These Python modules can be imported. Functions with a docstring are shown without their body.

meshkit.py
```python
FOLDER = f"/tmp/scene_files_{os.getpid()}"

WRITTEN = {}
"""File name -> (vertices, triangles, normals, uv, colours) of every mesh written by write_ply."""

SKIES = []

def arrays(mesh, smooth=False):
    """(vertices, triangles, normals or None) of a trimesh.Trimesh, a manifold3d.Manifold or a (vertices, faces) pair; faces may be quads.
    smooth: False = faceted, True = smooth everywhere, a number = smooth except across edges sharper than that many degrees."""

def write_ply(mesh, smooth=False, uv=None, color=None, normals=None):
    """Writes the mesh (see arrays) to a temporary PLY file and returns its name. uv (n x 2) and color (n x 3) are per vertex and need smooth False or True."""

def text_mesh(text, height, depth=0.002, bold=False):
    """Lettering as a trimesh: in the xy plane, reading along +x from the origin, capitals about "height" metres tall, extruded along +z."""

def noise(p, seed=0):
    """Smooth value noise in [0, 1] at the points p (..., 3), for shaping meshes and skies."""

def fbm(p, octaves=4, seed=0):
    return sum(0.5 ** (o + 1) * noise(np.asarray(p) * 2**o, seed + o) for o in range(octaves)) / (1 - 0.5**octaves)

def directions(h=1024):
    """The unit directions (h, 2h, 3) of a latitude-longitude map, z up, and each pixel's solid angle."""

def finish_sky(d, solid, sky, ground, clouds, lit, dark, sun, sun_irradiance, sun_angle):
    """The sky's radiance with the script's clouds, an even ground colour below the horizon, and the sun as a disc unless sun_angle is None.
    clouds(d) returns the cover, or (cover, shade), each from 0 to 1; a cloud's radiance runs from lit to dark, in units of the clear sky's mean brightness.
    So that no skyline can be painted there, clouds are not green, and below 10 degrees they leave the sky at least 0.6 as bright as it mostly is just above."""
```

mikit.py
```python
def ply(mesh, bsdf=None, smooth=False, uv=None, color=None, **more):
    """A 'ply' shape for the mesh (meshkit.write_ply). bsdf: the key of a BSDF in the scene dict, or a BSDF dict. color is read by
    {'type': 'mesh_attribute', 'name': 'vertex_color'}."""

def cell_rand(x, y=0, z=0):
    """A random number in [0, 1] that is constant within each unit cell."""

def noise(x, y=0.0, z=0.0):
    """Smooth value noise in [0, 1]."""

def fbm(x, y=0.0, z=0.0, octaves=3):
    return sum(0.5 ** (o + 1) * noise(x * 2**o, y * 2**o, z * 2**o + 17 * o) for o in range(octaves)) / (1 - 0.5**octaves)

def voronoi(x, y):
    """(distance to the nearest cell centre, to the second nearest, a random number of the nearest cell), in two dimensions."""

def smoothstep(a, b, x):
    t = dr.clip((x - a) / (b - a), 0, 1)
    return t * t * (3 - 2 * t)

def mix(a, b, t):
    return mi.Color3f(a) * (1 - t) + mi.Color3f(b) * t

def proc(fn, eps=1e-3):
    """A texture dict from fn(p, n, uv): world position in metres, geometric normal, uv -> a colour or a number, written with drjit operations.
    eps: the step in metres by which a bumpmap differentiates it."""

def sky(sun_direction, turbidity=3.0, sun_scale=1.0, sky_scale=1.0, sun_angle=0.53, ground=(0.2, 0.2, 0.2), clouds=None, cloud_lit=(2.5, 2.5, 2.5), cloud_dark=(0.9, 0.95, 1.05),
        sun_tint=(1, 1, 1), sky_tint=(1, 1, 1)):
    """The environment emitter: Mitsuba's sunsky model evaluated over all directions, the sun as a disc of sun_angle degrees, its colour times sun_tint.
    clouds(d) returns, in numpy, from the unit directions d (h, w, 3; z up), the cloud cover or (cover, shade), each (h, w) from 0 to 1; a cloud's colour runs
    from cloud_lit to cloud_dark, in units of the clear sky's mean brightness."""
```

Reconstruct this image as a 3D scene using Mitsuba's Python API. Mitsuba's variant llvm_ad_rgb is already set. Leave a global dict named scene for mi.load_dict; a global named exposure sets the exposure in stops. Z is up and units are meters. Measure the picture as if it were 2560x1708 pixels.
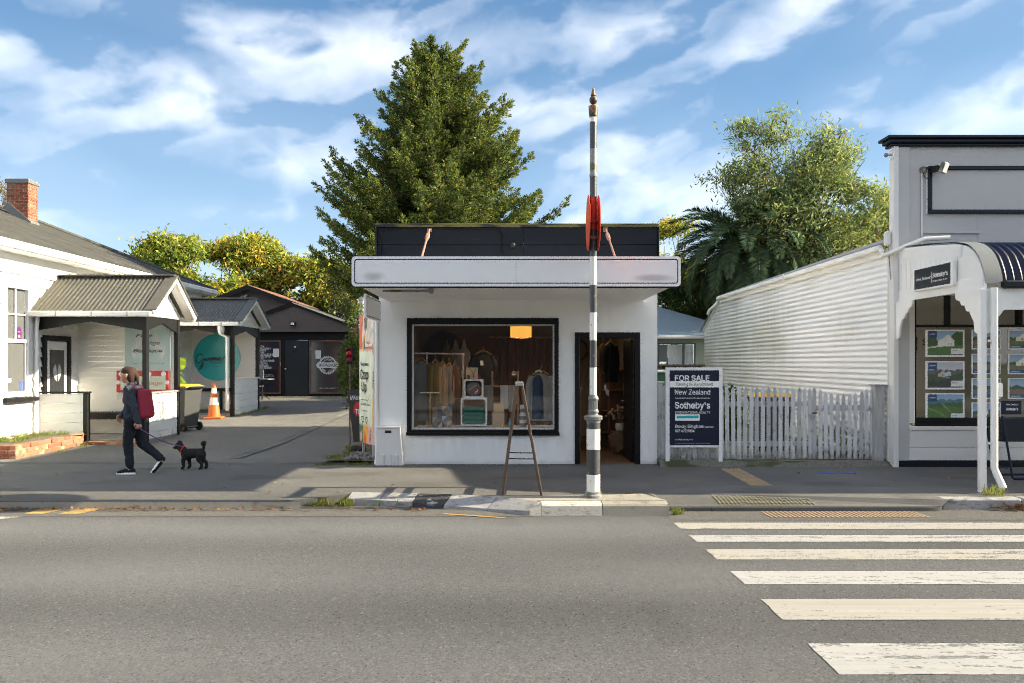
import math, random, numpy as np, trimesh, mitsuba as mi, drjit as dr, mikit, meshkit
from scipy.spatial import ConvexHull
from shapely.geometry import Polygon, box as sbox
from mikit import proc, noise, fbm, cell_rand, smoothstep, mix, voronoi

T = mi.ScalarTransform4f
scene, labels = {}, {}
# ---------------------------------------------------------------- camera, sky, exposure
EYE, F, CX, CY = 1.66, 1950.0, 1270.0, 908.0      # eye height; focal length and principal point in photograph pixels
scene['camera'] = {'type': 'perspective', 'fov': 2 * math.degrees(math.atan(1280 / F)), 'fov_axis': 'x', 'near_clip': 0.1, 'far_clip': 3000.0,
                   'principal_point_offset_x': (1280 - CX) / 2560, 'principal_point_offset_y': (854 - CY) / 1708,
                   'to_world': T().look_at([0, 0, EYE], [0, 1, EYE], [0, 0, 1])}
SUN = (0.899, -0.004, 0.438)
exposure = 3.45

def cloud_field(d):
    x, y, z = d[..., 0], d[..., 1], d[..., 2]
    az, el = np.degrees(np.arctan2(x, y)), np.degrees(np.arcsin(np.clip(z, -1, 1)))
    # broken fair-weather cirrus: warped noise over azimuth and elevation, drawn out along slanting strands
    P3 = lambda a, b, k: np.stack([a, b, 0 * a + k], -1)
    e2 = np.degrees(np.log(np.tan(np.pi / 4 + np.radians(np.clip(el, 0, 80)) / 2)))
    w = meshkit.fbm(P3(az * .075, e2 * .11, 1.3), 4, 3) - 0.5
    w2 = meshkit.fbm(P3(az * .16 + 4, e2 * .22, 6.1), 5, 31) - 0.5
    w3 = meshkit.fbm(P3(az * .30 + 9, e2 * .34, 2.1), 4, 57) - 0.5
    puff = meshkit.fbm(P3(az * .13 + 1.6 * w2, e2 * .26 - az * .025 + 1.6 * w + .5 * w3, 7.7), 7, 23)
    strand = meshkit.fbm(P3(az * .17 + e2 * .26 + 1.3 * w2, e2 * .62 - az * .24 + 2.0 * w + .9 * w3, 3.1), 7, 41)
    strand = 0.5 * strand + 0.5 * (1 - np.abs(2 * strand - 1)) * 0.62
    fine = puff
    tex = 0.50 * puff + 0.50 * strand
    cover = 0.0
    # the banks of cloud, each a stretched patch: azimuth, elevation, half length, half height, tilt, strength
    for (ca, ce, la, le, tilt, s) in ((-22.5, 17.0, 13, 4.0, 0.08, 1.0), (-16.0, 16.0, 9, 3.6, -0.05, 1.0), (-24, 22.5, 12, 2.6, -0.22, .8), (-31, 12.5, 6, 2.6, 0.0, 1.0), (-12, 19.5, 9, 3.0, 0.25, .85),
                                 (3, 17.8, 9, 2.2, 0.12, 1.0), (8, 14.5, 8, 3.4, 0.10, .9), (-3, 21.5, 7, 2.2, .05, .7), (10, 22.8, 6, 2.0, .2, .7), (15, 11.5, 9, 3.2, .1, .9), (20, 22.5, 6, 2.2, .3, .85), (30.5, 22.5, 8, 3.0, .12, 1.0),
                                 (25, 17.6, 5, 2.2, .2, .95), (31.5, 16.5, 6, 2.4, .0, 1.0), (13, 8.0, 10, 2.6, 0, .85), (-17, 10.4, 9, 1.2, .02, .9), (-29, 9.3, 6, 1.4, 0, .7), (-10, 6.6, 10, 1.6, 0, .8), (-25, 6, 9, 1.6, 0, .7), (6, 11, 5, 3.0, .5, .75), (-33, 18.5, 8, 2.0, -.5, .7)):
        t1, t2 = az - ca + 5 * w2, el - ce - tilt * (az - ca) + 3.0 * w
        cover = np.maximum(cover, s * np.exp(-(t1 / la) ** 2 - (t2 / le) ** 2))
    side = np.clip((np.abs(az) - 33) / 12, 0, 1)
    env = cover * (1 - side) + 0.80 * side  # denser cloud added outside the view to throw fill light on shaded fronts
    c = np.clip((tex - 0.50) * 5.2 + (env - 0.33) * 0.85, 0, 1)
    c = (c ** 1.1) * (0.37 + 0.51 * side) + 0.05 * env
    haze = 0.26 * np.exp(-(np.maximum(el, 0) / 11.0) ** 2)
    c = np.clip(c + haze * (1 - c), 0, 1)
    shade = np.clip(0.25 + 1.6 * (0.52 - fine) + 0.35 * np.exp(-(el / 9.0) ** 2), 0, 0.9)
    return c, shade

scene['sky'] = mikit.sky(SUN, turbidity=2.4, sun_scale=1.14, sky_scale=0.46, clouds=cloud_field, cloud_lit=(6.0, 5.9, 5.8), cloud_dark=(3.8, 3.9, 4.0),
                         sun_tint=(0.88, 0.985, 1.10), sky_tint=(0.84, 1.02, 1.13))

# ---------------------------------------------------------------- helpers
def X(px, D): return (px - CX) * D / F
def Z(py, D): return EYE - (py - CY) * D / F
used = {}
def uniq(k):
    n = used.get(k, -1) + 1
    used[k] = n
    return k if n == 0 else f'{k}_{n:03d}'
def thing(name, label, cat, group=None, kind=None):
    k = uniq(name)
    labels[k] = {'label': label, 'category': cat}
    if group: labels[k]['group'] = group
    if kind: labels[k]['kind'] = kind
    return k
def add(key, mesh, mat, smooth=None, color=None, label=None, kind=None):
    k = uniq(key)
    if isinstance(mesh, (list,)): mesh = cat(mesh)
    scene[k] = mikit.ply(mesh, mat, smooth=smooth if smooth is not None else False, color=color)
    if label or kind:
        labels[k] = {}
        if label: labels[k]['label'] = label
        if kind: labels[k]['kind'] = kind
    return k
def solo(name, mesh, mat, label, catg, group=None, kind=None, smooth=None, color=None):
    k = thing(name, label, catg, group, kind)
    if isinstance(mesh, list): mesh = cat(mesh)
    scene[k] = mikit.ply(mesh, mat, smooth=smooth if smooth is not None else False, color=color)
    return k
def tm(v, f): return trimesh.Trimesh(np.asarray(v, float), np.asarray(f, int), process=False)
def cat(ms): return trimesh.util.concatenate([m if isinstance(m, trimesh.Trimesh) else tm(*m) for m in ms])
def _chamfer():
    v = []
    for sx in (-1, 1):
        for sy in (-1, 1):
            for sz in (-1, 1):
                for a in range(3): v.append((sx, sy, sz, a))
    v = np.array(v, float)
    p = v[:, :3].copy()
    for i in range(len(v)):
        for a in range(3):
            if a != v[i, 3]: p[i, a] *= 0.8
    h = ConvexHull(p)
    f = h.simplices.copy()
    for i, t in enumerate(f):
        n = np.cross(p[t[1]] - p[t[0]], p[t[2]] - p[t[0]])
        if n @ p[t[0]] < 0: f[i] = t[::-1]
    return v[:, :3], v[:, 3].astype(int), f
_CS, _CA, _CF = _chamfer()
_BF = np.array([[0, 1, 3], [0, 3, 2], [4, 6, 7], [4, 7, 5], [0, 4, 5], [0, 5, 1], [2, 3, 7], [2, 7, 6], [0, 2, 6], [0, 6, 4], [1, 5, 7], [1, 7, 3]])
_BV = np.array([[x, y, z] for x in (-1, 1) for y in (-1, 1) for z in (-1, 1)], float)
def B(x0, x1, y0, y1, z0, z1, c=0.0):
    ctr = np.array([x0 + x1, y0 + y1, z0 + z1]) / 2
    h = np.abs(np.array([x1 - x0, y1 - y0, z1 - z0])) / 2
    if c <= 0: return tm(_BV * h + ctr, _BF)
    c = min(c, 0.45 * h.min())
    off = np.full((24, 3), 1.0) * c
    off[np.arange(24), _CA] = 0
    return tm(_CS * (h - off) + ctr, _CF)
def xf(m, R=None, t=(0, 0, 0)):
    v = m.vertices if R is None else m.vertices @ np.asarray(R).T
    return tm(v + np.asarray(t, float), m.faces)
def rotz(a): c, s = math.cos(a), math.sin(a); return np.array([[c, -s, 0], [s, c, 0], [0, 0, 1]])
def rotx(a): c, s = math.cos(a), math.sin(a); return np.array([[1, 0, 0], [0, c, -s], [0, s, c]])
def roty(a): c, s = math.cos(a), math.sin(a); return np.array([[c, 0, s], [0, 1, 0], [-s, 0, c]])
def unit(v): v = np.asarray(v, float); return v / max(np.linalg.norm(v), 1e-12)
def beam(p0, p1, w, h, up=(0, 0, 1), c=0.0):
    p0, p1 = np.asarray(p0, float), np.asarray(p1, float)
    d = unit(p1 - p0); s = np.cross(d, up)
    if np.linalg.norm(s) < 1e-6: s = np.cross(d, (1, 0, 0))
    s = unit(s); u = np.cross(s, d)
    L = np.linalg.norm(p1 - p0)
    m = B(-L / 2, L / 2, -w / 2, w / 2, -h / 2, h / 2, c)
    return xf(m, np.stack([d, s, u], 1) if np.linalg.det(np.stack([d, s, u], 1)) > 0 else np.stack([d, -s, u], 1), (p0 + p1) / 2)
def tube(pts, r, n=8, caps=True):
    pts = np.asarray(pts, float); k = len(pts)
    r = np.broadcast_to(np.asarray(r, float), (k,))
    t = np.gradient(pts, axis=0); t /= np.maximum(np.linalg.norm(t, axis=1, keepdims=True), 1e-9)
    ref = np.array([0, 0, 1.0]) if abs(t[0, 2]) < 0.9 else np.array([1.0, 0, 0])
    a = unit(np.cross(t[0], ref)); rings = []
    for i in range(k):
        a = unit(a - (a @ t[i]) * t[i]); b = np.cross(t[i], a)
        th = np.arange(n) * 2 * np.pi / n
        rings.append(pts[i] + r[i] * (np.cos(th)[:, None] * a + np.sin(th)[:, None] * b))
    v = np.vstack(rings); f = []
    for i in range(k - 1):
        for j in range(n):
            p, q = i * n + j, i * n + (j + 1) % n
            f += [(p, q, q + n), (p, q + n, p + n)]
    if caps:
        v = np.vstack([v, pts[0], pts[-1]])
        for j in range(n):
            f += [(len(v) - 2, (j + 1) % n, j), (len(v) - 1, (k - 1) * n + j, (k - 1) * n + (j + 1) % n)]
    return tm(v, f)
def lathe(prof, at=(0, 0, 0), n=28, flute=None):
    prof = np.asarray(prof, float); th = np.arange(n) * 2 * np.pi / n; k = len(prof)
    v = np.stack([prof[:, None, 0] * np.cos(th), prof[:, None, 0] * np.sin(th), np.repeat(prof[:, 1:2], n, 1)], -1).reshape(-1, 3) + np.asarray(at)
    f = []
    for i in range(k - 1):
        for j in range(n):
            p, q = i * n + j, i * n + (j + 1) % n
            f += [(p, q, q + n), (p, q + n, p + n)]
    v = np.vstack([v, np.asarray(at) + [0, 0, prof[0, 1]], np.asarray(at) + [0, 0, prof[-1, 1]]])
    for j in range(n):
        f += [(len(v) - 2, (j + 1) % n, j), (len(v) - 1, (k - 1) * n + j, (k - 1) * n + (j + 1) % n)]
    return tm(v, f)
def frame(o, r, u, m):
    """mesh in the local x, y, z -> o + x r + y u + z n"""
    r, u = unit(r), unit(u); n = np.cross(r, u)
    return xf(m, np.stack([r, u, n], 1), o)
def poly(pts, depth, o=(0, 0, 0), r=(1, 0, 0), u=(0, 0, 1), holes=()):
    """polygon in local r, u; extruded along r x u"""
    g = Polygon(pts, holes)
    gs = getattr(g.buffer(0), 'geoms', [g.buffer(0)])
    return cat([frame(o, r, u, trimesh.creation.extrude_polygon(q, depth, engine='earcut')) for q in gs])
_text = {}
def text_at(s, height, o, r=(1, 0, 0), u=(0, 0, 1), width=None, bold=False, align='l', slant=0.0, depth=0.0015):
    m = _text.get((s, bold))
    if m is None: m = _text[(s, bold)] = meshkit.text_mesh(s, 1.0, 1.0, bold)
    v = m.vertices * [height, height, depth]
    w = v[:, 0].max() - v[:, 0].min(); v[:, 0] -= v[:, 0].min()
    if width: v[:, 0] *= width / w; w = width
    if slant: v[:, 0] += v[:, 1] * slant
    if align == 'c': v[:, 0] -= w / 2
    if align == 'r': v[:, 0] -= w
    return frame(o, r, u, tm(v, m.faces))
def grid(fn, us, vs):
    """sheet through the points fn(u, v) -> 3"""
    uu, vv = np.meshgrid(us, vs, indexing='ij')
    v = np.asarray(fn(uu, vv), float).reshape(3, -1).T if not isinstance(fn(uu, vv), np.ndarray) else fn(uu, vv).reshape(-1, 3)
    m, n = len(us), len(vs)
    i = (np.arange(m - 1)[:, None] * n + np.arange(n - 1)).ravel()
    return tm(v, np.vstack([np.stack([i, i + n, i + n + 1], 1), np.stack([i, i + n + 1, i + 1], 1)]))
def corr(o, w, l, wid, leng, pitch=0.076, amp=0.009, nv=2, per=6):
    """corrugated sheet: ribs run along l, waves along w"""
    o, w, l = np.asarray(o, float), unit(w), unit(l); n = unit(np.cross(w, l))
    k = max(2, int(round(wid / pitch * per)))
    def fn(a, b): return o + a[..., None] * w + b[..., None] * l + (amp * np.cos(a / pitch * 2 * np.pi))[..., None] * n
    return grid(fn, np.linspace(0, wid, k + 1), np.linspace(0, leng, nv))
def pieces(holder, name, meshes, mats, rng=None):
    for i, m in enumerate(meshes):
        add(f'{holder}__{name}', m, mats if isinstance(mats, str) else (mats[i % len(mats)] if rng is None else mats[rng.integers(len(mats))]))

# ---------------------------------------------------------------- materials
def rgb(c): return {'type': 'rgb', 'value': [float(x) for x in c]}
def M(key, c, rough=0.6, metallic=0.0, bump=None, bscale=0.002, spec=0.5, beps=1e-3, **kw):
    b = {'type': 'principled', 'base_color': proc(c) if callable(c) else ({'type': 'mesh_attribute', 'name': 'vertex_color'} if c == 'v' else rgb(c)), 'roughness': float(rough), 'metallic': float(metallic), 'specular': float(spec), **kw}
    if bump is not None: b = {'type': 'bumpmap', 'arbitrary': proc(bump, beps), 'scale': float(bscale), 'bsdf': b}
    scene[key] = {'type': 'twosided', 'bsdf': b}
    return key
def sp(p, k, o=2): return fbm(p.x * k, p.y * k, p.z * k, o)

def road_col(p):
    g = noise(p.x * 95, p.y * 95, 1.5) * 0.6 + noise(p.x * 210, p.y * 190, 4.5) * 0.4
    big = fbm(p.x * 0.35, p.y * 0.9, 3.0, 3)
    track = 0.5 + 0.5 * dr.sin(p.y * 3.1 + 0.9 * noise(p.x * 0.25, p.y * 0.3) - 0.4)
    stones = smoothstep(0.66, 0.80, noise(p.x * 70 + 9, p.y * 70 + 3, 8.5))
    pits = smoothstep(0.30, 0.18, noise(p.x * 80 + 31, p.y * 80, 2.5))
    base = 0.074 * (0.25 + 1.5 * g) * (0.70 + 0.56 * big) * (0.84 + 0.30 * track)
    base = base + 0.045 * stones - 0.055 * pits
    spot = smoothstep(0.76, 0.82, fbm(p.x * 1.9 + 4, p.y * 2.3, 9.0, 3))
    base = base * (1 - 0.10 * spot)
    return mi.Color3f(base * 0.975, base * 1.0, base * 1.045)
M('asphalt_road', lambda p, n, uv: road_col(p), 0.85, bump=lambda p, n, uv: noise(p.x * 95, p.y * 95, 1.5), bscale=0.004, spec=0.3)
def chip_col(p):
    g = noise(p.x * 75, p.y * 75, 6.5) * 0.7 + noise(p.x * 160, p.y * 160, 2.5) * 0.3
    b = 0.082 * (0.25 + 1.5 * g)
    return mi.Color3f(b * 1.02, b * 0.99, b * 0.94)
M('chipseal', lambda p, n, uv: chip_col(p), 0.85, bump=lambda p, n, uv: noise(p.x * 75, p.y * 75, 6.5), bscale=0.006, spec=0.3)
def path_col(p):
    g = noise(p.x * 130, p.y * 130, 3.5)
    b = 0.092 * (0.78 + 0.40 * g) * (0.72 + 0.56 * fbm(p.x * 0.8, p.y * 1.3, 6.0, 4))
    st = smoothstep(0.60, 0.72, fbm(p.x * 0.9 + 3, p.y * 2.2 + 5, 1.0, 4))
    w = noise(p.x * 1.3, p.y * 1.3, 8) * 1.2 + noise(p.x * 7, p.y * 7, 3) * 0.12
    crack = smoothstep(0.010, 0.002, dr.abs(dr.sin(p.y * 1.7 + w * 2.4 + p.x * 0.25))) * smoothstep(0.52, 0.60, noise(p.x * 0.9, p.y * 0.8, 4.4))
    b = b * (1 - 0.22 * st) * (1 - 0.6 * crack)
    return mi.Color3f(b * 1.0, b * 0.99, b * 0.97)
M('asphalt_path', lambda p, n, uv: path_col(p), 0.8, bump=lambda p, n, uv: noise(p.x * 130, p.y * 130, 3.5), bscale=0.0015, spec=0.35)
def drive_col(p):
    g = noise(p.x * 60, p.y * 60, 1.5) * 0.6 + noise(p.x * 130, p.y * 130, 9.5) * 0.4
    b = 0.105 * (0.45 + 1.1 * g) * (0.75 + 0.5 * fbm(p.x * 0.6, p.y * 0.6, 2.0, 3))
    return mi.Color3f(b, b * 0.985, b * 0.95)
M('asphalt_drive', lambda p, n, uv: drive_col(p), 0.85, bump=lambda p, n, uv: noise(p.x * 60, p.y * 60, 1.5), bscale=0.005, spec=0.3)
def conc_col(p, base=(0.25, 0.235, 0.205)):
    g = 0.72 + 0.36 * sp(p, 3.0, 4) + 0.18 * (noise(p.x * 90, p.y * 90, p.z * 90) - 0.5)
    d = smoothstep(0.60, 0.75, sp(p, 6.0, 3))
    return mi.Color3f(*base) * g * (1 - 0.35 * d)
M('concrete', lambda p, n, uv: conc_col(p), 0.9, spec=0.3)
def kerb_paint(p, col, amount):
    w = smoothstep(amount, amount + 0.16, fbm(p.x * 13, p.y * 30, p.z * 30, 4) * 0.75 + 0.25 * fbm(p.x * 2, p.y * 2, p.z * 2, 2))
    fine = smoothstep(0.62, 0.74, noise(p.x * 60, p.y * 90, p.z * 90))
    under = mi.Color3f(0.13, 0.125, 0.115) * (0.6 + 0.8 * noise(p.x * 60, p.y * 60, p.z * 60))
    return mix(mi.Color3f(*col) * (0.78 + 0.30 * sp(p, 9, 3)), under, dr.minimum(1.0, w * 0.65 + fine * 0.40))
M('kerb_white', lambda p, n, uv: kerb_paint(p, (0.30, 0.30, 0.305), 0.47), 0.8)
M('kerb_cream', lambda p, n, uv: kerb_paint(p, (0.46, 0.44, 0.40), 0.53), 0.8)
M('kerb_black', lambda p, n, uv: kerb_paint(p, (0.035, 0.035, 0.038), 0.70) + mi.Color3f(0.3, 0.3, 0.3) * smoothstep(0.60, 0.68, fbm(p.x * 5 + 3, p.y * 9, p.z * 9, 4)), 0.7)
def road_paint(p, col, w0):
    streak = fbm(p.x * 0.8, p.y * 42, 2.0, 3)
    speck = noise(p.x * 48, p.y * 95, 5.5) * 0.55 + fbm(p.x * 6, p.y * 30, 7.0, 2) * 0.45
    wear = smoothstep(w0, w0 + 0.20, speck + 0.55 * (streak - 0.5) + 0.30 * (fbm(p.x * 0.5, p.y * 2.5, 4.0, 2) - 0.5))
    return mix(mi.Color3f(*col) * (0.84 + 0.26 * streak), road_col(p) * 1.1, wear * 0.85)
M('paint_cream', lambda p, n, uv: road_paint(p, (0.275, 0.262, 0.240), 0.58), 0.7)
M('paint_white', lambda p, n, uv: road_paint(p, (0.29, 0.29, 0.288), 0.57), 0.7)
M('paint_yellow', lambda p, n, uv: road_paint(p, (0.36, 0.225, 0.06), 0.52), 0.7)
M('paint_yellow_worn', lambda p, n, uv: road_paint(p, (0.42, 0.25, 0.07), 0.48), 0.7)
M('stucco', lambda p, n, uv: mi.Color3f(0.83, 0.83, 0.83) * (0.93 + 0.10 * fbm(p.x * 1.2, p.y * 1.2, p.z * 2.0, 3)) * (1 - 0.25 * smoothstep(0.10, 0.0, p.z + 0.04 * noise(p.x * 9, p.y * 9)))
  * (1 - 0.05 * smoothstep(0.50, 0.72, fbm(p.x * 6.0, p.y * 3.0, p.z * 0.6, 4))) * (1 - 0.09 * smoothstep(0.48, 0.62, fbm(p.x * 16.0, 2.0, p.z * 0.9, 3)) * smoothstep(0.05, 0.45, p.z) * smoothstep(0.47, 0.44, p.z)),
  0.7, bump=lambda p, n, uv: fbm(p.x * 42, p.y * 42, p.z * 42, 2), bscale=0.010, spec=0.35)
M('black_trim', (0.0045, 0.0055, 0.0075), 0.4, spec=0.2)
M('parapet_dark', lambda p, n, uv: mi.Color3f(0.0065, 0.009, 0.0135) * (0.6 + 0.9 * fbm(p.x * 1.5, p.y, p.z * 4, 3)), 0.5, spec=0.2)
M('white_paint', (0.74, 0.74, 0.735), 0.45)
M('sign_white', lambda p, n, uv: mi.Color3f(0.70, 0.70, 0.72) * (0.95 + 0.07 * sp(p, 1.5, 3)), 0.4)
M('board_white', lambda p, n, uv: mi.Color3f(0.76, 0.755, 0.735) * (0.88 + 0.16 * fbm(p.x * 2, p.y * 2, p.z * 5, 3)) * (1 - 0.4 * smoothstep(0.70, 0.80, fbm(p.x * 5, p.y * 5, p.z * 1.2, 3))), 0.5)
M('board_cream', lambda p, n, uv: mi.Color3f(0.76, 0.745, 0.70) * (0.86 + 0.2 * fbm(p.x * 2, p.y * 2, p.z * 6, 3)), 0.5)
def iron_col(p):
    dirt = fbm(p.y * 0.5 + 2, p.z * 0.9, 1.5, 4)
    run = fbm(p.y * 9.0, p.z * 0.7, 3.5, 3)
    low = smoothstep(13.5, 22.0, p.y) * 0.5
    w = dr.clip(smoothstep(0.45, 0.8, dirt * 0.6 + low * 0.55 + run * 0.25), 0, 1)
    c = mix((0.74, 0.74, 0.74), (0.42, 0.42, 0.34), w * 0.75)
    return c * (0.94 + 0.10 * run)
M('iron_white', lambda p, n, uv: iron_col(p), 0.4)
M('roof_olive', lambda p, n, uv: mi.Color3f(0.092, 0.088, 0.074) * (0.75 + 0.4 * fbm(p.x * 1.3, p.y * 1.3, p.z * 1.3, 3)) + mi.Color3f(0.05, 0.05, 0.03) * smoothstep(0.70, 0.80, fbm(p.x * 14, p.y * 14, p.z * 14, 2)), 0.6)
M('roof_house', lambda p, n, uv: mi.Color3f(0.056, 0.055, 0.049) * (0.75 + 0.4 * fbm(p.x * 1.3, p.y * 1.3, p.z * 1.3, 3)), 0.6)
M('moss_cap', lambda p, n, uv: mix((0.012, 0.015, 0.02), (0.10, 0.095, 0.03), smoothstep(0.40, 0.62, fbm(p.x * 3, p.y * 9, p.z * 20, 3))), 0.8)
M('roof_dark', lambda p, n, uv: mi.Color3f(0.085, 0.087, 0.086) * (0.75 + 0.45 * fbm(p.x * 1.3, p.y * 1.3, p.z * 1.3, 3)), 0.5)
M('roof_blue', (0.17, 0.22, 0.26), 0.5)
M('roof_grey', lambda p, n, uv: mi.Color3f(0.21, 0.22, 0.24) * (0.8 + 0.3 * sp(p, 1.5, 3)), 0.5)
for i, c in enumerate(((0.24, 0.076, 0.042), (0.28, 0.10, 0.058), (0.21, 0.060, 0.036), (0.26, 0.13, 0.085))):
    M(f'brick_{"abcd"[i]}', c, 0.9)
M('brick_old', lambda p, n, uv: mi.Color3f(0.36, 0.15, 0.08) * (0.55 + 0.8 * sp(p, 7, 3)) + mi.Color3f(0.16, 0.14, 0.11) * smoothstep(0.52, 0.68, sp(p, 9, 3)), 0.9)
M('mortar', (0.26, 0.235, 0.205), 0.95)
M('brown_wall', (0.13, 0.102, 0.095), 0.7)
M('charcoal', (0.011, 0.0115, 0.013), 0.5, spec=0.25)
M('door_grey', (0.020, 0.024, 0.028), 0.45)
M('navy', (0.008, 0.013, 0.034), 0.4, spec=0.25)
M('navy_dark', (0.005, 0.008, 0.015), 0.35, spec=0.25)
M('facade_grey', lambda p, n, uv: mi.Color3f(0.42, 0.412, 0.412) * (0.93 + 0.12 * sp(p, 1.3, 3)), 0.55)
M('facade_light', (0.62, 0.61, 0.60), 0.5)
M('white_gloss', lambda p, n, uv: mi.Color3f(0.73, 0.73, 0.72) * (0.92 + 0.12 * sp(p, 2.5, 3)), 0.35)
def pole_white(p):
    w = smoothstep(0.72, 0.78, sp(p, 22, 3))
    return mix(mi.Color3f(0.72, 0.70, 0.66) * (0.9 + 0.15 * sp(p, 5)), (0.25, 0.17, 0.10), w)
M('pole_white', lambda p, n, uv: pole_white(p), 0.4)
M('pole_black', lambda p, n, uv: mi.Color3f(0.045, 0.047, 0.052) * (0.8 + 0.5 * sp(p, 6, 3)) + mi.Color3f(0.16, 0.14, 0.10) * smoothstep(0.72, 0.80, sp(p, 24, 2)), 0.38)
M('pole_rust', lambda p, n, uv: mix((0.035, 0.024, 0.020), (0.24, 0.115, 0.035), smoothstep(0.42, 0.66, sp(p, 16, 3))), 0.45)
M('pole_grey', lambda p, n, uv: mix((0.22, 0.23, 0.24), (0.10, 0.10, 0.06), smoothstep(0.5, 0.7, sp(p, 9, 3))), 0.5)
M('cast_grey', (0.15, 0.16, 0.165), 0.4)
M('disc_red', (0.55, 0.075, 0.028), 0.35)
M('disc_back', (0.42, 0.03, 0.012), 0.5)
M('copper_rust', (0.28, 0.145, 0.11), 0.6)
M('steel', (0.42, 0.43, 0.44), 0.35, metallic=0.8)
M('wood_dark', lambda p, n, uv: mi.Color3f(0.085, 0.050, 0.032) * (0.6 + 0.9 * fbm(p.x * 30, p.y * 30, p.z * 4, 3)), 0.6)
M('wood_light', (0.46, 0.30, 0.16), 0.6)
M('wood_brown', (0.16, 0.065, 0.030), 0.5)
M('post_grey', lambda p, n, uv: mi.Color3f(0.36, 0.36, 0.355) * (0.65 + 0.6 * fbm(p.x * 25, p.y * 25, p.z * 3, 3)) * (1 - 0.55 * smoothstep(0.25, 0.0, p.z + 0.15 * noise(p.x * 20, p.y, p.z * 8))), 0.8)
def picket_col(p, t):
    g = fbm(p.x * 40, p.y * 20, p.z * 4, 3)
    mould = smoothstep(0.32, 0.0, p.z + 0.22 * (noise(p.x * 30, p.y, p.z * 14) - 0.4))
    flake = smoothstep(0.62, 0.70, fbm(p.x * 22, p.y * 9, p.z * 9, 3))
    return mi.Color3f(0.53, 0.535, 0.55) * t * (0.85 + 0.25 * g) * (1 - 0.72 * mould) * (1 - 0.35 * flake)
M('picket_a', lambda p, n, uv: picket_col(p, 1.0), 0.8)
M('picket_b', lambda p, n, uv: picket_col(p, 0.86), 0.8)
M('picket_c', lambda p, n, uv: picket_col(p, 0.74), 0.8)
M('bin_grey', (0.055, 0.057, 0.060), 0.45)
M('lid_yellow', (0.75, 0.42, 0.02), 0.4)
M('rubber', (0.012, 0.012, 0.012), 0.7)
M('cone_orange', (0.50, 0.115, 0.02), 0.5)
M('cone_band', (0.62, 0.60, 0.55), 0.4)
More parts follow.
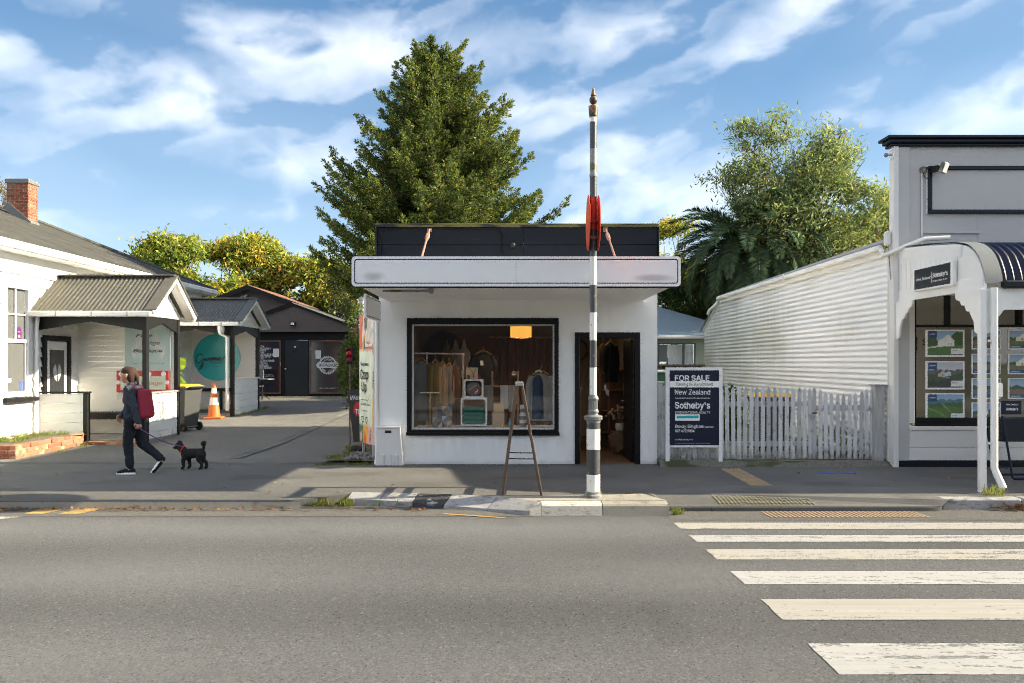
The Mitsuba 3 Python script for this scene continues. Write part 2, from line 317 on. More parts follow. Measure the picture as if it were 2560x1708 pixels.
M('teal', lambda p, n, uv: mi.Color3f(0.008, 0.38, 0.42), 0.25)
M('ink', (0.015, 0.015, 0.017), 0.6)
M('white_print', (0.80, 0.80, 0.79), 0.5)
M('print', 'v', 0.45)
M('grey_wall', (0.60, 0.605, 0.60), 0.6)
M('soil', lambda p, n, uv: mi.Color3f(0.085, 0.072, 0.055) * (0.4 + 1.2 * noise(p.x * 50, p.y * 50, 3.3)) * (0.7 + 0.6 * sp(p, 2)), 0.95)
M('verge', lambda p, n, uv: mix(mi.Color3f(0.13, 0.125, 0.11) * (0.6 + 0.8 * noise(p.x * 50, p.y * 50, 3.3)), (0.05, 0.06, 0.025), smoothstep(0.5, 0.65, fbm(p.x * 2.2, p.y * 5, 3, 3))), 0.95)
M('lawn', lambda p, n, uv: mi.Color3f(0.055, 0.075, 0.025) * (0.5 + 1.0 * sp(p, 6, 3)), 0.95)
M('gravel', (0.17, 0.165, 0.155), 0.9)
M('plaster_warm', lambda p, n, uv: mi.Color3f(0.30, 0.245, 0.195) * (0.85 + 0.2 * sp(p, 1.5, 2)), 0.8)
M('terracotta', lambda p, n, uv: mi.Color3f(0.26, 0.115, 0.06) * (0.75 + 0.4 * sp(p, 3, 3)), 0.7)
M('floor_wood', (0.12, 0.075, 0.045), 0.5)
for k, c in dict(cloth_black=(0.014, 0.015, 0.018), cloth_navy=(0.02, 0.045, 0.085), cloth_grey=(0.27, 0.255, 0.235), cloth_stone=(0.42, 0.40, 0.36), cloth_olive=(0.20, 0.155, 0.05), cloth_green=(0.02, 0.13, 0.095),
                 cloth_white=(0.62, 0.60, 0.57), cloth_brown=(0.13, 0.075, 0.05), cloth_slate=(0.16, 0.18, 0.19), maroon=(0.26, 0.025, 0.05), cloth_red=(0.55, 0.05, 0.03), cloth_tan=(0.42, 0.31, 0.20),
                 purple=(0.17, 0.09, 0.24), trousers=(0.014, 0.017, 0.024), jacket=(0.035, 0.042, 0.058), hair=(0.045, 0.025, 0.018), skin=(0.50, 0.28, 0.20), fur_black=(0.018, 0.017, 0.018)).items():
    M(k, c, 0.85, spec=0.25)
M('ceramic', (0.52, 0.47, 0.36), 0.4)
M('brass', (0.55, 0.36, 0.10), 0.35, metallic=0.8)
M('red_lens', (0.7, 0.01, 0.015), 0.12)
M('roof_red', (0.17, 0.085, 0.065), 0.8)
M('sign_blue', lambda p, n, uv: mi.Color3f(0.40, 0.50, 0.51) * (0.95 + 0.08 * sp(p, 3)), 0.4)
M('wing_grey', (0.52, 0.52, 0.53), 0.6)
M('red_sign', (0.50, 0.035, 0.035), 0.45)
M('sage', (0.56, 0.62, 0.50), 0.4)
M('bark', lambda p, n, uv: mi.Color3f(0.13, 0.105, 0.08) * (0.5 + 0.9 * fbm(p.x * 14, p.y * 14, p.z * 4, 3)), 0.9)
M('taupe', (0.22, 0.205, 0.175), 0.7)
M('glass_mid', (0.11, 0.115, 0.12), 0.1, spec=0.6)
M('glass_dark', (0.02, 0.022, 0.026), 0.08, spec=0.6)
M('purple_sign', (0.10, 0.02, 0.14), 0.4)
M('copper_trim', (0.20, 0.10, 0.07), 0.5)
M('paper_warm', (0.60, 0.42, 0.24), 0.7)
M('tile_beige', lambda p, n, uv: mi.Color3f(0.27, 0.20, 0.125) * (0.75 + 0.45 * sp(p, 12, 3)), 0.8)
M('stud', (0.20, 0.195, 0.12), 0.7)
M('rib_orange', (0.33, 0.23, 0.145), 0.7)
M('blue_mark', (0.05, 0.10, 0.42), 0.8)
scene['glass'] = {'type': 'thindielectric', 'int_ior': 1.5}
def leafmat(key, trans=0.6, rough=0.55):
    scene[key] = {'type': 'principledthin', 'base_color': {'type': 'mesh_attribute', 'name': 'vertex_color'}, 'roughness': rough, 'diff_trans': trans, 'spec_trans': 0.0, 'eta': 1.4}
leafmat('leaf', 0.7); leafmat('needle', 0.45); leafmat('dry_leaf', 0.5, 0.8)
# ---------------------------------------------------------------- ground, road, footpath
rng = np.random.default_rng(5)
def zg(y): return 0.032 * np.clip(np.asarray(y, float) - 16, 0, 24)
def zr(y): return np.maximum(-0.09 - 0.0065 * (np.asarray(y, float) - 5.8) ** 2, -0.168)
def zfp(y): return -0.0125 * np.clip(12.6 - np.asarray(y, float), 0, 9)
def struct(name, mesh, mat, label, smooth=None):
    return solo(name, mesh, mat, label, name.replace('_', ' '), kind='structure', smooth=smooth)

xs = np.concatenate([[-900, -300, -120], np.linspace(-60, 60, 61), [120, 300, 900]])
ys = np.concatenate([[-900, -300, -100, -40, 0, 12.9, 12.95], np.linspace(13.0, 60, 60), [100, 300, 1500]])
struct('ground', grid(lambda a, b: np.stack([a, b, np.where(b < 12.92, -0.45, zg(b) - 0.025)], -1), xs, ys), 'lawn', 'rough grass ground under and behind the street')
ry = np.concatenate([np.linspace(-9, 3, 7), np.linspace(3.3, 10.6, 40)])
road = struct('road', grid(lambda a, b: np.stack([a, b, zr(b)], -1), np.linspace(-60, 60, 121), ry), 'asphalt_road', 'grey asphalt street across the foreground', smooth=True)
struct('opposite_footpath', B(-60, 60, -14, -2.6, -0.4, -0.04), 'asphalt_path', 'asphalt footpath on the near side of the street')
# chip seal apron in the channel along the crossing and under the kerb
def apron(x0, x1, y0, y1, n=30):
    return grid(lambda a, b: np.stack([a, b, zr(b) + 0.004], -1), np.linspace(x0, x1, n), np.linspace(y0, y1, 6))
add('road__channel', apron(1.9, 14, 9.02, 9.75), 'chipseal', label='coarse pale chip seal channel beside the crossing')
add('road__channel', apron(-14, 0.3, 9.3, 9.95), 'chipseal', label='coarse chip seal channel along the left kerb')
# zebra crossing: left ends follow one line square to the kerb
bars = ((1308, 1323.5), (1339, 1355.6), (1374, 1400), (1429, 1462), (1499, 1551), (1610, 1688))
def road_y(py):
    y = 7.0
    for _ in range(30): y = (EYE - float(zr(y))) * F / (py - CY)
    return y
for i, (t, b) in enumerate(bars):
    y1, y0 = road_y(t), road_y(b)
    xl = 1.87
    edge = rng.normal(0, 0.008, 9)
    def bar(a, t):
        n1 = lambda k: (meshkit.fbm(np.stack([a * 9, 0 * a + i * 3.1 + k, 0 * a], -1), 4) - .5)
        c = y0 + .009 * n1(0) + t * (y1 - y0 + .009 * (n1(1) - n1(0)))
        x = np.where(a < xl + .001, a + .012 * (meshkit.fbm(np.stack([t * 5, 0 * t + i, 0 * t], -1), 3) - .5), a)
        return np.stack([x, c, zr(c) + 0.0042], -1)
    m = grid(bar, np.concatenate([np.arange(xl, 9, .02), np.linspace(9, 16, 20)]), np.linspace(0, 1, 9))
    add('road__crossing_bar', m, ('paint_cream', 'paint_white')[i % 2])
for t, b, x0, x1 in ((1293, 1304, -9, -5.75),):
    y1, y0 = road_y(t), road_y(b)
    m = tm([[x0, y0, zr(y0) + .006], [x1 - 0.28, y0, zr(y0) + .006], [x1, y1, zr(y1) + .006], [x0, y1, zr(y1) + .006]], [[0, 1, 2], [0, 2, 3]])
    add('road__lane_line', m, 'paint_white')
def quad_on_road(pts, mat, name):
    v = []
    for px, py in pts:
        y = road_y(py); v.append([X(px, y), y, float(zr(y)) + 0.008])
    add(name, tm(v, [[0, 1, 2], [0, 2, 3]]), mat)
quad_on_road([(-140, 1285.5), (-25, 1285.5), (40, 1271), (-30, 1271)], 'paint_yellow', 'road__hatch_line')
quad_on_road([(58, 1286.5), (105, 1286.5), (190, 1268.5), (120, 1268.5)], 'paint_yellow', 'road__hatch_line')
quad_on_road([(145, 1286.5), (192, 1286.5), (262, 1274), (205, 1272)], 'paint_yellow', 'road__hatch_line')
quad_on_road([(-100, 1272.5), (318, 1273.5), (345, 1266.5), (-100, 1267)], 'paint_yellow', 'road__hatch_line')
quad_on_road([(1105, 1286.5), (1262, 1297), (1264, 1295.6), (1110, 1285.2)], 'paint_yellow_worn', 'road__hatch_line')

fx = np.array([-60, -2.9, -2.3, -2.05, -1.6, -1.15, -0.7, -0.1, 0.2, 1.85, 1.95, 5.35, 5.42, 60])
fyv = np.array([9.80, 9.80, 10.02, 10.165, 10.125, 10.08, 9.99, 9.86, 9.66, 9.62, 9.60, 9.60, 9.86, 9.86])
fzv = np.array([-0.075, -0.075, -0.055, -0.035, -0.035, -0.035, -0.035, -0.035, -0.045, -0.045, -0.115, -0.115, -0.035, -0.035])
def fp(a, t):
    yf = np.interp(a, fx, fyv); y = yf + t * (13.06 - yf)
    z = zfp(y) + (np.interp(a, fx, fzv) - zfp(yf)) * np.exp(-(y - yf) / 0.38)
    z = z + 0.006 * (meshkit.noise(np.stack([a * 0.9, y * 1.2, 0 * a], -1)) - 0.5)
    return np.stack([a, y, z], -1)
fxs = np.unique(np.concatenate([np.linspace(-30, -9, 12), np.linspace(-9, 9, 150), np.linspace(9, 30, 12), [1.86, 1.94, 5.36, 5.41]]))
ts = np.linspace(0, 1, 26) ** 1.3
def fz(x, y):
    yf = np.interp(x, fx, fyv)
    return float(fp(np.array(float(x)), np.array((y - yf) / (13.06 - yf)))[2])
top = grid(fp, fxs, ts)
def skirt(a, t):
    p = fp(a, 0 * t); p[..., 2] = p[..., 2] - 0.25 * t
    return p
footpath = struct('footpath', cat([top, grid(skirt, fxs, np.array([1.0, 0.0]))]), 'asphalt_path', 'dark asphalt footpath along the shop fronts', smooth=40)
# darker patch of newer asphalt on the ramp to the crossing
def drape(poly_pts, lift, mat, name, label=None, step=0.25):
    g = Polygon(poly_pts); v, f = trimesh.creation.triangulate_polygon(g.segmentize(step), engine='earcut')
    v = np.column_stack([v, [fz(a, b) + lift for a, b in v]])
    return add(name, tm(v, f), mat, label=label)
M('asphalt_patch', lambda p, n, uv: path_col(p) * 1.18, 0.8, spec=0.35)
drape([(1.80, 10.15), (2.6, 10.75), (6.0, 10.55), (6.9, 10.3), (5.36, 9.62), (1.97, 9.62)], 0.005, 'asphalt_patch', 'footpath__ramp_patch', 'darker trapezoid patch of asphalt on the crossing ramp', 0.12)
# guiding strip of beige tactile tiles
for k in range(5):
    y1 = 12.27 - k * 0.31; y0 = y1 - 0.305
    dx = 0.045
    x0 = 3.345
    z = fz(3.5, (y0 + y1) / 2) + 0.006
    parts = [B(x0, x0 + .30, y0, y1, z - 0.02, z, 0.004)] + [B(x0 + .03 + .045 * j, x0 + .05 + .045 * j, y0 + .01, y1 - .01, z - .001, z + .005) for j in range(6)]
    add('footpath__tactile_paver', cat(parts), 'tile_beige')
studs = []
for i in range(24):
    for j in range(11):
        if rng.random() < 0.035: continue
        x, y = X(1785, 10.0) + i * 0.0505 + 0.0 * j, 9.92 - j * 0.052 + 0.28
        studs.append(lathe([(0.019, 0), (0.017, 0.004), (0.011, 0.006)], (x, y, fz(x, y) + 0.006), 8))
add('footpath__tactile_stud', cat(studs), 'stud', label='field of small worn yellow warning studs on the ramp', kind='stuff')
ribs = []
for i in range(34):
    x = 3.10 + i * 0.056
    ribs.append(grid(lambda a, b: np.stack([a, b, zr(b) + 0.012], -1), np.array([x, x + 0.024]), np.linspace(9.18, 9.56, 3)))
add('road__tactile_rib', cat(ribs), 'rib_orange', label='worn orange ribs of a warning strip in the channel', kind='stuff')
for (a, b) in (((2047, 1179), (2086, 1181.5)), ((2100, 1180), (2140, 1177.5))):
    y = 12.0
    x0, x1 = X(a[0], 11.85), X(b[0], 11.85)
    drape([(x0, 11.82), (x1, 11.78), (x1, 11.85), (x0, 11.89)], 0.006, 'blue_mark', 'footpath__paint_mark', 'short blue survey paint mark')

# ---- kerbs
kerb = struct('kerb', grid(lambda a, b: np.stack([a, 9.78 - 0.02 * b, -0.078 - 0.10 * b], -1), np.linspace(-30, -2.6, 30), np.array([1.0, 0.0])), 'concrete', 'concrete kerb with a painted build-out under the striped pole')
def lip(x0, x1):
    return cat([B(x0, x1, 9.735, 9.79, -0.24, -0.118, 0.012)])
o3 = lambda x, y: (880 + .3574 * x, 1020 + .3574 * y)
st = [((0, 590), (-42, 640), (-42, 664)), ((235, 595), (190, 645), (190, 672)), ((460, 600), (425, 658), (425, 690)), ((700, 606), (640, 680), (630, 708)), ((1020, 622), (945, 705), (940, 735)), ((1316, 657), (1245, 720), (1240, 756))]
P = []
for (b, l, g) in st:
    (bx, by), (lx, ly), (gx, gy) = o3(*b), o3(*l), o3(*g)
    Db = (EYE + 0.025) * F / (by - CY); Dl = Db - (.17, .18, .20, .235, .20, .135)[len(P)]; Dg = Dl - .008
    P.append(np.array([[X(bx, Db), Db, -0.020], [X(lx, Dl), Dl, Z(ly, Dl)], [X(gx, Dg), Dg, -0.21]]))
def stone(A, Bq, gap=0.006, crown=0.0):
    d = unit(Bq[0] - A[0]) * gap
    a, b = A + d, Bq - d
    back = np.array([0, 0, -0.22])
    v = np.vstack([a, [a[0] + back], b, [b[0] + back]])
    f = [(0, 1, 5), (0, 5, 4), (1, 2, 6), (1, 6, 5), (2, 3, 7), (2, 7, 6), (3, 0, 4), (3, 4, 7), (0, 2, 1), (0, 3, 2), (4, 5, 6), (4, 6, 7)]
    m = tm(v, f)
    return m
cols = ['kerb_white', 'kerb_white', 'kerb_black', 'kerb_white', 'kerb_white']
for i in range(5): add('kerb__kerb_stone', stone(P[i], P[i + 1]), cols[i])
# front stones of the island: two long ones and the rounded corner
yk, yt = 9.335, 9.475
x5 = float(P[5][2][0])
def front(x0, x1, mat, xb0=None, xb1=None, c=0.02):
    v = [[x0, yk, -0.21], [x1, yk, -0.21], [x1, yk + .02, -0.055], [x0, yk + .02, -0.055], [x0, yk + .045, -0.034], [x1, yk + .045, -0.034], [x0, yt + .08, -0.026], [x1, yt + .08, -0.026], [x0, yt + .08, -0.21], [x1, yt + .08, -0.21]]
    f = [(0, 1, 2), (0, 2, 3), (3, 2, 5), (3, 5, 4), (4, 5, 7), (4, 7, 6), (6, 7, 9), (6, 9, 8), (0, 3, 4), (0, 4, 6), (0, 6, 8), (1, 5, 2), (1, 7, 5), (1, 9, 7)]
    add('kerb__kerb_stone', tm(v, f), mat)
A5 = P[5]
corner = tm([A5[0], A5[1], A5[2], [0.40, yk, -0.21], [0.40, yk + .02, -.055], [0.40, yt + .08, -.026], [0.40, yt + .08, -0.21]],
            [(2, 3, 4), (2, 4, 1), (1, 4, 5), (1, 5, 0), (0, 5, 6)])
add('kerb__kerb_stone', corner, 'kerb_cream', label='cream painted kerb corner')
front(0.405, 1.130, 'kerb_cream'); front(1.140, 1.935, 'concrete')
# island top and end
isl = [(P[3][0][0], P[3][0][1] + .02), (P[4][0][0], P[4][0][1] + .02), (1.0, 9.93), (1.72, 10.06), (1.955, 9.56), (0.35, 9.54), (float(P[5][0][0]), float(P[5][0][1]) - 0.01), (float(P[4][0][0]), float(P[4][0][1]))]
v, f = trimesh.creation.triangulate_polygon(Polygon(isl).buffer(0), engine='earcut')
add('kerb__island_top', tm(np.column_stack([v, np.full(len(v), -0.0225)]), f), 'concrete', label='pale concrete top of the kerb build-out')
e = [(1.937, 9.36), (1.965, 9.50), (1.73, 10.08)]
for (p, q) in zip(e[:-1], e[1:]):
    add('kerb__end_face', tm([[p[0], p[1], -0.2], [q[0], q[1], -0.2], [q[0], q[1], -0.024], [p[0], p[1], -0.03]], [[0, 1, 2], [0, 2, 3]]), 'kerb_cream')
# right hand kerb
for i in range(4):
    x0 = 5.40 + i * 1.0
    add('kerb__kerb_stone', B(x0 + .004, x0 + .996, 9.70, 9.88, -0.22, -0.026, 0.02), 'kerb_white')
dr_x0, dr_x1 = -9.55, -2.75
drv = struct('driveway', grid(lambda a, b: np.stack([a, b, zg(b) + 0.006 + 0.012 * (meshkit.noise(np.stack([a, b * .7, 0 * a], -1)) - .5)], -1), np.linspace(dr_x0, dr_x1, 30), np.linspace(12.93, 29.4, 60)), 'asphalt_drive', 'coarse dark asphalt driveway rising to the workshop', smooth=True)
add('driveway__drain_strip', grid(lambda a, b: np.stack([a + 0.012 * (b - 14), b, zg(b) + 0.016 - 0.006 * np.cos((a + 4.73) * 25)], -1), np.linspace(-4.84, -4.62, 6), np.linspace(13.5, 23.2, 14)), 'asphalt_patch', label='shallow concrete drain strip running up the driveway', smooth=True)
struct('side_yard', grid(lambda a, b: np.stack([a, b, 0.0 * a + 0.004 + 0.07 * np.clip((b - 12.5) / .09, -.4, 1) - .004 + .012 * meshkit.noise(np.stack([a * 3, b * 9, 0 * a], -1))], -1), np.linspace(2.44, 6.3, 30), np.concatenate([np.linspace(12.46, 12.9, 12), np.linspace(13, 24.4, 20)])), 'verge', 'pale weedy yard strip behind the picket fence')
struct('garden_bed', grid(lambda a, b: np.stack([a, b, zg(b) + 0.02 + 0.05 * meshkit.noise(np.stack([a * 4, b * 4, 0 * a], -1))], -1), np.linspace(-3.05, -2.0, 14), np.linspace(12.85, 19, 50)), 'soil', 'dark soil bed beside the shop')

# ---------------------------------------------------------------- the shop
def wall_poly(pts, holes, y0, y1):                       # wall in the x-z plane between y0 (front) and y1
    return poly(pts, y1 - y0, (0, y1, 0), holes=holes)
def rect(x0, x1, z0, z1): return [(x0, z0), (x1, z0), (x1, z1), (x0, z1)]
FY = 12.83
shop = thing('shop_building', 'small white stucco shop with black window frame and dark parapet in the middle', 'shop')
add(shop + '__wall', wall_poly(rect(-2.12, 2.454, -.08, 3.0), [rect(-1.60, .775, .53, 2.345), rect(1.15, 2.115, -.02, 2.12)], FY, FY + .16), 'stucco')
add(shop + '__side_wall', cat([B(-2.115, -1.98, FY + .162, 19, -.08, 2.9), B(2.33, 2.449, FY + .162, 19, -.08, 2.9), B(-1.978, 2.328, 18.88, 19, -.08, 2.9)]), 'stucco')
add(shop + '__roof', B(-2.2, 2.52, FY + .17, 19.1, 2.905, 3.0), 'roof_grey')
for i, (a, b) in enumerate(((2.86, 3.315), (3.32, 3.60), (3.605, 3.885))):
    for (u, w) in ((-2.14, 0.25), (0.254, 2.455)):
        add(shop + '__parapet_board', B(u, w, FY - .03, FY + .10, a, b, .006), 'parapet_dark')
add(shop + '__parapet_cap', B(-2.17, 2.475, FY - .075, FY + .16, 3.89, 3.945, .008), 'moss_cap')
add(shop + '__parapet_edge', B(-2.172, -2.142, FY - .07, FY + .12, 2.9, 3.888, .004), 'parapet_dark')
add(shop + '__parapet_edge', B(2.457, 2.477, FY - .07, FY + .12, 2.9, 3.888, .004), 'parapet_dark')
def pp(px, py, D): return [X(px, D), D, Z(py, D)]
cab = [pp(952, 636, 12.78), pp(951, 590, 12.78), pp(958, 575, 12.78), pp(1000, 569, 12.78), pp(1080, 569, 12.78), pp(1145, 573, 12.78), pp(1230, 570, 12.78), pp(1250, 577, 12.78), pp(1255, 590, 12.78), pp(1253, 628, 12.78), pp(1258, 636, 12.78)]
add(shop + '__cable', tube(cab, .011, 6), 'black_trim', smooth=60)
add(shop + '__vent_dome', frame([X(1281, 12.79), 12.795, Z(613, 12.79)], (1, 0, 0), (0, 0, 1), lathe([(.058, 0), (.052, .03), (.03, .05), (.004, .055)], n=18)), 'charcoal', smooth=50)
# awning
AY = 10.30
ax0, ax1, az0, az1 = X(879, AY), X(1702, AY), Z(716, AY), Z(641, AY)
def rrect(x0, x1, z0, z1, r): return list(sbox(x0 + r, z0 + r, x1 - r, z1 - r).buffer(r, 6).exterior.coords)
aw = shop + '__awning'
add(aw, cat([poly(rrect(ax0, ax1, az0, az1, .05), .05, (0, AY + .05, 0)), B(ax0 + .04, ax1 - .04, AY + .05, FY - .04, az1 - .10, az1 - .05)]), 'sign_white', label='flat awning with a plain pale fascia sign')
add(aw + '__trim_line', poly(rrect(ax0 + .035, ax1 - .035, az0 + .035, az1 - .035, .035), .003, (0, AY, 0), holes=[rrect(ax0 + .047, ax1 - .047, az0 + .047, az1 - .047, .03)]), 'black_trim')
add(aw + '__panel_joint', B(X(1290, AY) - .003, X(1290, AY) + .003, AY - .0012, AY, az0 + .05, az1 - .05), 'facade_grey')
add(aw + '__soffit', B(ax0 + .06, ax1 - .06, AY + .055, FY - .005, az0 + .02, az0 + .05), 'white_paint')
add(aw + '__edge_strip', B(ax0 + .10, ax1 - .05, AY + .012, AY + .05, az0 - .02, az0 - .003), 'black_trim')  # black strip standing in for the shadow line under the fascia
for px in (1010, 1122, 1238, 1355, 1470, 1600):
    add(aw + '__screw', frame([X(px, AY), AY, az1 - .075], (1, 0, 0), (0, 0, 1), lathe([(.009, 0), (.006, .004)], n=8)), 'steel')
# soft grey smudges added for the blurred logos at both fascia ends
M('fade_grey', lambda p, n, uv: mix((0.70, 0.70, 0.72), (0.42, 0.42, 0.43), smoothstep(0.20, 0.02, dr.sqrt(dr.square(p.x - (ax0 + .29)) + dr.square((p.z - (az0 + .13)) * 2.2)))), 0.4)
add(aw + '__faded_logo', B(ax0 + .065, ax0 + .60, AY - .001, AY, az0 + .055, az1 - .055), 'fade_grey')
cxr = ax1 - .36
M('fade_grey_b', lambda p, n, uv: mix((0.70, 0.70, 0.72), (0.36, 0.36, 0.38), smoothstep(0.34, 0.10, dr.sqrt(dr.square(p.x - cxr) + dr.square((p.z - (az0 + .11)) * 5.0))) * 0.8), 0.4)
add(aw + '__faded_logo', B(ax1 - .72, ax1 - .06, AY - .001, AY, az0 + .052, az1 - .055), 'fade_grey_b')
for (x0, x1) in ((-1.19, -1.287), (1.475, 1.60)):
    a, b = np.array([x0, 10.62, az1 - .02]), np.array([x1, FY - .03, 3.86])
    add(aw + '__stay_rod', cat([tube([a, b], .016, 8), tube([a + (b - a) * .66, a + (b - a) * .80], .034, 6), tube([a + (b - a) * .63, a + (b - a) * .66], .026, 6), B(b[0] - .04, b[0] + .04, b[1] - .01, b[1] + .01, b[2] - .05, b[2] + .05, .006)]), 'copper_rust', smooth=40)
    add(aw + '__stay_plate', B(a[0] - .04, a[0] + .04, a[1] - .05, a[1] + .05, az1 - .05, az1 - .02, .006), 'steel')
# floodlight tube under the awning
add(shop + '__lamp_tube', cat([tube([[X(955, 10.9), 10.95, 2.672], [X(1072, 10.9), 10.95, 2.672]], .016, 8), tube([[X(1075, 10.9), 11.05, 2.69], [X(1080, 10.9), 10.75, 2.655]], .042, 16)]), 'pole_grey', smooth=40)
# window
wk = shop + '__window'
add(wk, cat([B(-1.66, -1.585, FY - .035, FY + .12, .47, 2.40, .006), B(.765, .833, FY - .035, FY + .12, .47, 2.40, .006), B(-1.584, .764, FY - .034, FY + .12, 2.30, 2.399, .006), B(-1.584, .764, FY - .034, FY + .12, .471, .565, .006)]), 'black_trim', label='large shop window in a black frame')
add(wk + '__sill', B(-1.67, .843, FY - .075, FY - .036, .472, .53, .006), 'black_trim')
add(wk + '__bead', cat([B(-1.583, -1.560, FY + .03, FY + .10, .566, 2.299), B(.742, .763, FY + .03, FY + .10, .566, 2.299), B(-1.559, .741, FY + .03, FY + .10, 2.28, 2.298), B(-1.559, .741, FY + .03, FY + .10, .567, .585)]), 'facade_light')
add(wk + '__pane', tm([[-1.56, FY + .06, .585], [.742, FY + .06, .585], [.742, FY + .06, 2.28], [-1.56, FY + .06, 2.28]], [[0, 1, 2], [0, 2, 3]]), 'glass')
# doorway
dk = shop + '__doorway'
add(dk, cat([B(1.10, 1.18, FY - .03, FY + .17, -.03, 2.166, .005), B(2.085, 2.17, FY - .03, FY + .17, -.03, 2.166, .005), B(1.181, 2.084, FY - .03, FY + .17, 2.07, 2.166, .005)]), 'black_trim', label='black framed open doorway')
add(dk + '__door', B(2.045, 2.083, FY + .172, FY + 1.0, .01, 2.06, .004), 'black_trim', label='black door standing open into the shop')
add(dk + '__door_handle', cat([tube([[2.045, FY + .85, 1.0], [1.99, FY + .85, 1.0], [1.99, FY + .75, 1.0]], .010, 6)]), 'steel', smooth=40)
add(dk + '__threshold', B(1.181, 2.084, FY - .01, FY + .17, -.02, .012), 'floor_wood')
# inside
add(shop + '__floor', B(-1.978, 2.328, FY + .165, 18.87, -.02, .010), 'floor_wood')
add(shop + '__ceiling', B(-1.978, 2.328, FY + .165, 18.87, 2.62, 2.66), 'plaster_warm')
add(shop + '__inner_wall', cat([B(-1.977, -1.94, FY + .166, 18.0, .011, 2.619), B(2.29, 2.327, FY + .166, 18.0, .011, 2.619), B(-1.939, 2.289, 17.5, 17.6, .011, 2.619), B(.84, 1.09, FY + .166, FY + .24, .011, 2.619)]), 'plaster_warm')
add(shop + '__back_panel', B(-1.15, .25, 17.40, 17.495, .3, 2.33, .01), 'terracotta', label='terracotta panel on the back wall')
add(shop + '__display_platform', B(-1.60, .79, FY + .166, FY + 1.05, .30, .56, .006), 'white_paint', label='low white display platform behind the window')
add(shop + '__counter', cat([B(1.185, 1.36, 14.6, 15.8, .011, 1.16, .01), B(1.183, 1.40, 14.55, 15.85, 1.162, 1.20, .006)]), 'wood_light')
add(shop + '__downpipe', cat([tube([[-2.155, FY - .03, 2.66], [-2.155, FY - .03, .10], [-2.16, FY - .07, .02], [-2.16, FY - .12, -.0]], .030, 10)]), 'white_paint', smooth=50)
add(shop + '__corner_trim', B(-2.165, -2.125, FY - .002, FY + .12, 0.02, 2.66, .004), 'facade_light')
# cast cover at the foot of the wall
ub = thing('utility_cover', 'white ribbed cover box with a dark plate at the left foot of the shop wall', 'utility box')
x0, x1 = X(941, 12.66), X(1001, 12.66)
def taper(x0, x1, y0, y1, z0, z1, t):
    v = [[x0, y0, z0], [x1, y0, z0], [x1, y1, z0], [x0, y1, z0], [x0 + t * .2, y0 + .02, z1], [x1 - t, y0 + .02, z1], [x1 - t, y1, z1], [x0 + t * .2, y1, z1]]
    f = [(0, 2, 1), (0, 3, 2), (4, 5, 6), (4, 6, 7), (0, 1, 5), (0, 5, 4), (1, 2, 6), (1, 6, 5), (2, 3, 7), (2, 7, 6), (3, 0, 4), (3, 4, 7)]
    return tm(v, f)
add(ub + '__cover', taper(x0, x1 + .02, 12.66, FY - .003, .19, .60, .035), 'facade_light')
add(ub + '__base', taper(x0 - .008, x1 + .035, 12.642, FY - .004, -.03, .195, .01), 'facade_light')
add(ub + '__lid', B(x0 - .003, x1 - .012, 12.655, FY - .002, .602, .625, .006), 'facade_light')
for i in range(3): add(ub + '__rib', B(x0 + .08 + i * .11, x0 + .13 + i * .11, 12.632, 12.66, .0, .178, .009), 'facade_light')
add(ub + '__plate', B(x0 + .14, x0 + .24, 12.664, 12.672, .525, .565, .003), 'charcoal')
# sign hanging under the awning end
hs = thing('hanging_sign', 'plain pale sign hanging end-on under the left end of the awning', 'sign')
sx = -2.07
pts = [(-.62, -.155), (.62, -.155), (.62, .175), (-.62, .175)]
add(hs + '__panel', frame([sx, 11.92, 2.50], (0, -1, 0), (0, 0, 1), B(-.62, .62, -.175, .165, -.02, .02, .008)), 'sign_white')
add(hs + '__border', frame([sx + .021, 11.92, 2.50], (0, 1, 0), (0, 0, 1), poly(rect(-.60, .60, -.155, .145), .002, (0, 0, 0), (1, 0, 0), (0, 1, 0), holes=[rect(-.585, .585, -.14, .13)])), 'pole_grey')
for y in (11.5, 12.35): add(hs + '__hanger', tube([[sx, y, 2.66], [sx, y, 2.72]], .008, 6), 'charcoal')

# lit pendant in the window
lamp = thing('pendant_lamp', 'lit amber drum pendant lamp seen through the shop window', 'lamp')
lx, ly, lz = X(1302, 14.6), 14.6, Z(830, 14.6)
sh = lathe([(.2, -.105), (.2, .105)], (0, 0, 0), 32)
sh = tm(sh.vertices[:64], sh.faces[:64])
scene[lamp + '__shade'] = dict(mikit.ply(xf(sh, t=(lx, ly, lz)), M('shade_fabric', (0.55, 0.36, 0.12), 0.8)), emitter={'type': 'area', 'radiance': rgb((0.085, 0.042, 0.0065))})
add(lamp + '__ring', cat([tube([[lx + .203 * math.cos(a), ly + .203 * math.sin(a), lz + s * .107] for a in np.linspace(0, 2 * np.pi, 33)], .006, 5) for s in (-1, 1)]), 'wood_brown')
add(lamp + '__cord', tube([[lx, ly, lz + .1], [lx, ly, 2.62]], .006, 5), 'charcoal')
bulb = lathe([(.002, -.05), (.035, -.03), (.04, 0), (.03, .03), (.012, .06)], (lx, ly, lz - .02), 12)
scene[lamp + '__bulb'] = dict(mikit.ply(bulb, M('bulb_glass', (0.8, 0.7, 0.5), 0.4), smooth=True), emitter={'type': 'area', 'radiance': rgb((34.0, 23.5, 13.0))})
glb = thing('ceiling_globe', 'lit white ceiling globe just inside the shop door', 'lamp')
gx, gy = X(1471, 14.4), 14.4
scene[glb + '__globe'] = dict(mikit.ply(lathe([(.01, -.075), (.06, -.055), (.085, 0), (.06, .05), (.03, .065)], (gx, gy, 2.30), 18), 'bulb_glass', smooth=True), emitter={'type': 'area', 'radiance': rgb((1.2, 0.95, 0.62))})
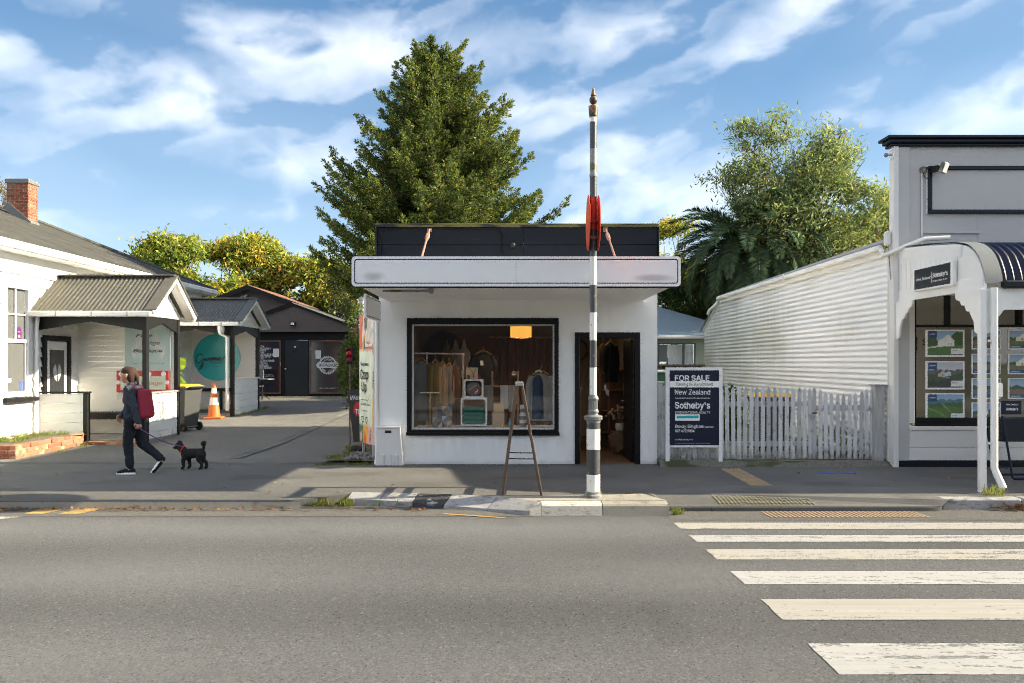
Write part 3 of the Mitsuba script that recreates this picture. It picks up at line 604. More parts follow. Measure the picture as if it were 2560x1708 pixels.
add(glb + '__stem', tube([[gx, gy, 2.36], [gx, gy, 2.62]], .012, 6), 'charcoal')

# ---- things on show
def loft(rings, n=28):
    """rings: (centre, rx, ry, ripple, count, phase)"""
    th = np.arange(n) * 2 * np.pi / n; V = []
    for (c, rx, ry, rp, k, ph) in rings:
        q = 1 + rp * np.cos(k * th + ph)
        V.append(np.stack([c[0] + rx * q * np.cos(th), c[1] + ry * q * np.sin(th), c[2] + 0 * th], -1))
    v = np.vstack(V); f = []
    for i in range(len(rings) - 1):
        for j in range(n):
            p, q = i * n + j, i * n + (j + 1) % n
            f += [(p, q, q + n), (p, q + n, p + n)]
    v = np.vstack([v, V[0].mean(0), V[-1].mean(0)])
    for j in range(n): f += [(len(v) - 2, (j + 1) % n, j), (len(v) - 1, (len(rings) - 1) * n + j, (len(rings) - 1) * n + (j + 1) % n)]
    return tm(v, f)
def garment(cx, cy, z0, z1, w, d=.07, mat='cloth_grey', sleeves=True, rot=0.0, seed=0):
    r = np.random.default_rng(seed); h = z1 - z0
    rings = []
    for t in np.linspace(0, 1, 12):
        ww = w * (0.36 + 0.64 * min(1, t / .12)) if t < .12 else w * (1 + .12 * t)
        rings.append(([0, 0, -h * t], ww / 2, d * (.6 + .6 * min(1, t * 4)), .02 + .13 * t, 7, r.uniform(0, 6)) if t == 0 else ([0, 0, -h * t], ww / 2, d * (.6 + .6 * min(1, t * 4)), .02 + .10 * t, 7, 1.0 + t))
    ms = [loft(rings)]
    if sleeves:
        for s in (-1, 1):
            ms.append(tube([[s * w * .42, 0, -.05], [s * w * .56, .01, -.2], [s * w * .60, .0, -h * .45], [s * w * .58, -.01, -h * .75]], [.06, .065, .055, .045], 10))
    m = xf(cat(ms), rotz(rot), (cx, cy, z1))
    return m
def hanger(cx, cy, z, w, rot=0.0):
    m = cat([tube([[-w / 2, 0, -.07], [-w / 6, 0, -.01], [0, 0, 0], [w / 6, 0, -.01], [w / 2, 0, -.07]], .012, 6), tube([[0, 0, 0], [0, 0, .05], [.025, 0, .08], [0, 0, .10]], .005, 5)])
    return xf(m, rotz(rot), (cx, cy, z))
def hang(name, label, cx, cy, z0, z1, w, mat, rot=0.0, seed=0, group=None, sleeves=True, cat_='garment'):
    g = thing(name, label, cat_, group)
    add(g + '__body', garment(cx, cy, z0, z1, w, mat=mat, rot=rot, seed=seed, sleeves=sleeves), mat, smooth=60)
    add(g + '__hanger', hanger(cx, cy, z1 + .05, w * .8, rot), 'wood_light', smooth=60)
    return g
g = hang('sweater', 'black long-sleeved sweater on a wooden hanger, back centre of the shop window', X(1208, 15.2), 15.2, Z(966, 15.2), Z(884, 15.2), .40, 'cloth_black', seed=1)
add(g + '__price_tag', B(X(1204, 15.0) - .03, X(1204, 15.0) + .03, 15.08, 15.085, Z(908, 15) - .045, Z(908, 15) + .045), 'white_print')
g = hang('cardigan', 'long stone-grey cardigan over a navy shirt at the right of the shop window', X(1352, 13.55), 13.55, .66, Z(934, 13.55), .36, 'cloth_grey', seed=2, sleeves=True)
add(g + '__shirt', garment(X(1344, 13.5), 13.47, .70, Z(938, 13.5), .17, .05, 'cloth_navy', sleeves=False, seed=3), 'cloth_navy', smooth=60)
add(g + '__collar', tube([pp(1338, 930, 13.46), pp(1348, 926, 13.46), pp(1354, 932, 13.47)], .014, 6), 'white_paint')
rail = thing('clothes_rail', 'white clothes rail at the left of the shop window', 'clothes rail')
rx = X(1067, 14.3)
add(rail + '__post', B(rx - .012, rx + .012, 14.28, 14.31, .02, Z(880, 14.3), .003), 'white_paint')
add(rail + '__post', B(rx + .62, rx + .644, 14.78, 14.81, .02, Z(884, 14.8), .003), 'white_paint')
add(rail + '__bar', tube([[rx - .35, 14.0, Z(884, 14.3)], [rx + .66, 14.82, Z(884, 14.3)]], .014, 8), 'white_paint')
for i, (px, m, w, z0, lab, rot) in enumerate(((1052, 'cloth_slate', .30, .62, 'slate grey top hung first on the white rail', .5), (1088, 'cloth_olive', .24, .78, 'mustard olive cardigan on the white rail', .9), (1106, 'cloth_tan', .22, .70, 'tan long coat on the white rail beside the mustard cardigan', 1.0), (1122, 'cloth_grey', .24, .9, 'pale grey coat on the white rail, furthest along it', 1.0), (1136, 'cloth_brown', .26, 1.0, 'brown jacket hung last on the white rail', 1.1))):
    hang('garment', lab, X(px, 14.2 + .1 * i), 14.2 + .12 * i, z0, 1.70 - .03 * i, w, m, rot=rot, seed=20 + i, group='garments on the white rail')
for i, (px, m, lab, z0) in enumerate(((1139, 'cloth_stone', 'pale scarf hanging in a point from the back wall, left', 1.5), (1160, 'cloth_white', 'cream scarf hanging in a point from the back wall, right', 1.35), (1117, 'cloth_olive', 'narrow ochre scarf hanging beside the arched mirror', 1.55))):
    x = X(px, 16.6)
    solo('scarf', loft([([x, 16.6, Z(848, 16.6)], .008, .01, 0, 5, 0), ([x, 16.6, Z(870, 16.6)], .06, .03, .1, 5, 0), ([x + .02, 16.6, 1.9], .10, .05, .15, 5, 1), ([x + .03, 16.6, z0], .15, .06, .2, 5, 2)]), m, lab, 'scarf', 'scarves hanging on the back wall', smooth=60)
mir = thing('arched_mirror', 'dark arched mirror on the back wall of the shop', 'mirror')
ac, az = X(1110, 17.3), 1.95
arch = [(-.40, -.75), (.40, -.75)] + [(.40 * math.cos(a), .40 * math.sin(a)) for a in np.linspace(0, np.pi, 16)]
add(mir + '__frame', poly([(x * 1.08, z * 1.05) for x, z in arch], .04, (ac, 17.395, az)), 'wood_dark')
add(mir + '__glass', poly(arch, .006, (ac, 17.354, az)), 'glass_dark')
cur = thing('curtain', 'dark pleated curtain across the back right of the shop', 'curtain')
cx0, cx1 = X(1236, 16.6), X(1382, 16.6)
def curt(a, b): return np.stack([cx0 + (cx1 - cx0) * a, 16.6 + .045 * np.sin(a * 42) + .015 * np.sin(a * 97), .05 + (Z(846, 16.6) - .05) * b], -1)
add(cur + '__cloth', grid(curt, np.linspace(0, 1, 140), np.linspace(0, 1, 4)), 'cloth_brown', smooth=True)
add(cur + '__rod', tube([[cx0 - .1, 16.55, Z(846, 16.6) + .02], [cx1 + .1, 16.55, Z(846, 16.6) + .02]], .014, 8), 'steel')
def crate(px0, px1, py0, py1, D, label):
    c = thing('display_crate', label, 'crate', 'white display crates in the shop window')
    x0, x1, z1, z0 = X(px0, D), X(px1, D), Z(py0, D), Z(py1, D)
    t = .022
    add(c + '__side_board', cat([B(x0, x0 + t, D, D + .3, z0, z1, .003)]), 'white_paint'); add(c + '__side_board', B(x1 - t, x1, D, D + .3, z0, z1, .003), 'white_paint')
    add(c + '__top_board', B(x0 + t, x1 - t, D, D + .3, z1 - t, z1, .003), 'white_paint'); add(c + '__bottom_board', B(x0 + t, x1 - t, D, D + .3, z0, z0 + t, .003), 'white_paint')
    for sx in (0, 1):
        for sz in (0, 1):
            a, b = (x0 + t if sx == 0 else x1 - t), (z0 + t if sz == 0 else z1 - t)
            s, q = (1 if sx == 0 else -1), (1 if sz == 0 else -1)
            add(c + '__corner_block', poly([(a, b), (a + s * .03, b), (a, b + q * .03)], .05, (0, D + .06, 0)), 'white_paint')
    return x0, x1, z0, z1
x0, x1, z0, z1 = crate(1151.8, 1216.8, 995.7, 1065, 13.3, 'lower and larger white display crate, with green cloth folded inside')
solo('folded_throw', cat([B(x0 + .03, x1 - .03, 13.33, 13.56, z0 + .024 + i * .075, z0 + .095 + i * .075, .03) for i in range(4)]), 'cloth_green', 'folded dark green throw inside the lower white crate', 'throw', smooth=50)
u0, u1, v0, v1 = crate(1159, 1207.5, 949, 995, 13.32, 'upper and smaller white display crate, with a round embroidered bag inside')
bag = thing('round_bag', 'round embroidered bag in red, ochre and grey inside the upper white crate', 'bag')
cxx, czz = (u0 + u1) / 2, v0 + .022 + .125
disc = frame([cxx, 13.50, czz], (1, 0, 0), (0, 0, 1), lathe([(.118, -.02), (.123, 0), (.115, .03), (.05, .045), (.003, .048)], n=28))
add(bag + '__body', xf(disc), 'cloth_slate', smooth=60)
for i, (m, a) in enumerate((('cloth_red', -.35), ('cloth_olive', .25), ('cloth_tan', .8))):
    add(bag + '__stripe', frame([cxx, 13.452, czz], (math.cos(.6), 0, math.sin(.6)), (-math.sin(.6), 0, math.cos(.6)), B(-.085, .085, -.035 + i * .035 - .015, -.012 + i * .035 - .015, 0, .004)), m)
add(bag + '__patch', cat([frame([cxx + .03 + .018 * i, 13.450, czz - .06 + .016 * i], (1, 0, 0), (0, 0, 1), B(-.006, .006, -.016, .016, 0, .004)) for i in range(3)]), 'white_print')
neck = thing('necklace_board', 'tan display board with a dark necklace on top of the white crates', 'display board')
add(neck + '__board', B(X(1165, 13.45), X(1195, 13.45), 13.44, 13.46, v1 + .004, Z(919, 13.45), .003), 'paper_warm')
add(neck + '__chain', tube([pp(1173, 920, 13.43), pp(1180, 929, 13.43), pp(1184, 937, 13.43), pp(1187, 929, 13.43), pp(1190, 920, 13.43)], .0035, 5), 'ink')
add(neck + '__pendant', tube([pp(1184, 936, 13.43), pp(1183, 944, 13.43)], .007, 5), 'ink')
for px, m in ((1171, 'cloth_brown'), (1198, 'maroon')):
    add(neck + '__earring_card', B(X(px, 13.4) - .022, X(px, 13.4) + .022, 13.395, 13.40, v1 + .003, v1 + .075), m)
lad = thing('wooden_rack', 'wooden ladder rack hung with folded cloths in the shop window', 'rack')
for px in (1230.9, 1295): add(lad + '__post', tube([[X(px, 13.9), 13.95, .56], [X(px, 13.9), 13.88, Z(928, 13.9)]], .016, 8), 'wood_light')
zb = Z(966, 13.9)
for z in (zb, .95): add(lad + '__rung', tube([[X(1207, 13.9), 13.9, z], [X(1297, 13.9), 13.9, z]], .014, 8), 'wood_light')
def cloth_on(px0, px1, py1, mat, label):
    x0, x1, z0 = X(px0, 13.86), X(px1, 13.86), Z(py1, 13.86)
    def fn(a, b): return np.stack([x0 + (x1 - x0) * a, 13.872 + .006 * np.sin(a * 9 + b * 2) - .02 * np.sin(np.pi * np.minimum(1, (1 - b) * 9) / 2) * 1.0, z0 + (zb + .016 - z0) * b], -1)
    front = grid(fn, np.linspace(0, 1, 12), np.linspace(0, 1, 12))
    back = xf(front, t=(0, .055, .0))
    solo('hung_cloth', cat([front, back, B(x0, x1, 13.86, 13.925, zb + .014, zb + .020)]), mat, label, 'cloth', 'cloths hung on the wooden rack', smooth=50)
cloth_on(1209, 1231.5, 1028, 'cloth_grey', 'taupe cloth hung at the left of the wooden rack')
cloth_on(1251, 1271, 1022, 'cloth_white', 'white cloth hung in the middle of the wooden rack')
cloth_on(1272, 1287, 1030, 'cloth_stone', 'off-white cloth hung at the right of the wooden rack')
# patchwork cushion
def tri_print(o, r, u, w, h, nx, nz, palette, seed):
    r_ = np.random.default_rng(seed); v, f, c = [], [], []
    for i in range(nx):
        for j in range(nz):
            a, b = (i / nx - .5) * w, (j / nz - .5) * h
            q = [(a, b), (a + w / nx, b), (a + w / nx, b + h / nz), (a, b + h / nz)]
            for t in (((0, 1, 2), (0, 2, 3)) if (i + j) % 2 else ((0, 1, 3), (1, 2, 3))):
                col = palette[r_.integers(len(palette))]
                for k in t: v.append((*q[k], 0)); c.append(col)
                f.append((len(v) - 3, len(v) - 2, len(v) - 1))
    m = tm(v, f)
    p = m.vertices; bulge = .05 * np.cos(p[:, 0] / w * 3.0) * np.cos(p[:, 1] / h * 3.0)
    p = p.copy(); p[:, 2] = bulge
    return frame(o, r, u, tm(p, m.faces)), np.array(c, float)
cu = thing('patchwork_cushion', 'cushion of coloured triangles at the lower left of the shop window', 'cushion')
m, c = tri_print([X(1106, 13.35), 13.32, .745], (1, 0, .1), (0, .25, 1), .34, .36, 4, 4, [(.30, .12, .05), (.10, .16, .19), (.05, .10, .13), (.42, .39, .34), (.14, .05, .05), (.09, .09, .08), (.22, .19, .15)], 4)
add(cu + '__front', m, 'print', color=c)
add(cu + '__back', frame([X(1106, 13.35), 13.35, .745], (1, 0, .1), (0, .25, 1), loft([([0, 0, 0], .17, .18, 0, 4, 0), ([0, 0, -.06], .13, .14, 0, 4, 0)])), 'cloth_brown', smooth=40)
js = thing('jewellery_stand', 'small white T-shaped jewellery stand at the left of the window', 'stand')
jx = X(1075, 13.4)
add(js + '__tray', cat([B(jx - .17 + i * .115, jx - .07 + i * .115, 13.36, 13.46, Z(983, 13.4), Z(981, 13.4) + .004) for i in range(3)]), 'white_paint')
add(js + '__stem', cat([tube([[jx, 13.41, .56], [jx, 13.41, Z(983, 13.4)]], .012, 8), lathe([(.07, .56), (.07, .575), (.02, .585)], (jx, 13.41, 0), 16)]), 'wood_light')
bx_ = thing('gift_box', 'small brown gift box with yellow trinkets beside the rack', 'box')
add(bx_ + '__box', cat([B(X(1231, 13.35), X(1261, 13.35), 13.35, 13.5, .562, Z(1031, 13.35), .006)]), 'cloth_tan')
add(bx_ + '__card', B(X(1234, 13.42), X(1260, 13.42), 13.41, 13.42, Z(1031, 13.35) + .002, Z(1010, 13.35)), 'paper_warm')
add(bx_ + '__trinket', cat([lathe([(.02, 0), (.024, .02), (.012, .035), (.016, .05), (.003, .062)], (X(1256, 13.33), 13.33, .565 + .0), 12)]), 'lid_yellow', smooth=50)
add(bx_ + '__trinket', cat([B(X(1240, 13.33) - .03, X(1240, 13.33) + .02, 13.32, 13.34, .565, .66, .004)]), 'cloth_tan')
solo('teal_vase', lathe([(.028, 0), (.038, .03), (.034, .075), (.014, .12), (.016, .15)], (X(1274, 13.35), 13.35, .56), 16), M('teal_glaze', (0.06, 0.22, 0.22), 0.3), 'small teal bottle vase in the shop window', 'vase', smooth=50)
sv = thing('striped_vase', 'tall grey and white banded vase behind the folding stand', 'vase')
for i in range(6):
    add(sv + '__band', lathe([(.055 + .008 * math.sin(i * .9), 0), (.055 + .008 * math.sin(i * .9 + .9), .062)], (X(1307, 13.5), 13.5, .56 + i * .0625), 18), ('cloth_slate', 'cloth_white')[i % 2], smooth=50)
solo('silver_ball', trimesh.creation.icosphere(3, .06).apply_translation([X(1285, 14.2), 14.2, Z(936, 14.2)]), M('chrome', (0.75, 0.72, 0.7), 0.08, metallic=1.0), 'shiny silver ball ornament above the rack', 'ornament', smooth=True)
# in the doorway
hang('coat', 'dark floral coat on a hanger inside the doorway', X(1526, 14.6), 14.6, 1.30, 2.02, .24, 'cloth_black', rot=.5, seed=8)
hang('dress', 'black dress hung behind the coat in the doorway', X(1508, 14.9), 14.9, 1.45, 1.98, .22, 'cloth_brown', rot=.7, seed=9)
pt = thing('price_tags', 'bunch of white price tags hanging in the doorway', 'price tags')
for i, (px, py) in enumerate(((1513, 969), (1517, 979), (1520, 982))): add(pt + '__tag', B(X(px, 14.4) - .018, X(px, 14.4) + .018, 14.4 + .01 * i, 14.404 + .01 * i, Z(py, 14.4) - .05, Z(py, 14.4) + .05), 'white_print')
shf = thing('shelf_unit', 'dark wooden shelf unit inside the doorway', 'shelf')
for px in (1500, 1522, 1574): add(shf + '__post', B(X(px, 15.2) - .02, X(px, 15.2) + .02, 15.18, 15.22, .011, 1.55, .003), 'wood_brown')
for z in (.30, .72, 1.12, 1.5): add(shf + '__shelf', B(X(1499, 15.2), X(1575, 15.2), 15.15, 15.5, z, z + .03, .003), 'wood_brown')
add(shf + '__back', B(X(1499, 15.2), X(1575, 15.2), 15.505, 15.52, .011, 1.52), 'wood_dark')
pot = thing('dried_flower_pot', 'cream pot of dried brown flowers inside the doorway', 'pot plant')
px_, py_ = X(1551, 14.2), 14.2
add(pot + '__pot', lathe([(.055, 0), (.085, .03), (.095, .10), (.085, .14), (.075, .145)], (px_, py_, Z(1078, 14.2)), 20), 'ceramic', smooth=50)
stems = [tube([[px_ + .02 * math.cos(a), py_ + .02 * math.sin(a), Z(1062, 14.2)], [px_ + q * .5 * math.cos(a), py_ + .1 * math.sin(a), Z(1040, 14.2)], [px_ + q * math.cos(a), py_ + .18 * math.sin(a), Z(1062 - hh, 14.2)]], .004, 4) for a, q, hh in zip(rng.uniform(0, 6.28, 26), rng.uniform(.06, .26, 26), rng.uniform(15, 48, 26))]
add(pot + '__stem', cat(stems), 'cloth_brown')
tips = np.array([s.vertices[-1] for s in stems])
heads = cat([trimesh.creation.icosphere(1, rng.uniform(.015, .032)).apply_translation(t) for t in tips])
add(pot + '__flower', heads, 'cloth_tan')
add(pot + '__stand', B(px_ - .16, px_ + .15, py_ - .1, py_ + .2, .011, Z(1079, 14.2), .006), 'wood_dark')
rug = solo('woven_bag', frame([X(1547, 13.9), 13.95, .26], (.8, 0, .45), (-.45, .15, .8), B(-.13, .13, -.17, .17, -.04, .04, .03)), M('weave', lambda p, n, uv: mix((0.20, 0.12, 0.06), (0.07, 0.04, 0.025), smoothstep(0.4, 0.6, noise(p.x * 90, p.y * 90, p.z * 90))), 0.9), 'brown woven bag leaning on the stand in the doorway', 'bag')
wr = thing('twig_wreath', 'dark twig wreath hanging on the wall left of the doorway', 'wreath')
wc = np.array([1.55, 17.35, 1.95])
add(wr + '__ring', cat([tube([wc + [.22 * math.cos(a + p) * (1 + .06 * math.sin(5 * a + p)), -.03 * math.sin(3 * a + p), .22 * math.sin(a + p) * (1 + .05 * math.cos(4 * a))] for a in np.linspace(0, 6.28, 30)], .010, 5) for p in (0, .7, 2.1)]), 'wood_dark', smooth=40)
# ---------------------------------------------------------------- street furniture
pole = thing('crossing_pole', 'black and white banded crossing pole with two red discs on the kerb', 'pole')
PX, PY, PZ = 1.072, 9.80, -0.022
def pz(py): return Z(py, PY)
def band(r0, r1, py0, py1, mat, n=36, lab=None):
    z0, z1 = pz(py0), pz(py1)
    add(pole + '__band', lathe([(r0, z0), (r1, z1)], (PX, PY, 0), n), mat, smooth=50)
add(pole + '__base', lathe([(.125, PZ), (.125, PZ + .03), (.10, PZ + .045), (.10, PZ + .07), (.088, PZ + .075)], (PX, PY, 0), 36), 'pole_grey', smooth=40)
zs = [(PZ + .075, None)]
R = .0845
q = [(1233, 1185.5, 'pole_white'), (1185.5, 1123, 'pole_black'), (1123, 1072, 'pole_white'), (1072, 1056, 'pole_black')]
for i, (a, b, m) in enumerate(q): band(R, R, a, b, m)
col = [(R, 1057), (.092, 1053), (.090, 1050), (.100, 1048), (.112, 1045), (.118, 1042), (.104, 1039), (.060, 1037), (.058, 1034), (.068, 1031), (.070, 1028), (.060, 1025), (.058, 1022)]
add(pole + '__collar', lathe([(r, pz(y)) for r, y in col], (PX, PY, 0), 36), 'cast_grey', smooth=35)
add(pole + '__collar_bead', cat([xf(B(-.009, .009, -.006, .006, -.012, .012, .003), rotz(a + math.pi / 2), (PX + .107 * math.cos(a), PY + .107 * math.sin(a), pz(1047))) for a in np.arange(28) * 2 * np.pi / 28]), 'cast_grey')
add(pole + '__fluted_neck', lathe([(.050, pz(1024)), (.050, pz(1002))], (PX, PY, 0), 24), 'cast_grey')
add(pole + '__flute', cat([tube([[PX + .051 * math.cos(a), PY + .051 * math.sin(a), pz(1023)], [PX + .051 * math.cos(a), PY + .051 * math.sin(a), pz(1000)]], .008, 6) for a in np.arange(14) * 2 * np.pi / 14]), 'cast_grey', smooth=50)
add(pole + '__neck_ring', lathe([(.05, pz(1003)), (.064, pz(1000)), (.068, pz(996)), (.058, pz(992)), (.048, pz(989)), (.047, pz(987))], (PX, PY, 0), 36), 'cast_grey', smooth=35)
q = [(988, 919, 'pole_white'), (919, 851, 'pole_black'), (851, 782, 'pole_white'), (782, 713, 'pole_black'), (713, 642, 'pole_white'), (642, 556, 'pole_black'), (556, 496, 'disc_back'), (496, 442, 'pole_grey'), (442, 373, 'pole_grey'), (373, 306, 'pole_black'), (306, 292, 'pole_white')]
q = [(988, 919, 'pole_white'), (919, 851, 'pole_black'), (851, 782, 'pole_white'), (782, 713, 'pole_black'), (713, 642, 'pole_white'), (642, 574, 'pole_black'), (574, 496, 'disc_back'), (496, 440, 'pole_black'), (440, 373, 'pole_grey'), (373, 306, 'pole_black'), (306, 293, 'pole_white')]
for a, b, m in q:
    r = .0455 if a > 600 else .0435
    band(r, r, a, b, m)
add(pole + '__joint', lathe([(.047, pz(443)), (.050, pz(441)), (.050, pz(437)), (.045, pz(435))], (PX, PY, 0), 28), 'pole_grey', smooth=35)
add(pole + '__cap', lathe([(.046, pz(294)), (.053, pz(292)), (.055, pz(289)), (.058, pz(276)), (.060, pz(270)), (.062, pz(268)), (.060, pz(266)), (.030, pz(265.5))], (PX, PY, 0), 30), 'pole_rust', smooth=35)
add(pole + '__finial', lathe([(.030, pz(266)), (.026, pz(263)), (.020, pz(261)), (.030, pz(259.5)), (.044, pz(256)), (.050, pz(251)), (.046, pz(246)), (.032, pz(242)), (.022, pz(241)), (.018, pz(240.5)), (.032, pz(239.5)), (.030, pz(238)), (.022, pz(230)), (.012, pz(222)), (.002, pz(217.5))], (PX, PY, 0), 30), 'pole_rust', smooth=45)
for s, px in ((-1, 1469), (1, 1496.5)):
    cx_ = X(px, PY) ; cz = pz(558)
    prof = lathe([(.002, .0), (.335, .0), (.345, .003), (.346, .008), (.340, .011), (.002, .013)], n=48)
    th = -s * .033
    m = frame([cx_, PY, cz], (math.sin(th), -s * math.cos(th), 0), (0, 0, 1), prof)
    add(pole + '__disc', xf(m), 'disc_red', smooth=35)
for py in (556, 595):
    add(pole + '__bracket', cat([lathe([(.052, pz(py) - .02), (.052, pz(py) + .02)], (PX, PY, 0), 20), beam([X(1469, PY) + .02, PY - .05, pz(py)], [X(1496.5, PY) - .02, PY - .05, pz(py)], .03, .012)]), 'disc_back' if py < 570 else 'copper_rust')

# folding A-frame stand seen end-on
st_ = thing('folding_stand', 'brown wooden folding A-frame stand without a board, end-on on the footpath', 'folding stand')
apex_x, apex_z = X(1299, 9.98), Z(959, 9.98)
for s, xb, y0, y1 in ((-1, X(1257, 9.98), 9.98, 10.58), (1, X(1354, 9.98), 9.98, 10.56)):
    for y in (y0, y1):
        zb_ = fz(xb, y)
        add(st_ + '__leg', beam([xb, y, zb_], [apex_x + s * .028, y, apex_z], .032, .045, up=(0, 1, 0), c=.004), 'wood_dark')
    for t in (.16, .55, .97):
        p = np.array([xb + (apex_x + s * .028 - xb) * t, 0, zb_ + (apex_z - zb_) * t])
        add(st_ + '__rail', B(p[0] - .010, p[0] + .010, y0 + .024, y1 - .024, p[2] - .028, p[2] + .028, .003), 'wood_dark')
add(st_ + '__hinge', cat([B(apex_x - .05, apex_x + .05, y - .012, y + .03, apex_z - .03, apex_z + .012, .004) for y in (9.96, 10.55)]), 'steel')
for py in (1131, 1146):
    z = Z(py, 9.98); t = (z + .03) / (apex_z + .03)
    xa, xb2 = X(1257, 9.98) + (apex_x - X(1257, 9.98)) * t, X(1354, 9.98) + (apex_x - X(1354, 9.98)) * t
    add(st_ + '__spreader', cat([tube([[xa, 9.965, z], [(xa + xb2) / 2, 9.96, z - .004], [xb2, 9.965, z - .006]], .008, 6)]), 'charcoal')

# FOR SALE board
fs = thing('for_sale_sign', 'navy property board reading FOR SALE in a white timber frame before the picket fence', 'sign')
SD = 12.60
sx0, sx1 = X(1665, SD), X(1806.5, SD)
add(fs + '__post', B(sx0, sx0 + .062, SD, SD + .06, .04, Z(918.7, SD), .004), 'white_paint'); add(fs + '__post', B(sx1 - .062, sx1, SD, SD + .06, .04, Z(918.7, SD), .004), 'white_paint')
add(fs + '__rail', B(sx0 + .063, sx1 - .063, SD + .002, SD + .058, Z(926.5, SD), Z(919, SD), .004), 'white_paint'); add(fs + '__rail', B(sx0 + .063, sx1 - .063, SD + .002, SD + .058, Z(1119, SD), Z(1112.5, SD), .004), 'white_paint')
bx0, bx1, bz0, bz1 = sx0 + .060, sx1 - .060, Z(1112.8, SD), Z(926, SD)
add(fs + '__board', B(bx0, bx1, SD - .006, SD - .001, bz0, bz1), 'navy')
fp_ = SD - .0065
zz = lambda py: Z(py, SD); xx = lambda px: X(px, SD)
def s_text(s, px0, px1, py_base, cap, bold=False, mat='white_print'):
    add(fs + '__lettering', text_at(s, cap * SD / F, (xx(px0), fp_ - (.002 if mat == 'ink' else 0), zz(py_base)), width=(px1 - px0) * SD / F, bold=bold), mat)
s_text('FOR SALE', 1687, 1773, 952, 13.2, True)
add(fs + '__white_strip', B(bx0, bx1, fp_ - .001, fp_ + .0004, zz(968.5), zz(953)), 'white_print')
s_text('Viewing By Appointment', 1689.5, 1783, 965, 8.6, False, 'ink')
s_text('New Zealand', 1687, 1775, 986.5, 12.2)
add(fs + '__rule', B(xx(1687), xx(1775), fp_ - .001, fp_ + .0004, zz(996), zz(995)), 'white_print')
s_text("Sotheby's", 1687, 1775, 1021, 15.2, True)
s_text('INTERNATIONAL REALTY', 1687.5, 1775, 1034, 5.6)
add(fs + '__arrow_label', B(xx(1687.5), xx(1749), fp_ - .001, fp_ + .0004, zz(1052), zz(1035.8)), 'white_print')
add(fs + '__arrow', poly([(xx(1690), zz(1043)), (xx(1696), zz(1037.2)), (xx(1695), zz(1040.2)), (xx(1746.5), zz(1038.7)), (xx(1746.5), zz(1046)), (xx(1695), zz(1046.2)), (xx(1696.5), zz(1049.5))], .002, (0, fp_ - .0005, 0)), 'teal')
s_text('Brady Bingham', 1688, 1760, 1070, 8.0)
s_text('AREINZ', 1762.5, 1783.5, 1070, 4.2)
s_text('027 472 9004', 1687.5, 1736, 1080.5, 6.2, True)
s_text('nzsothebysrealty.com', 1687.5, 1732, 1100.5, 3.6)
add(fs + '__small_print', B(xx(1687.5), xx(1775), fp_ - .0005, fp_ + .0004, zz(1109.4), zz(1108.7)), 'facade_grey')
for px, py in ((1673, 940), (1673, 1012), (1673, 1086), (1800, 940), (1800, 1022), (1800, 1102), (1735, 923), (1735, 1116)):
    add(fs + '__nail', B(xx(px) - .005, xx(px) + .005, SD - .004, SD + .003, zz(py) - .005, zz(py) + .005), 'charcoal')

# picket fence
fence = thing('picket_fence', 'weathered white picket fence with a dipped gate between the shop and the right-hand building', 'fence')
FD = 12.76
def picket(x, z0, z1, w, lean, mat, holder, d=.016):
    pts = [(-w / 2, z0), (w / 2, z0), (w / 2, z1 - .15), (w * .36, z1 - .128), (w / 2, z1 - .095), (w * .42, z1 - .05), (.0, z1), (-w * .42, z1 - .05), (-w / 2, z1 - .095), (-w * .36, z1 - .128), (-w / 2, z1 - .15)]
    m = poly([(a + lean * (b - z0), b) for a, b in pts], d, (x, FD, 0))
    add(holder + '__picket', m, mat)
zx = lambda a: 1640 + a * .2678
zy = lambda b: 900 + b * .2678
mats = ['picket_a', 'picket_b', 'picket_c', 'picket_a']
prng = np.random.default_rng(12)
for i, (a, t) in enumerate(((70, 230), (145, 240), (200, 240), (255, 240), (310, 240), (362, 240), (415, 240), (470, 240), (525, 240), (578, 240), (612, 245), (665, 248), (720, 249), (775, 248), (830, 252), (885, 250), (940, 251), (995, 252), (1050, 252), (1105, 251), (1160, 252), (1217, 254), (1273, 256), (1330, 257), (1385, 259), (1440, 260))):
    picket(X(zx(a), FD), .085 + prng.uniform(0, .02), Z(zy(t), FD), .062, prng.normal(0, .006), mats[prng.integers(4)], fence)
for t in ((.30, .38), (.95, 1.03)):
    add(fence + '__rail', B(X(zx(40), FD), X(zx(1455), FD), FD + .002, FD + .045, *t, .004), 'picket_c')
gate = fence + '__gate'
gx0, gx1 = X(zx(1465), FD), X(zx(2028), FD)
add(gate, cat([B(gx0, gx1, FD + .003, FD + .045, .22, .30, .004), B(gx0, gx1, FD + .003, FD + .045, .88, .97, .004), beam([gx0 + .25, FD + .024, .86], [gx1 - .08, FD + .024, .32], .035, .08, up=(0, 1, 0))]), 'picket_c', label='dipped gate of the picket fence')
for i, (a, t) in enumerate(((1478, 250), (1532, 272), (1587, 292), (1640, 305), (1695, 312), (1748, 315), (1803, 310), (1858, 303), (1912, 288), (1966, 268), (2013, 250))):
    picket(X(zx(a), FD), .095, Z(zy(t), FD), .062, prng.normal(0, .006) + (.02 if i == 8 else 0), 'picket_c' if i == 0 else mats[prng.integers(4)], gate)
add(gate + '__latch', B(X(zx(1452), FD), X(zx(1497), FD), FD - .04, FD - .018, Z(zy(503), FD), Z(zy(486), FD), .003), 'wood_dark')
px0, px1 = X(zx(2040), 12.66), X(zx(2128), 12.66)
add(fence + '__post', B(px0, px1, 12.64, 12.80, -.05, Z(zy(240), 12.66), .008), 'post_grey')
add(fence + '__post_cap', B(px0 - .03, px1 + .03, 12.61, 12.83, Z(zy(240), 12.66) + .001, Z(zy(229), 12.66), .006), 'post_grey')
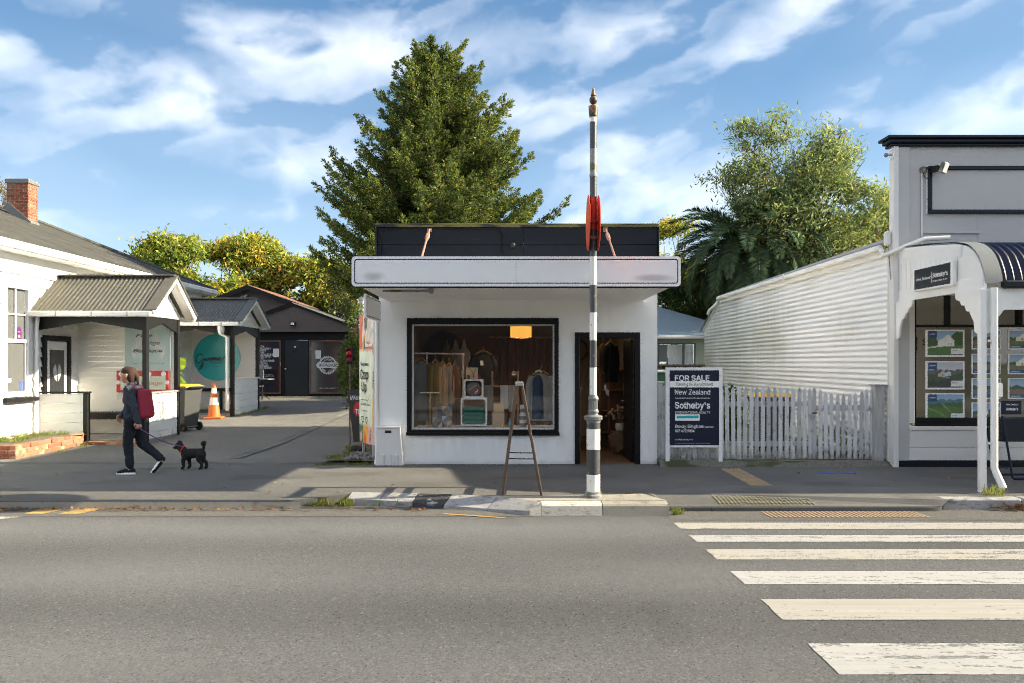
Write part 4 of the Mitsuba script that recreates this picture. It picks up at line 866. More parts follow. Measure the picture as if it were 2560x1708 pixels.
add(fence + '__post', B(2.46, 2.55, 12.85, 12.95, -.05, 1.32, .008), 'picket_a'); add(fence + '__post_cap', B(2.456, 2.58, 12.84, 12.97, 1.322, 1.36, .004), 'picket_a')

# wheelie bins
def wheelie(label, x, y, z, rot, lid):
    b = thing('wheelie_bin', label, 'bin', 'wheelie bins with yellow lids')
    R_ = rotz(rot); t = (x, y, z)
    def tap(w0, d0, w1, d1, z0, z1, dy=0):
        v = [[-w0 / 2, -d0 / 2, z0], [w0 / 2, -d0 / 2, z0], [w0 / 2, d0 / 2, z0], [-w0 / 2, d0 / 2, z0], [-w1 / 2, -d1 / 2 + dy, z1], [w1 / 2, -d1 / 2 + dy, z1], [w1 / 2, d1 / 2 + dy, z1], [-w1 / 2, d1 / 2 + dy, z1]]
        return tm(v, [(0, 2, 1), (0, 3, 2), (4, 5, 6), (4, 6, 7), (0, 1, 5), (0, 5, 4), (1, 2, 6), (1, 6, 5), (2, 3, 7), (2, 7, 6), (3, 0, 4), (3, 4, 7)])
    add(b + '__body', xf(cat([tap(.42, .46, .56, .64, .06, .98), tap(.58, .68, .60, .70, .982, 1.02)]), R_, t), 'bin_grey')
    lidm = cat([tap(.60, .72, .58, .70, 1.022, 1.05), tap(.56, .66, .44, .54, 1.051, 1.085)])
    add(b + '__lid', xf(lidm, R_, t), lid)
    add(b + '__handle', xf(cat([tube([[-.22, .36, 1.0], [-.22, .43, 1.03], [.22, .43, 1.03], [.22, .36, 1.0]], .018, 8)]), R_, t), 'bin_grey', smooth=50)
    for s in (-1, 1):
        w = frame([s * .25, .25, .10], (0, 1, 0), (0, 0, 1), lathe([(.03, -.03), (.085, -.03), (.10, -.02), (.10, .02), (.085, .03), (.06, .034), (.03, .02)], n=24))
        add(b + '__wheel', xf(w, R_, t), 'rubber', smooth=35)
    add(b + '__axle', xf(tube([[-.25, .25, .10], [.25, .25, .10]], .012, 6), R_, t), 'steel')
    return b
wheelie('grey wheelie bin with a yellow lid standing beside the corner of the left porch', -7.63, 18.3, .080, -1.92, 'lid_yellow')
wheelie('grey wheelie bin with a yellow lid behind the picket fence', X(1925, 14.4), 14.4, .02, 1.62, 'lid_yellow')
cone = thing('traffic_cone', 'orange traffic cone with two pale bands in front of the far porch', 'traffic cone')
cy_ = 21.0; cxn = X(535, cy_); cz_ = float(zg(cy_)) + .01
add(cone + '__base', xf(B(-.23, .23, -.23, .23, 0, .05, .015), rotz(.15), (cxn, cy_, cz_)), 'cone_orange')
ch = [(.165, .05), (.122, .37), (.094, .57), (.079, .68), (.060, .82), (.036, .96), (.020, .98)]
for (a, b2), m in zip(((0, 1), (1, 2), (2, 3), (3, 4), (4, 6)), ('cone_orange', 'cone_band', 'cone_orange', 'cone_band', 'cone_orange')):
    add(cone + '__band', lathe(ch[a:b2 + 1], (cxn, cy_, cz_), 24), m, smooth=50)

# ---------------------------------------------------------------- building on the right
rb = thing('right_building', 'pale grey shop with tall parapet and corrugated iron side at the right', 'shop building')
WX, RY = 6.165, 12.5
# side wall of corrugated iron, with its lower rear end
zsN = np.linspace(0, 3.52, int(3.52 / .076 * 7))
def yend(z): return np.where(z < 2.67, 24.5, 24.5 - (z - 2.67) / (3.52 - 2.67) * 2.0)
def sheet(x0, z0, z1, dy0=12.62):
    zl = np.linspace(z0, z1, int((z1 - z0) / .100 * 10) + 1)
    def fn(zz_, t): return np.stack([x0 - .0095 * np.cos(zz_ / .100 * 2 * np.pi) + 0 * t, dy0 + t * (yend(zz_) - dy0), zz_], -1)
    return grid(fn, zl, np.linspace(0, 1, 10))
for i, (a, b) in enumerate(((0.0, .9), (.9, 1.8), (1.8, 2.7), (2.7, 3.5))):
    add(rb + '__iron_sheet', sheet(WX - .003 * i, a, b), 'iron_white', smooth=60)
add(rb + '__corner_board', B(6.155, 6.235, 12.44, 12.60, -.03, 5.118, .006), 'facade_light')
add(rb + '__corner_board', B(6.148, 6.185, 12.602, 12.66, -.03, 3.5, .004), 'facade_light')
add(rb + '__barge_board', beam([WX - .02, 22.5, 3.55], [WX - .02, 24.55, 2.70], .05, .09, c=.004), 'facade_light')
add(rb + '__roof', cat([corr([WX - .06, 12.7, 3.605], (0, 1, 0), (math.cos(.33), 0, math.sin(.33)), 9.9, 4.5, .076, .009), corr([WX - .1, 22.5, 3.58], (1, 0, 0), (0, math.cos(.40), -math.sin(.40)), 6, 2.4, .076, .009)]), 'roof_grey', smooth=60)
add(rb + '__gutter', cat([beam([WX - .10, 12.70, 3.53], [WX - .10, 22.55, 3.53], .10, .10, c=.03), beam([WX - .045, 12.70, 3.44], [WX - .045, 22.5, 3.44], .03, .10)]), 'board_cream', label='stained cream gutter along the iron side wall')
add(rb + '__gutter_clip', B(WX - .165, WX - .15, 17.0, 17.06, 3.46, 3.60), 'facade_light')
add(rb + '__downpipe', tube([[WX - .10, 22.55, 3.46], [WX - .14, 22.6, 3.36], [WX - .28, 22.8, 3.20], [WX - .30, 22.9, 3.10]], .04, 8), 'board_cream', smooth=50)
add(rb + '__downpipe', tube([[WX - .10, 12.68, 3.50], [WX - .10, 12.60, 3.40], [WX - .06, 12.36, 3.42], [WX + .10, 12.28, 3.50], [WX + .32, 12.20, 3.59], [WX + .36, 12.20, 3.60], [WX + .72, 12.16, 3.615]], .037, 10), 'board_cream', smooth=50)
add(rb + '__meter_box', B(6.06, 6.15, 12.50, 12.60, 3.55, 3.78, .02), 'facade_light')
add(rb + '__box_cable', tube([[6.11, 12.52, 3.55], [6.10, 12.48, 3.3], [6.12, 12.47, 3.0]], .008, 5), 'pole_grey')
add(rb + '__ball_light', cat([trimesh.creation.icosphere(2, .035).apply_translation([6.06, 12.5, Z(388, 12.5)]), tube([[6.06, 12.5, Z(388, 12.5)], [6.16, 12.5, Z(388, 12.5)]], .012, 6)]), 'pole_grey', smooth=True)
# front
wx0, wx1, wz0, wz1 = 6.515, 13.0, .70, 2.95
add(rb + '__front_wall', cat([wall_poly(rect(6.24, 14.0, .70, 5.14), [rect(wx0, wx1, wz0 + .003, wz1)], RY, RY + .12)]), 'facade_grey')
for x0 in (7.52, 9.0, 11.2): add(rb + '__panel_joint', B(x0, x0 + .025, RY - .006, RY + .0, 3.5, 4.0), 'facade_grey')
add(rb + '__pilaster', B(6.237, 6.42, RY - .03, RY - .001, .10, 5.118, .004), 'facade_grey')
add(rb + '__window_board', B(6.421, 6.514, RY - .018, RY - .001, .70, 2.95, .004), 'facade_light')
for i, (a, b) in enumerate(((.102, .30), (.304, .585))):
    add(rb + '__base_board', B(6.421, 14.0, RY - .012, RY + .1, a, b, .006), 'facade_light')
add(rb + '__sill', B(6.43, 14.0, RY - .05, RY + .1, .588, .65, .006), 'facade_light')
add(rb + '__plinth', B(6.238, 14.0, RY - .035, RY + .1, -.05, .10, .004), 'navy_dark')
# cornice
add(rb + '__cornice', cat([B(6.02, 14.1, RY - .16, RY + .2, 5.225, 5.275, .012), poly([(0, 0), (.16, .09), (.16, .11), (-.04, .11), (-.04, 0)], 8.0, (6.05, RY, 5.16), (0, -1, 0), (0, 0, 1)) if False else B(6.06, 14.0, RY - .12, RY + .15, 5.165, 5.224, .02), B(6.11, 14.0, RY - .07, RY + .15, 5.12, 5.164, .01)]), 'navy_dark', label='dark moulded cornice on the parapet')
# sign board frame on the parapet
fx0, fz0, fz1 = X(2317, RY), Z(535, RY), Z(417, RY)
add(rb + '__blank_sign', B(fx0 + .06, 12.2, RY - .02, RY - .002, fz0 + .06, fz1 - .06), 'facade_grey')
add(rb + '__sign_frame', cat([B(fx0, 12.3, RY - .06, RY - .001, fz1 - .06, fz1, .008), B(fx0, 12.3, RY - .06, RY - .001, fz0, fz0 + .06, .008), B(fx0, fx0 + .06, RY - .059, RY - .0015, fz0 + .061, fz1 - .061, .008)]), 'navy_dark')
add(rb + '__sign_edge', B(fx0 - .018, fx0 - .001, RY - .03, RY - .001, fz0 - .012, fz1 + .01, .003), 'facade_light')
add(rb + '__conduit', tube([[X(2303, RY), RY - .02, 3.52], [X(2303, RY), RY - .02, Z(425, RY)]], .013, 8), 'facade_light')
add(rb + '__ledge', B(X(2306, RY), X(2448, RY), RY - .03, RY - .001, Z(584.5, RY), Z(582.5, RY) + .01, .004), 'facade_grey')
cm = rb + '__camera'
add(cm, frame([X(2306, RY), RY - .03, Z(426, RY)], (1, 0, 0), (0, 0, 1), lathe([(.055, -.03), (.055, .01), (.04, .045), (.02, .06), (.003, .064)], n=20)), 'pole_grey', smooth=45, label='round security camera')
add(cm + '__lens', frame([X(2309, RY), RY - .098, Z(424, RY)], (1, 0, 0), (0, 0, 1), lathe([(.016, -.01), (.016, .004), (.002, .006)], n=12)), 'charcoal')
add(rb + '__cable', tube([[X(2306, RY), RY - .03, Z(434, RY)], [X(2308, RY), RY - .05, Z(446, RY)], [X(2316, RY), RY - .06, Z(449, RY)]], .006, 5), 'charcoal')
fl = rb + '__floodlight'
add(fl, xf(B(-.085, .085, -.03, .03, -.085, .085, .01), rotz(.7) @ rotx(.35), (X(2337, RY) + .02, RY - .22, Z(428, RY))), 'pole_grey', label='square floodlight over the blank sign')
add(fl + '__bracket', cat([beam([X(2322, RY), RY - .06, Z(428, RY)], [X(2330, RY), RY - .2, Z(428, RY)], .03, .10)]), 'charcoal')
add(fl + '__lens', xf(B(-.07, .07, -.036, -.031, -.07, .07), rotz(.7) @ rotx(.35), (X(2337, RY) + .02, RY - .22, Z(428, RY))), 'facade_grey')
# shop window: black frame, blind behind the glass
wf = rb + '__window'
GY = RY + .04
add(wf, cat([B(wx0 + .002, wx1, RY - .015, RY + .10, .652, .785, .006), B(wx0 + .002, wx0 + .022, RY - .012, RY + .10, .786, wz1 - .002), B(wx0 + .023, wx1, RY - .012, RY + .10, Z(818, RY), Z(812, RY), .006), B(X(2367, RY), X(2376, RY), RY - .012, RY + .10, Z(812, RY) + .001, wz1 - .002, .005), B(X(2546, RY), X(2556, RY), RY - .012, RY + .10, Z(812, RY) + .001, wz1 - .002, .005)]), 'black_trim', label='wide black framed display window hung with listings')
add(wf + '__blind', B(wx0, wx1, RY + .30, RY + .32, .75, 2.9), 'taupe')
add(wf + '__ledge', B(wx0, wx1, RY + .125, RY + .299, .66, .72), 'charcoal')
add(wf + '__pane', tm([[wx0 + .02, GY, .785], [wx1, GY, .785], [wx1, GY, wz1], [wx0 + .02, GY, wz1]], [[0, 1, 2], [0, 2, 3]]), 'glass')
add(wf + '__lettering', text_at('S', .095, (X(2305.5, 12.54), GY - .003, Z(863, 12.54)), bold=True), 'ink')
add(wf + '__rule', B(X(2291, 12.54), X(2293, 12.54), GY - .003, GY - .001, Z(878, 12.54), Z(842, 12.54)), 'charcoal')
# listing cards
def print_mesh(o, w, h, layers, nx=44, ny=32, grain=.22, seed=0):
    """a printed picture: a fine flat sheet whose vertices take the colour of the topmost shape that covers them"""
    from shapely import contains_xy
    gx_, gy_ = np.meshgrid(np.linspace(0, 1, nx), np.linspace(0, 1, ny), indexing='ij')
    c = np.zeros((nx * ny, 3)); a_, b_ = gx_.ravel(), gy_.ravel()
    tex = 1 + grain * 2 * (meshkit.fbm(np.stack([a_ * 14, b_ * 14, 0 * a_ + seed], -1), 3) - .5)
    for i, (pts, col) in enumerate(layers):
        m_ = contains_xy(Polygon(pts).buffer(1e-4), a_, b_)
        flat = isinstance(col, tuple)
        q = np.array([col(x, y) for x, y in zip(a_[m_], b_[m_])]) if callable(col) else np.tile(np.asarray(col, float), (m_.sum(), 1))
        c[m_] = q * (tex[m_, None] if flat and i > 0 else 1)
    k = (np.arange(nx - 1)[:, None] * ny + np.arange(ny - 1)).ravel()
    v = np.stack([a_ * w, b_ * h, 0 * a_], -1)
    return frame(o, (1, 0, 0), (0, 0, 1), tm(v, np.vstack([np.stack([k, k + ny, k + ny + 1], 1), np.stack([k, k + ny + 1, k + 1], 1)]))), np.clip(c, .003, .95)
U = [(0, 0), (1, 0), (1, 1), (0, 1)]
def hills(y, amp, seed, n=14):
    r = np.random.default_rng(seed); q = np.linspace(0, 1, n)
    return [(0, 0), (1, 0)] + [(float(t), float(y + amp * (r.random() - .5))) for t in q[::-1]]
def house(x, y, s, col=(.75, .75, .73)):
    return [([(x, y), (x + .32 * s, y), (x + .32 * s, y + .16 * s), (x + .20 * s, y + .32 * s), (x + .08 * s, y + .18 * s), (x, y + .17 * s)], col), ([(x + .14 * s, y + .02), (x + .18 * s, y + .02), (x + .18 * s, y + .12 * s), (x + .14 * s, y + .12 * s)], (.12, .14, .16)), ([(x + .22 * s, y + .02), (x + .26 * s, y + .02), (x + .26 * s, y + .12 * s), (x + .22 * s, y + .12 * s)], (.12, .14, .16))]
sky1 = lambda a, b: (np.array([.22, .36, .55]) * b + np.array([.55, .62, .68]) * (1 - b))
tag = lambda: [([(.02, .74), (.26, .74), (.26, 1), (.02, 1)], (.03, .06, .17)), ([(.06, .86), (.22, .86), (.22, .90), (.06, .90)], (.5, .55, .62))]
cap = lambda: [([(.66, .04), (1, .04), (1, .27), (.66, .27)], (.70, .71, .72)), ([(.69, .19), (.86, .19), (.86, .21), (.69, .21)], (.35, .35, .38)), ([(.0, 0), (1, 0), (1, .02), (0, .02)], (.05, .09, .2))]
bigs = [([(U, sky1), (hills(.66, .25, 1), (.045, .085, .03)), ([(.62, .35), (1, .35), (1, .95), (.8, .98), (.66, .75)], (.05, .11, .03)), ([(0, .4), (.2, .42), (.22, .75), (0, .8)], (.06, .10, .035)), (hills(.40, .05, 2), (.085, .17, .05)), ([(0, .33), (.3, .40), (.45, .36), (.0, .28)], (.6, .6, .56))] + house(.28, .38, 1.5) + house(.46, .40, .9) + tag() + cap(), 'large listing card of a white gabled house on a lawn, top left'),
        ([(U, lambda a, b: np.array([.45, .47, .55]) * b + np.array([.75, .72, .70]) * (1 - b)), (hills(.70, .10, 4), (.10, .12, .13)), (hills(.55, .12, 5), (.06, .085, .045)), (hills(.30, .2, 6), (.045, .05, .04)), ([(.4, .42), (.62, .36), (.66, .40), (.44, .47)], (.10, .30, .52))] + house(.30, .45, .7, (.55, .45, .42)) + house(.48, .47, .6, (.6, .58, .55)) + tag() + cap(), 'large listing card of a brown hillside seen from the air, middle left'),
        ([(U, sky1), (hills(.80, .10, 7), (.08, .17, .20)), (hills(.66, .10, 8), (.06, .11, .045)), (hills(.52, .08, 9), (.085, .16, .045)), ([(.0, .45), (.3, .30), (.55, .05), (.62, .05), (.34, .33), (0, .5)], (.16, .30, .09)), ([(.4, .62), (.66, .3), (.69, .3), (.43, .63)], (.2, .33, .15))] + tag() + cap(), 'large listing card of green farmland from the air, bottom left')]
LD = GY - .012
def card(px0, px1, py0, py1, layers, label, big, group='listing cards in the right-hand window'):
    c = thing('listing_card', label, 'listing card', group)
    x0, x1, z1, z0 = X(px0, LD), X(px1, LD), Z(py0, LD), Z(py1, LD)
    b = .028 if big else .018
    add(c + '__holder', B(x0, x1, LD, LD + .008, z0, z1, .002), 'white_print')
    m, col = print_mesh([x0 + b * 1.2, LD - .001, z0 + b], x1 - x0 - 2.2 * b, z1 - z0 - 1.7 * b, layers, seed=px0 + py0)
    add(c + '__print', m, 'print', color=col)
for (py0, py1), (ly_, lab) in zip(((824.8, 892.6), (903, 974), (983, 1056)), bigs): card(2313.7, 2411.5, py0, py1, ly_, lab, True)
def small(seed, kind):
    a = [(U, sky1), (hills(.62, .15, seed), (.05, .11, .08)), (hills(.45, .06, seed + 1), ((.11, .18, .06), (.22, .16, .11), (.15, .16, .22), (.09, .14, .10), (.12, .17, .07), (.18, .17, .09))[kind % 6])]
    if kind in (0, 3, 4, 5): a += house(.25, .4, 1.4 if kind != 3 else 1.0)
    a += [([(0, 0), (1, 0), (1, .18), (0, .18)], (.03, .09, .24)), ([(.06, .05), (.4, .05), (.4, .10), (.06, .10)], (.3, .38, .5))]
    if kind in (0, 1, 2, 3): a += [([(.72, .78), (1, .78), (1, 1), (.72, 1)], (.03, .09, .24))]
    return a
rows = ((824.8, 873.7), (885, 935.7), (945.3, 997.5), (1006.5, 1058))
for i, (a, b) in enumerate(rows):
    card(2429, 2502, a, b, small(30 + 3 * i, (1, 1, 2, 3)[i]), f'{("top", "second", "third", "lowest")[i]} listing card in the narrow column behind the verandah post', False)
    if i < 3: card(2520, 2593, a, b, small(60 + 3 * i, (4, 5, 1)[i]), f'{("top", "second", "third")[i]} listing card in the rightmost column of the window', False)
# verandah
vr = thing('verandah', 'white timber verandah with a navy bull-nosed iron roof in front of the right-hand shop', 'verandah')
curve = [(12.46, 3.50), (11.6, 3.42), (10.85, 3.33), (10.62, 3.27), (10.47, 3.19), (10.36, 3.08), (10.28, 2.95), (10.23, 2.82), (10.21, 2.70)]
cv = np.array(curve)
seg = np.concatenate([[0], np.cumsum(np.linalg.norm(np.diff(cv, axis=0), axis=1))])
tt = np.linspace(0, seg[-1], 26)
cyv, czv = np.interp(tt, seg, cv[:, 0]), np.interp(tt, seg, cv[:, 1])
tny, tnz = np.gradient(cyv), np.gradient(czv)
ln = np.hypot(tny, tnz); ny, nz_ = tnz / ln, -tny / ln
VX0, VX1 = 6.46, 14.0
xsv = np.linspace(VX0, VX1, int((VX1 - VX0) / .105 * 8))
def vroof(a, k):
    k = k.astype(int); s = .014 * np.cos(a / .105 * 2 * np.pi)
    return np.stack([a, cyv[k] - np.abs(ny[k]) * 0 + ny[k] * s * 1, czv[k] + nz_[k] * s], -1)
add(vr + '__roof', grid(vroof, xsv, np.arange(26)), 'navy', smooth=70, label='navy corrugated bull-nosed roof')
def strip(x0, x1, off, n=26):
    def fn(a, k):
        k = k.astype(int)
        return np.stack([a, cyv[k] + ny[k] * off, czv[k] + nz_[k] * off], -1)
    return grid(fn, np.array([x0, x1]), np.arange(n))
add(vr + '__roof_edge', strip(6.24, 6.47, .018), 'cast_grey', smooth=70, label='flat grey flashing at the end of the curved roof')
zbv = lambda y: 2.66 + 0 * y
end = [(12.46, 2.63)] + [(float(a), float(b) - .015) for a, b in zip(cyv, czv)] + [(10.21, 2.645)]
EX = 6.255
endpoly = [(a, b) for a, b in end]
add(vr + '__end_board', poly([(-a, b) for a, b in endpoly], .03, (EX + .015, 0, 0), (0, -1, 0), (0, 0, 1)), 'white_gloss', label='white boarded end of the verandah')
for i in range(14):
    y = 12.36 - i * .14
    if y > 10.8: add(vr + '__batten', B(EX - .0185, EX - .0155, y - .005, y + .005, 2.81, 3.14 + .055 * (y - 10.8)), 'facade_light')
def capstrip(z0, z1, y0, y1, t): return B(EX - .032, EX - .0155, y0, y1, z0, z1, .003)
add(vr + '__end_trim', capstrip(2.63, 2.80, 10.24, 12.44, 0), 'white_gloss')
add(vr + '__end_trim', beam([EX - .026, 12.44, 3.40], [EX - .026, 10.72, 3.20], .02, .14), 'white_gloss')
add(vr + '__fascia', B(EX + .02, 14, 10.24, 10.28, 2.36, 2.64, .004), 'white_gloss')
add(vr + '__gutter', B(6.44, 14, 10.09, 10.215, 2.635, 2.735, .025), 'navy_dark')
add(vr + '__soffit', B(EX + .02, 14, 10.285, 12.44, 2.74, 2.76), 'white_gloss')
def scallop(pts, o, r):
    return poly(pts, .03, o, r, (0, 0, 1))
def brk(L, s):
    return [(0, 0), (s * L, 0), (s * L, -.06), (s * L * .96, -.10), (s * L * .80, -.12), (s * L * .74, -.18), (s * L * .60, -.19), (s * L * .52, -.27), (s * L * .40, -.28), (s * L * .30, -.36), (s * .12, -.42), (s * .10, -.56), (0, -.60)]
vposts = [6.20, 8.95, 11.7]
for x in vposts:
    add(vr + '__post', B(x - .04, x + .04, 10.16, 10.24, fz(x, 10.2) - .03, 2.63, .006), 'white_gloss')
add(vr + '__bracket', scallop(brk(.62, 1), (6.241, 10.235, 2.635), (1, 0, 0)), 'white_gloss')
add(vr + '__bracket', scallop(brk(.62, -1), (8.909, 10.235, 2.635), (1, 0, 0)), 'white_gloss')
add(vr + '__bracket', scallop(brk(.62, 1), (8.991, 10.235, 2.635), (1, 0, 0)), 'white_gloss')
add(vr + '__end_bracket', scallop([(-a, b) for a, b in brk(.55, 1)], (6.215, 10.241, 2.63), (0, -1, 0)), 'white_gloss')
add(vr + '__end_bracket', scallop([(-a, b) for a, b in brk(.50, -1)], (6.215, 12.44, 2.63), (0, -1, 0)), 'white_gloss')
add(vr + '__downpipe', tube([[6.315, 10.13, 2.64], [6.315, 10.13, 2.2], [6.315, 10.13, .30], [6.33, 10.10, .22], [6.365, 10.02, .05]], .044, 12), 'white_gloss', smooth=50)
for z in (.62, 1.95): add(vr + '__pipe_clip', B(6.241, 6.275, 10.11, 10.15, z - .015, z + .015), 'facade_light')
add(vr + '__pole_box', B(6.36, 6.42, 10.11, 10.2, 1.22, 1.40, .01), 'white_gloss')
# end sign box on the verandah
es = thing('end_sign', 'navy sign reading New Zealand in a white frame on the end of the verandah', 'sign')
syA, syB, szA, szB = 12.05, 11.02, 2.93, 3.22
ye0, ye1 = X(2290, 1) and 12.02, 10.95
ye0 = 6.2 * F / (2292 - CX); ye1 = 6.2 * F / (2382 - CX)
zl0, zl1 = EYE - (725 - CY) * ye0 / F, EYE - (676.5 - CY) * ye0 / F
add(es + '__frame', B(EX - .09, EX - .033, ye1 - .06, ye0 + .03, zl0 - .03, zl1 + .03, .006), 'white_gloss')
add(es + '__panel', B(EX - .094, EX - .0905, ye1, ye0, zl0, zl1), 'navy_dark')
ex = EX - .0945
def e_text(s, yl, yr, z, h, bold=False): add(es + '__lettering', text_at(s, h, (ex, yl, z), (0, -1, 0), (0, 0, 1), width=abs(yl - yr), bold=bold), 'white_print')
W_ = ye0 - ye1; H_ = zl1 - zl0
e_text('New Zealand', ye0 - .07 * W_, ye0 - .47 * W_, zl0 + .42 * H_, .13 * H_)
add(es + '__rule', B(ex - .001, ex + .0005, ye0 - .512 * W_, ye0 - .50 * W_, zl0 + .2 * H_, zl0 + .75 * H_), 'white_print')
e_text("Sotheby's", ye0 - .54 * W_, ye0 - .94 * W_, zl0 + .44 * H_, .20 * H_, True)
e_text('INTERNATIONAL REALTY', ye0 - .54 * W_, ye0 - .93 * W_, zl0 + .22 * H_, .06 * H_)
# navy board on a pipe frame
nb = thing('pavement_board', 'navy pavement board on a bent pipe frame outside the right-hand window', 'sign')
ND = 11.3
nx = lambda px: X(px, ND); nz = lambda py: Z(py, ND)
add(nb + '__plate', B(nx(2507), nx(2556), ND + .02, ND + .05, nz(1036), nz(1003), .005), 'navy')
for s_, py, c_, bo in (('New Zealand', 1013.5, 4.0, False), ("Sotheby's", 1026, 6, True)):
    add(nb + '__lettering', text_at(s_, c_ * ND / F, (nx(2517), ND + .018, nz(py)), width=30 * ND / F, bold=bo), 'white_print')
add(nb + '__box', cat([taper(nx(2503), nx(2610), ND - .05, ND + .30, nz(1104), nz(1046), -.04)]), 'navy_dark')
for y in (ND - .12, ND + .30):
    add(nb + '__leg', tube([[nx(2499), y + .06, nz(1040)], [nx(2502), y + .05, nz(1062)], [nx(2518), y, fz(7.2, ND) + .04], [nx(2521), y, fz(7.2, ND) + .02], [nx(2640), y, fz(7.2, ND) + .02]], .016, 8), 'navy', smooth=50)
add(nb + '__crossbar', tube([[nx(2508), ND - .08, .15], [nx(2508), ND + .3, .15]], .012, 6), 'navy')

# house behind the yard
bh = thing('rear_house', 'grey-green house with a pale blue iron roof behind the yard', 'house')
HY = 25.0
hz = lambda py: Z(py, HY); hx = lambda px: X(px, HY)
add(bh + '__wall', wall_poly(rect(-1.0, 7.6, .2, 2.46), [rect(hx(1645), hx(1739), hz(913), hz(859))], HY, HY + .15), M('wall_green', (0.30, 0.335, 0.30), 0.6))
ridge = np.array([2.9, 28.2, 4.02])
rfm = tm([[-1.4, HY - .45, 2.50], [8.0, HY - .45, 2.50], [4.6, HY + 3.2, 3.80], [2.0, HY + 3.2, 3.80]], [[0, 1, 2], [0, 2, 3]])
def hiproof(a, b):
    x = -1.4 + 9.4 * a; y = HY - .45 + b * np.minimum(3.65, np.minimum((x + 1.4) * 1.0, (8.0 - x) * 1.25)); 
    return np.stack([x, y, 2.50 + .356 * (y - HY + .45) + .010 * np.cos(x / .076 * 2 * np.pi)], -1)
add(bh + '__roof', cat([grid(hiproof, np.linspace(0, 1, 760), np.linspace(0, 1, 5))]), 'roof_blue', smooth=60)
add(bh + '__gutter', B(-1.45, 8.05, HY - .55, HY - .45, 2.42, 2.52, .02), 'facade_light')
w1 = bh + '__window'
add(w1, cat([B(hx(1645), hx(1739), HY - .03, HY + .1, hz(861), hz(858), .004), B(hx(1645), hx(1648), HY - .03, HY + .1, hz(913), hz(861.2), .004), B(hx(1707), hx(1711), HY - .03, HY + .1, hz(913), hz(861.2), .004), B(hx(1736), hx(1739), HY - .03, HY + .1, hz(913), hz(861.2), .004)]), M('frame_green', (0.10, 0.12, 0.10), 0.5), label='window with white curtains')
add(w1 + '__muntin', B(hx(1711.5), hx(1735.5), HY, HY + .04, hz(882), hz(880.6)), 'facade_light')
add(w1 + '__curtain', grid(lambda a, b: np.stack([hx(1672) + (hx(1735) - hx(1672)) * a, HY + .12 + .02 * np.sin(a * 90), hz(912) + (hz(862) - hz(912)) * b], -1), np.linspace(0, 1, 90), np.array([0., 1.])), 'white_paint', smooth=True)
add(w1 + '__pane', tm([[hx(1645), HY + .05, hz(913)], [hx(1739), HY + .05, hz(913)], [hx(1739), HY + .05, hz(859)], [hx(1645), HY + .05, hz(859)]], [[0, 1, 2], [0, 2, 3]]), 'glass')
add(w1 + '__net', B(hx(1648), hx(1671), HY + .10, HY + .11, hz(905), hz(862)), 'cloth_slate')
pf = thing('paling_fence', 'dark paling fence in front of the rear house', 'fence')
frng = np.random.default_rng(3)
for i in range(23):
    x = 3.4 + i * .115
    add(pf + '__paling', B(x, x + .105, 24.2, 24.23, .1, 1.58 + frng.uniform(-.02, .01), .003), 'wood_dark' if i % 3 else 'charcoal')
add(pf + '__rail', B(3.3, 6.1, 24.15, 24.198, 1.565, 1.62, .003), 'bark')
gs = thing('green_shed_wall', 'small green painted shed side seen past the sign', 'shed')
add(gs + '__wall', B(3.15, 3.72, 17.2, 18.6, 0.02, 1.45, .01), M('green_paint', (0.03, 0.10, 0.05), 0.5))
for i in range(4): add(gs + '__batten', B(3.16 + i * .16, 3.19 + i * .16, 17.17, 17.198, 0.02, 1.42, .003), 'green_paint')
add(gs + '__cap', B(3.1, 3.77, 17.12, 18.65, 1.452, 1.50, .01), 'facade_light')
# ---------------------------------------------------------------- weatherboard house on the left
lh = thing('weatherboard_house', 'long white weatherboard house with olive hip roof and brick chimney at the left', 'house')
HXW, EAVX, EZ, HF, HB = -9.65, -9.28, 3.95, 11.8, 24.45
add(lh + '__wall', cat([B(-19, HXW - .035, HF, HB, -.1, 3.85)]), 'board_white')
def weatherboard(y0, y1, z0, z1):                       # a lapped board on the wall facing +x
    a, b = HXW - .03, HXW
    v = [[a, y0, z0], [b + .042, y0, z0], [b - .008, y0, z1 + .02], [a, y0, z1 + .02]]
    v += [[p[0], y1, p[2]] for p in v]
    return tm(v, [(0, 1, 2), (0, 2, 3), (4, 6, 5), (4, 7, 6), (0, 4, 5), (0, 5, 1), (1, 5, 6), (1, 6, 2), (2, 6, 7), (2, 7, 3)])
nb_ = 17; bh_ = 3.45 / nb_
for i in range(nb_):
    z0 = .16 + i * bh_; cuts = [HF, 14.88, 15.74, 18.6 + .8 * ((i * 7) % 3), HB]
    if z0 > 3.15 or z0 + bh_ < 1.0: cuts = [HF, 16.2 + .9 * (i % 2), 20.8 - .7 * (i % 3), HB]
    for a, b in zip(cuts[:-1], cuts[1:]):
        if (a, b) == (14.88, 15.74): continue
        add(lh + '__weatherboard', weatherboard(a + .002, b - .002, z0 + .004, z0 + bh_ - .004), 'board_white')
add(lh + '__frieze_board', B(HXW - .03, HXW + .03, HF, HB + .03, 3.62, 3.84, .004), 'board_white')
add(lh + '__corner_board', B(HXW - .06, HXW + .035, HB - .0, HB + .04, .1, 3.84, .004), 'board_white')
add(lh + '__eave_soffit', B(HXW + .0, EAVX - .02, HF - .3, HB + .35, 3.80, 3.83), 'board_white')
add(lh + '__gutter', cat([beam([EAVX - .02, HF - .35, 3.90], [EAVX - .02, HB + .4, 3.90], .13, .15, c=.04), beam([-19, HB + .38, 3.90], [EAVX - .05, HB + .38, 3.90], .12, .13, c=.03)]), 'board_white', label='white gutter along the eaves')
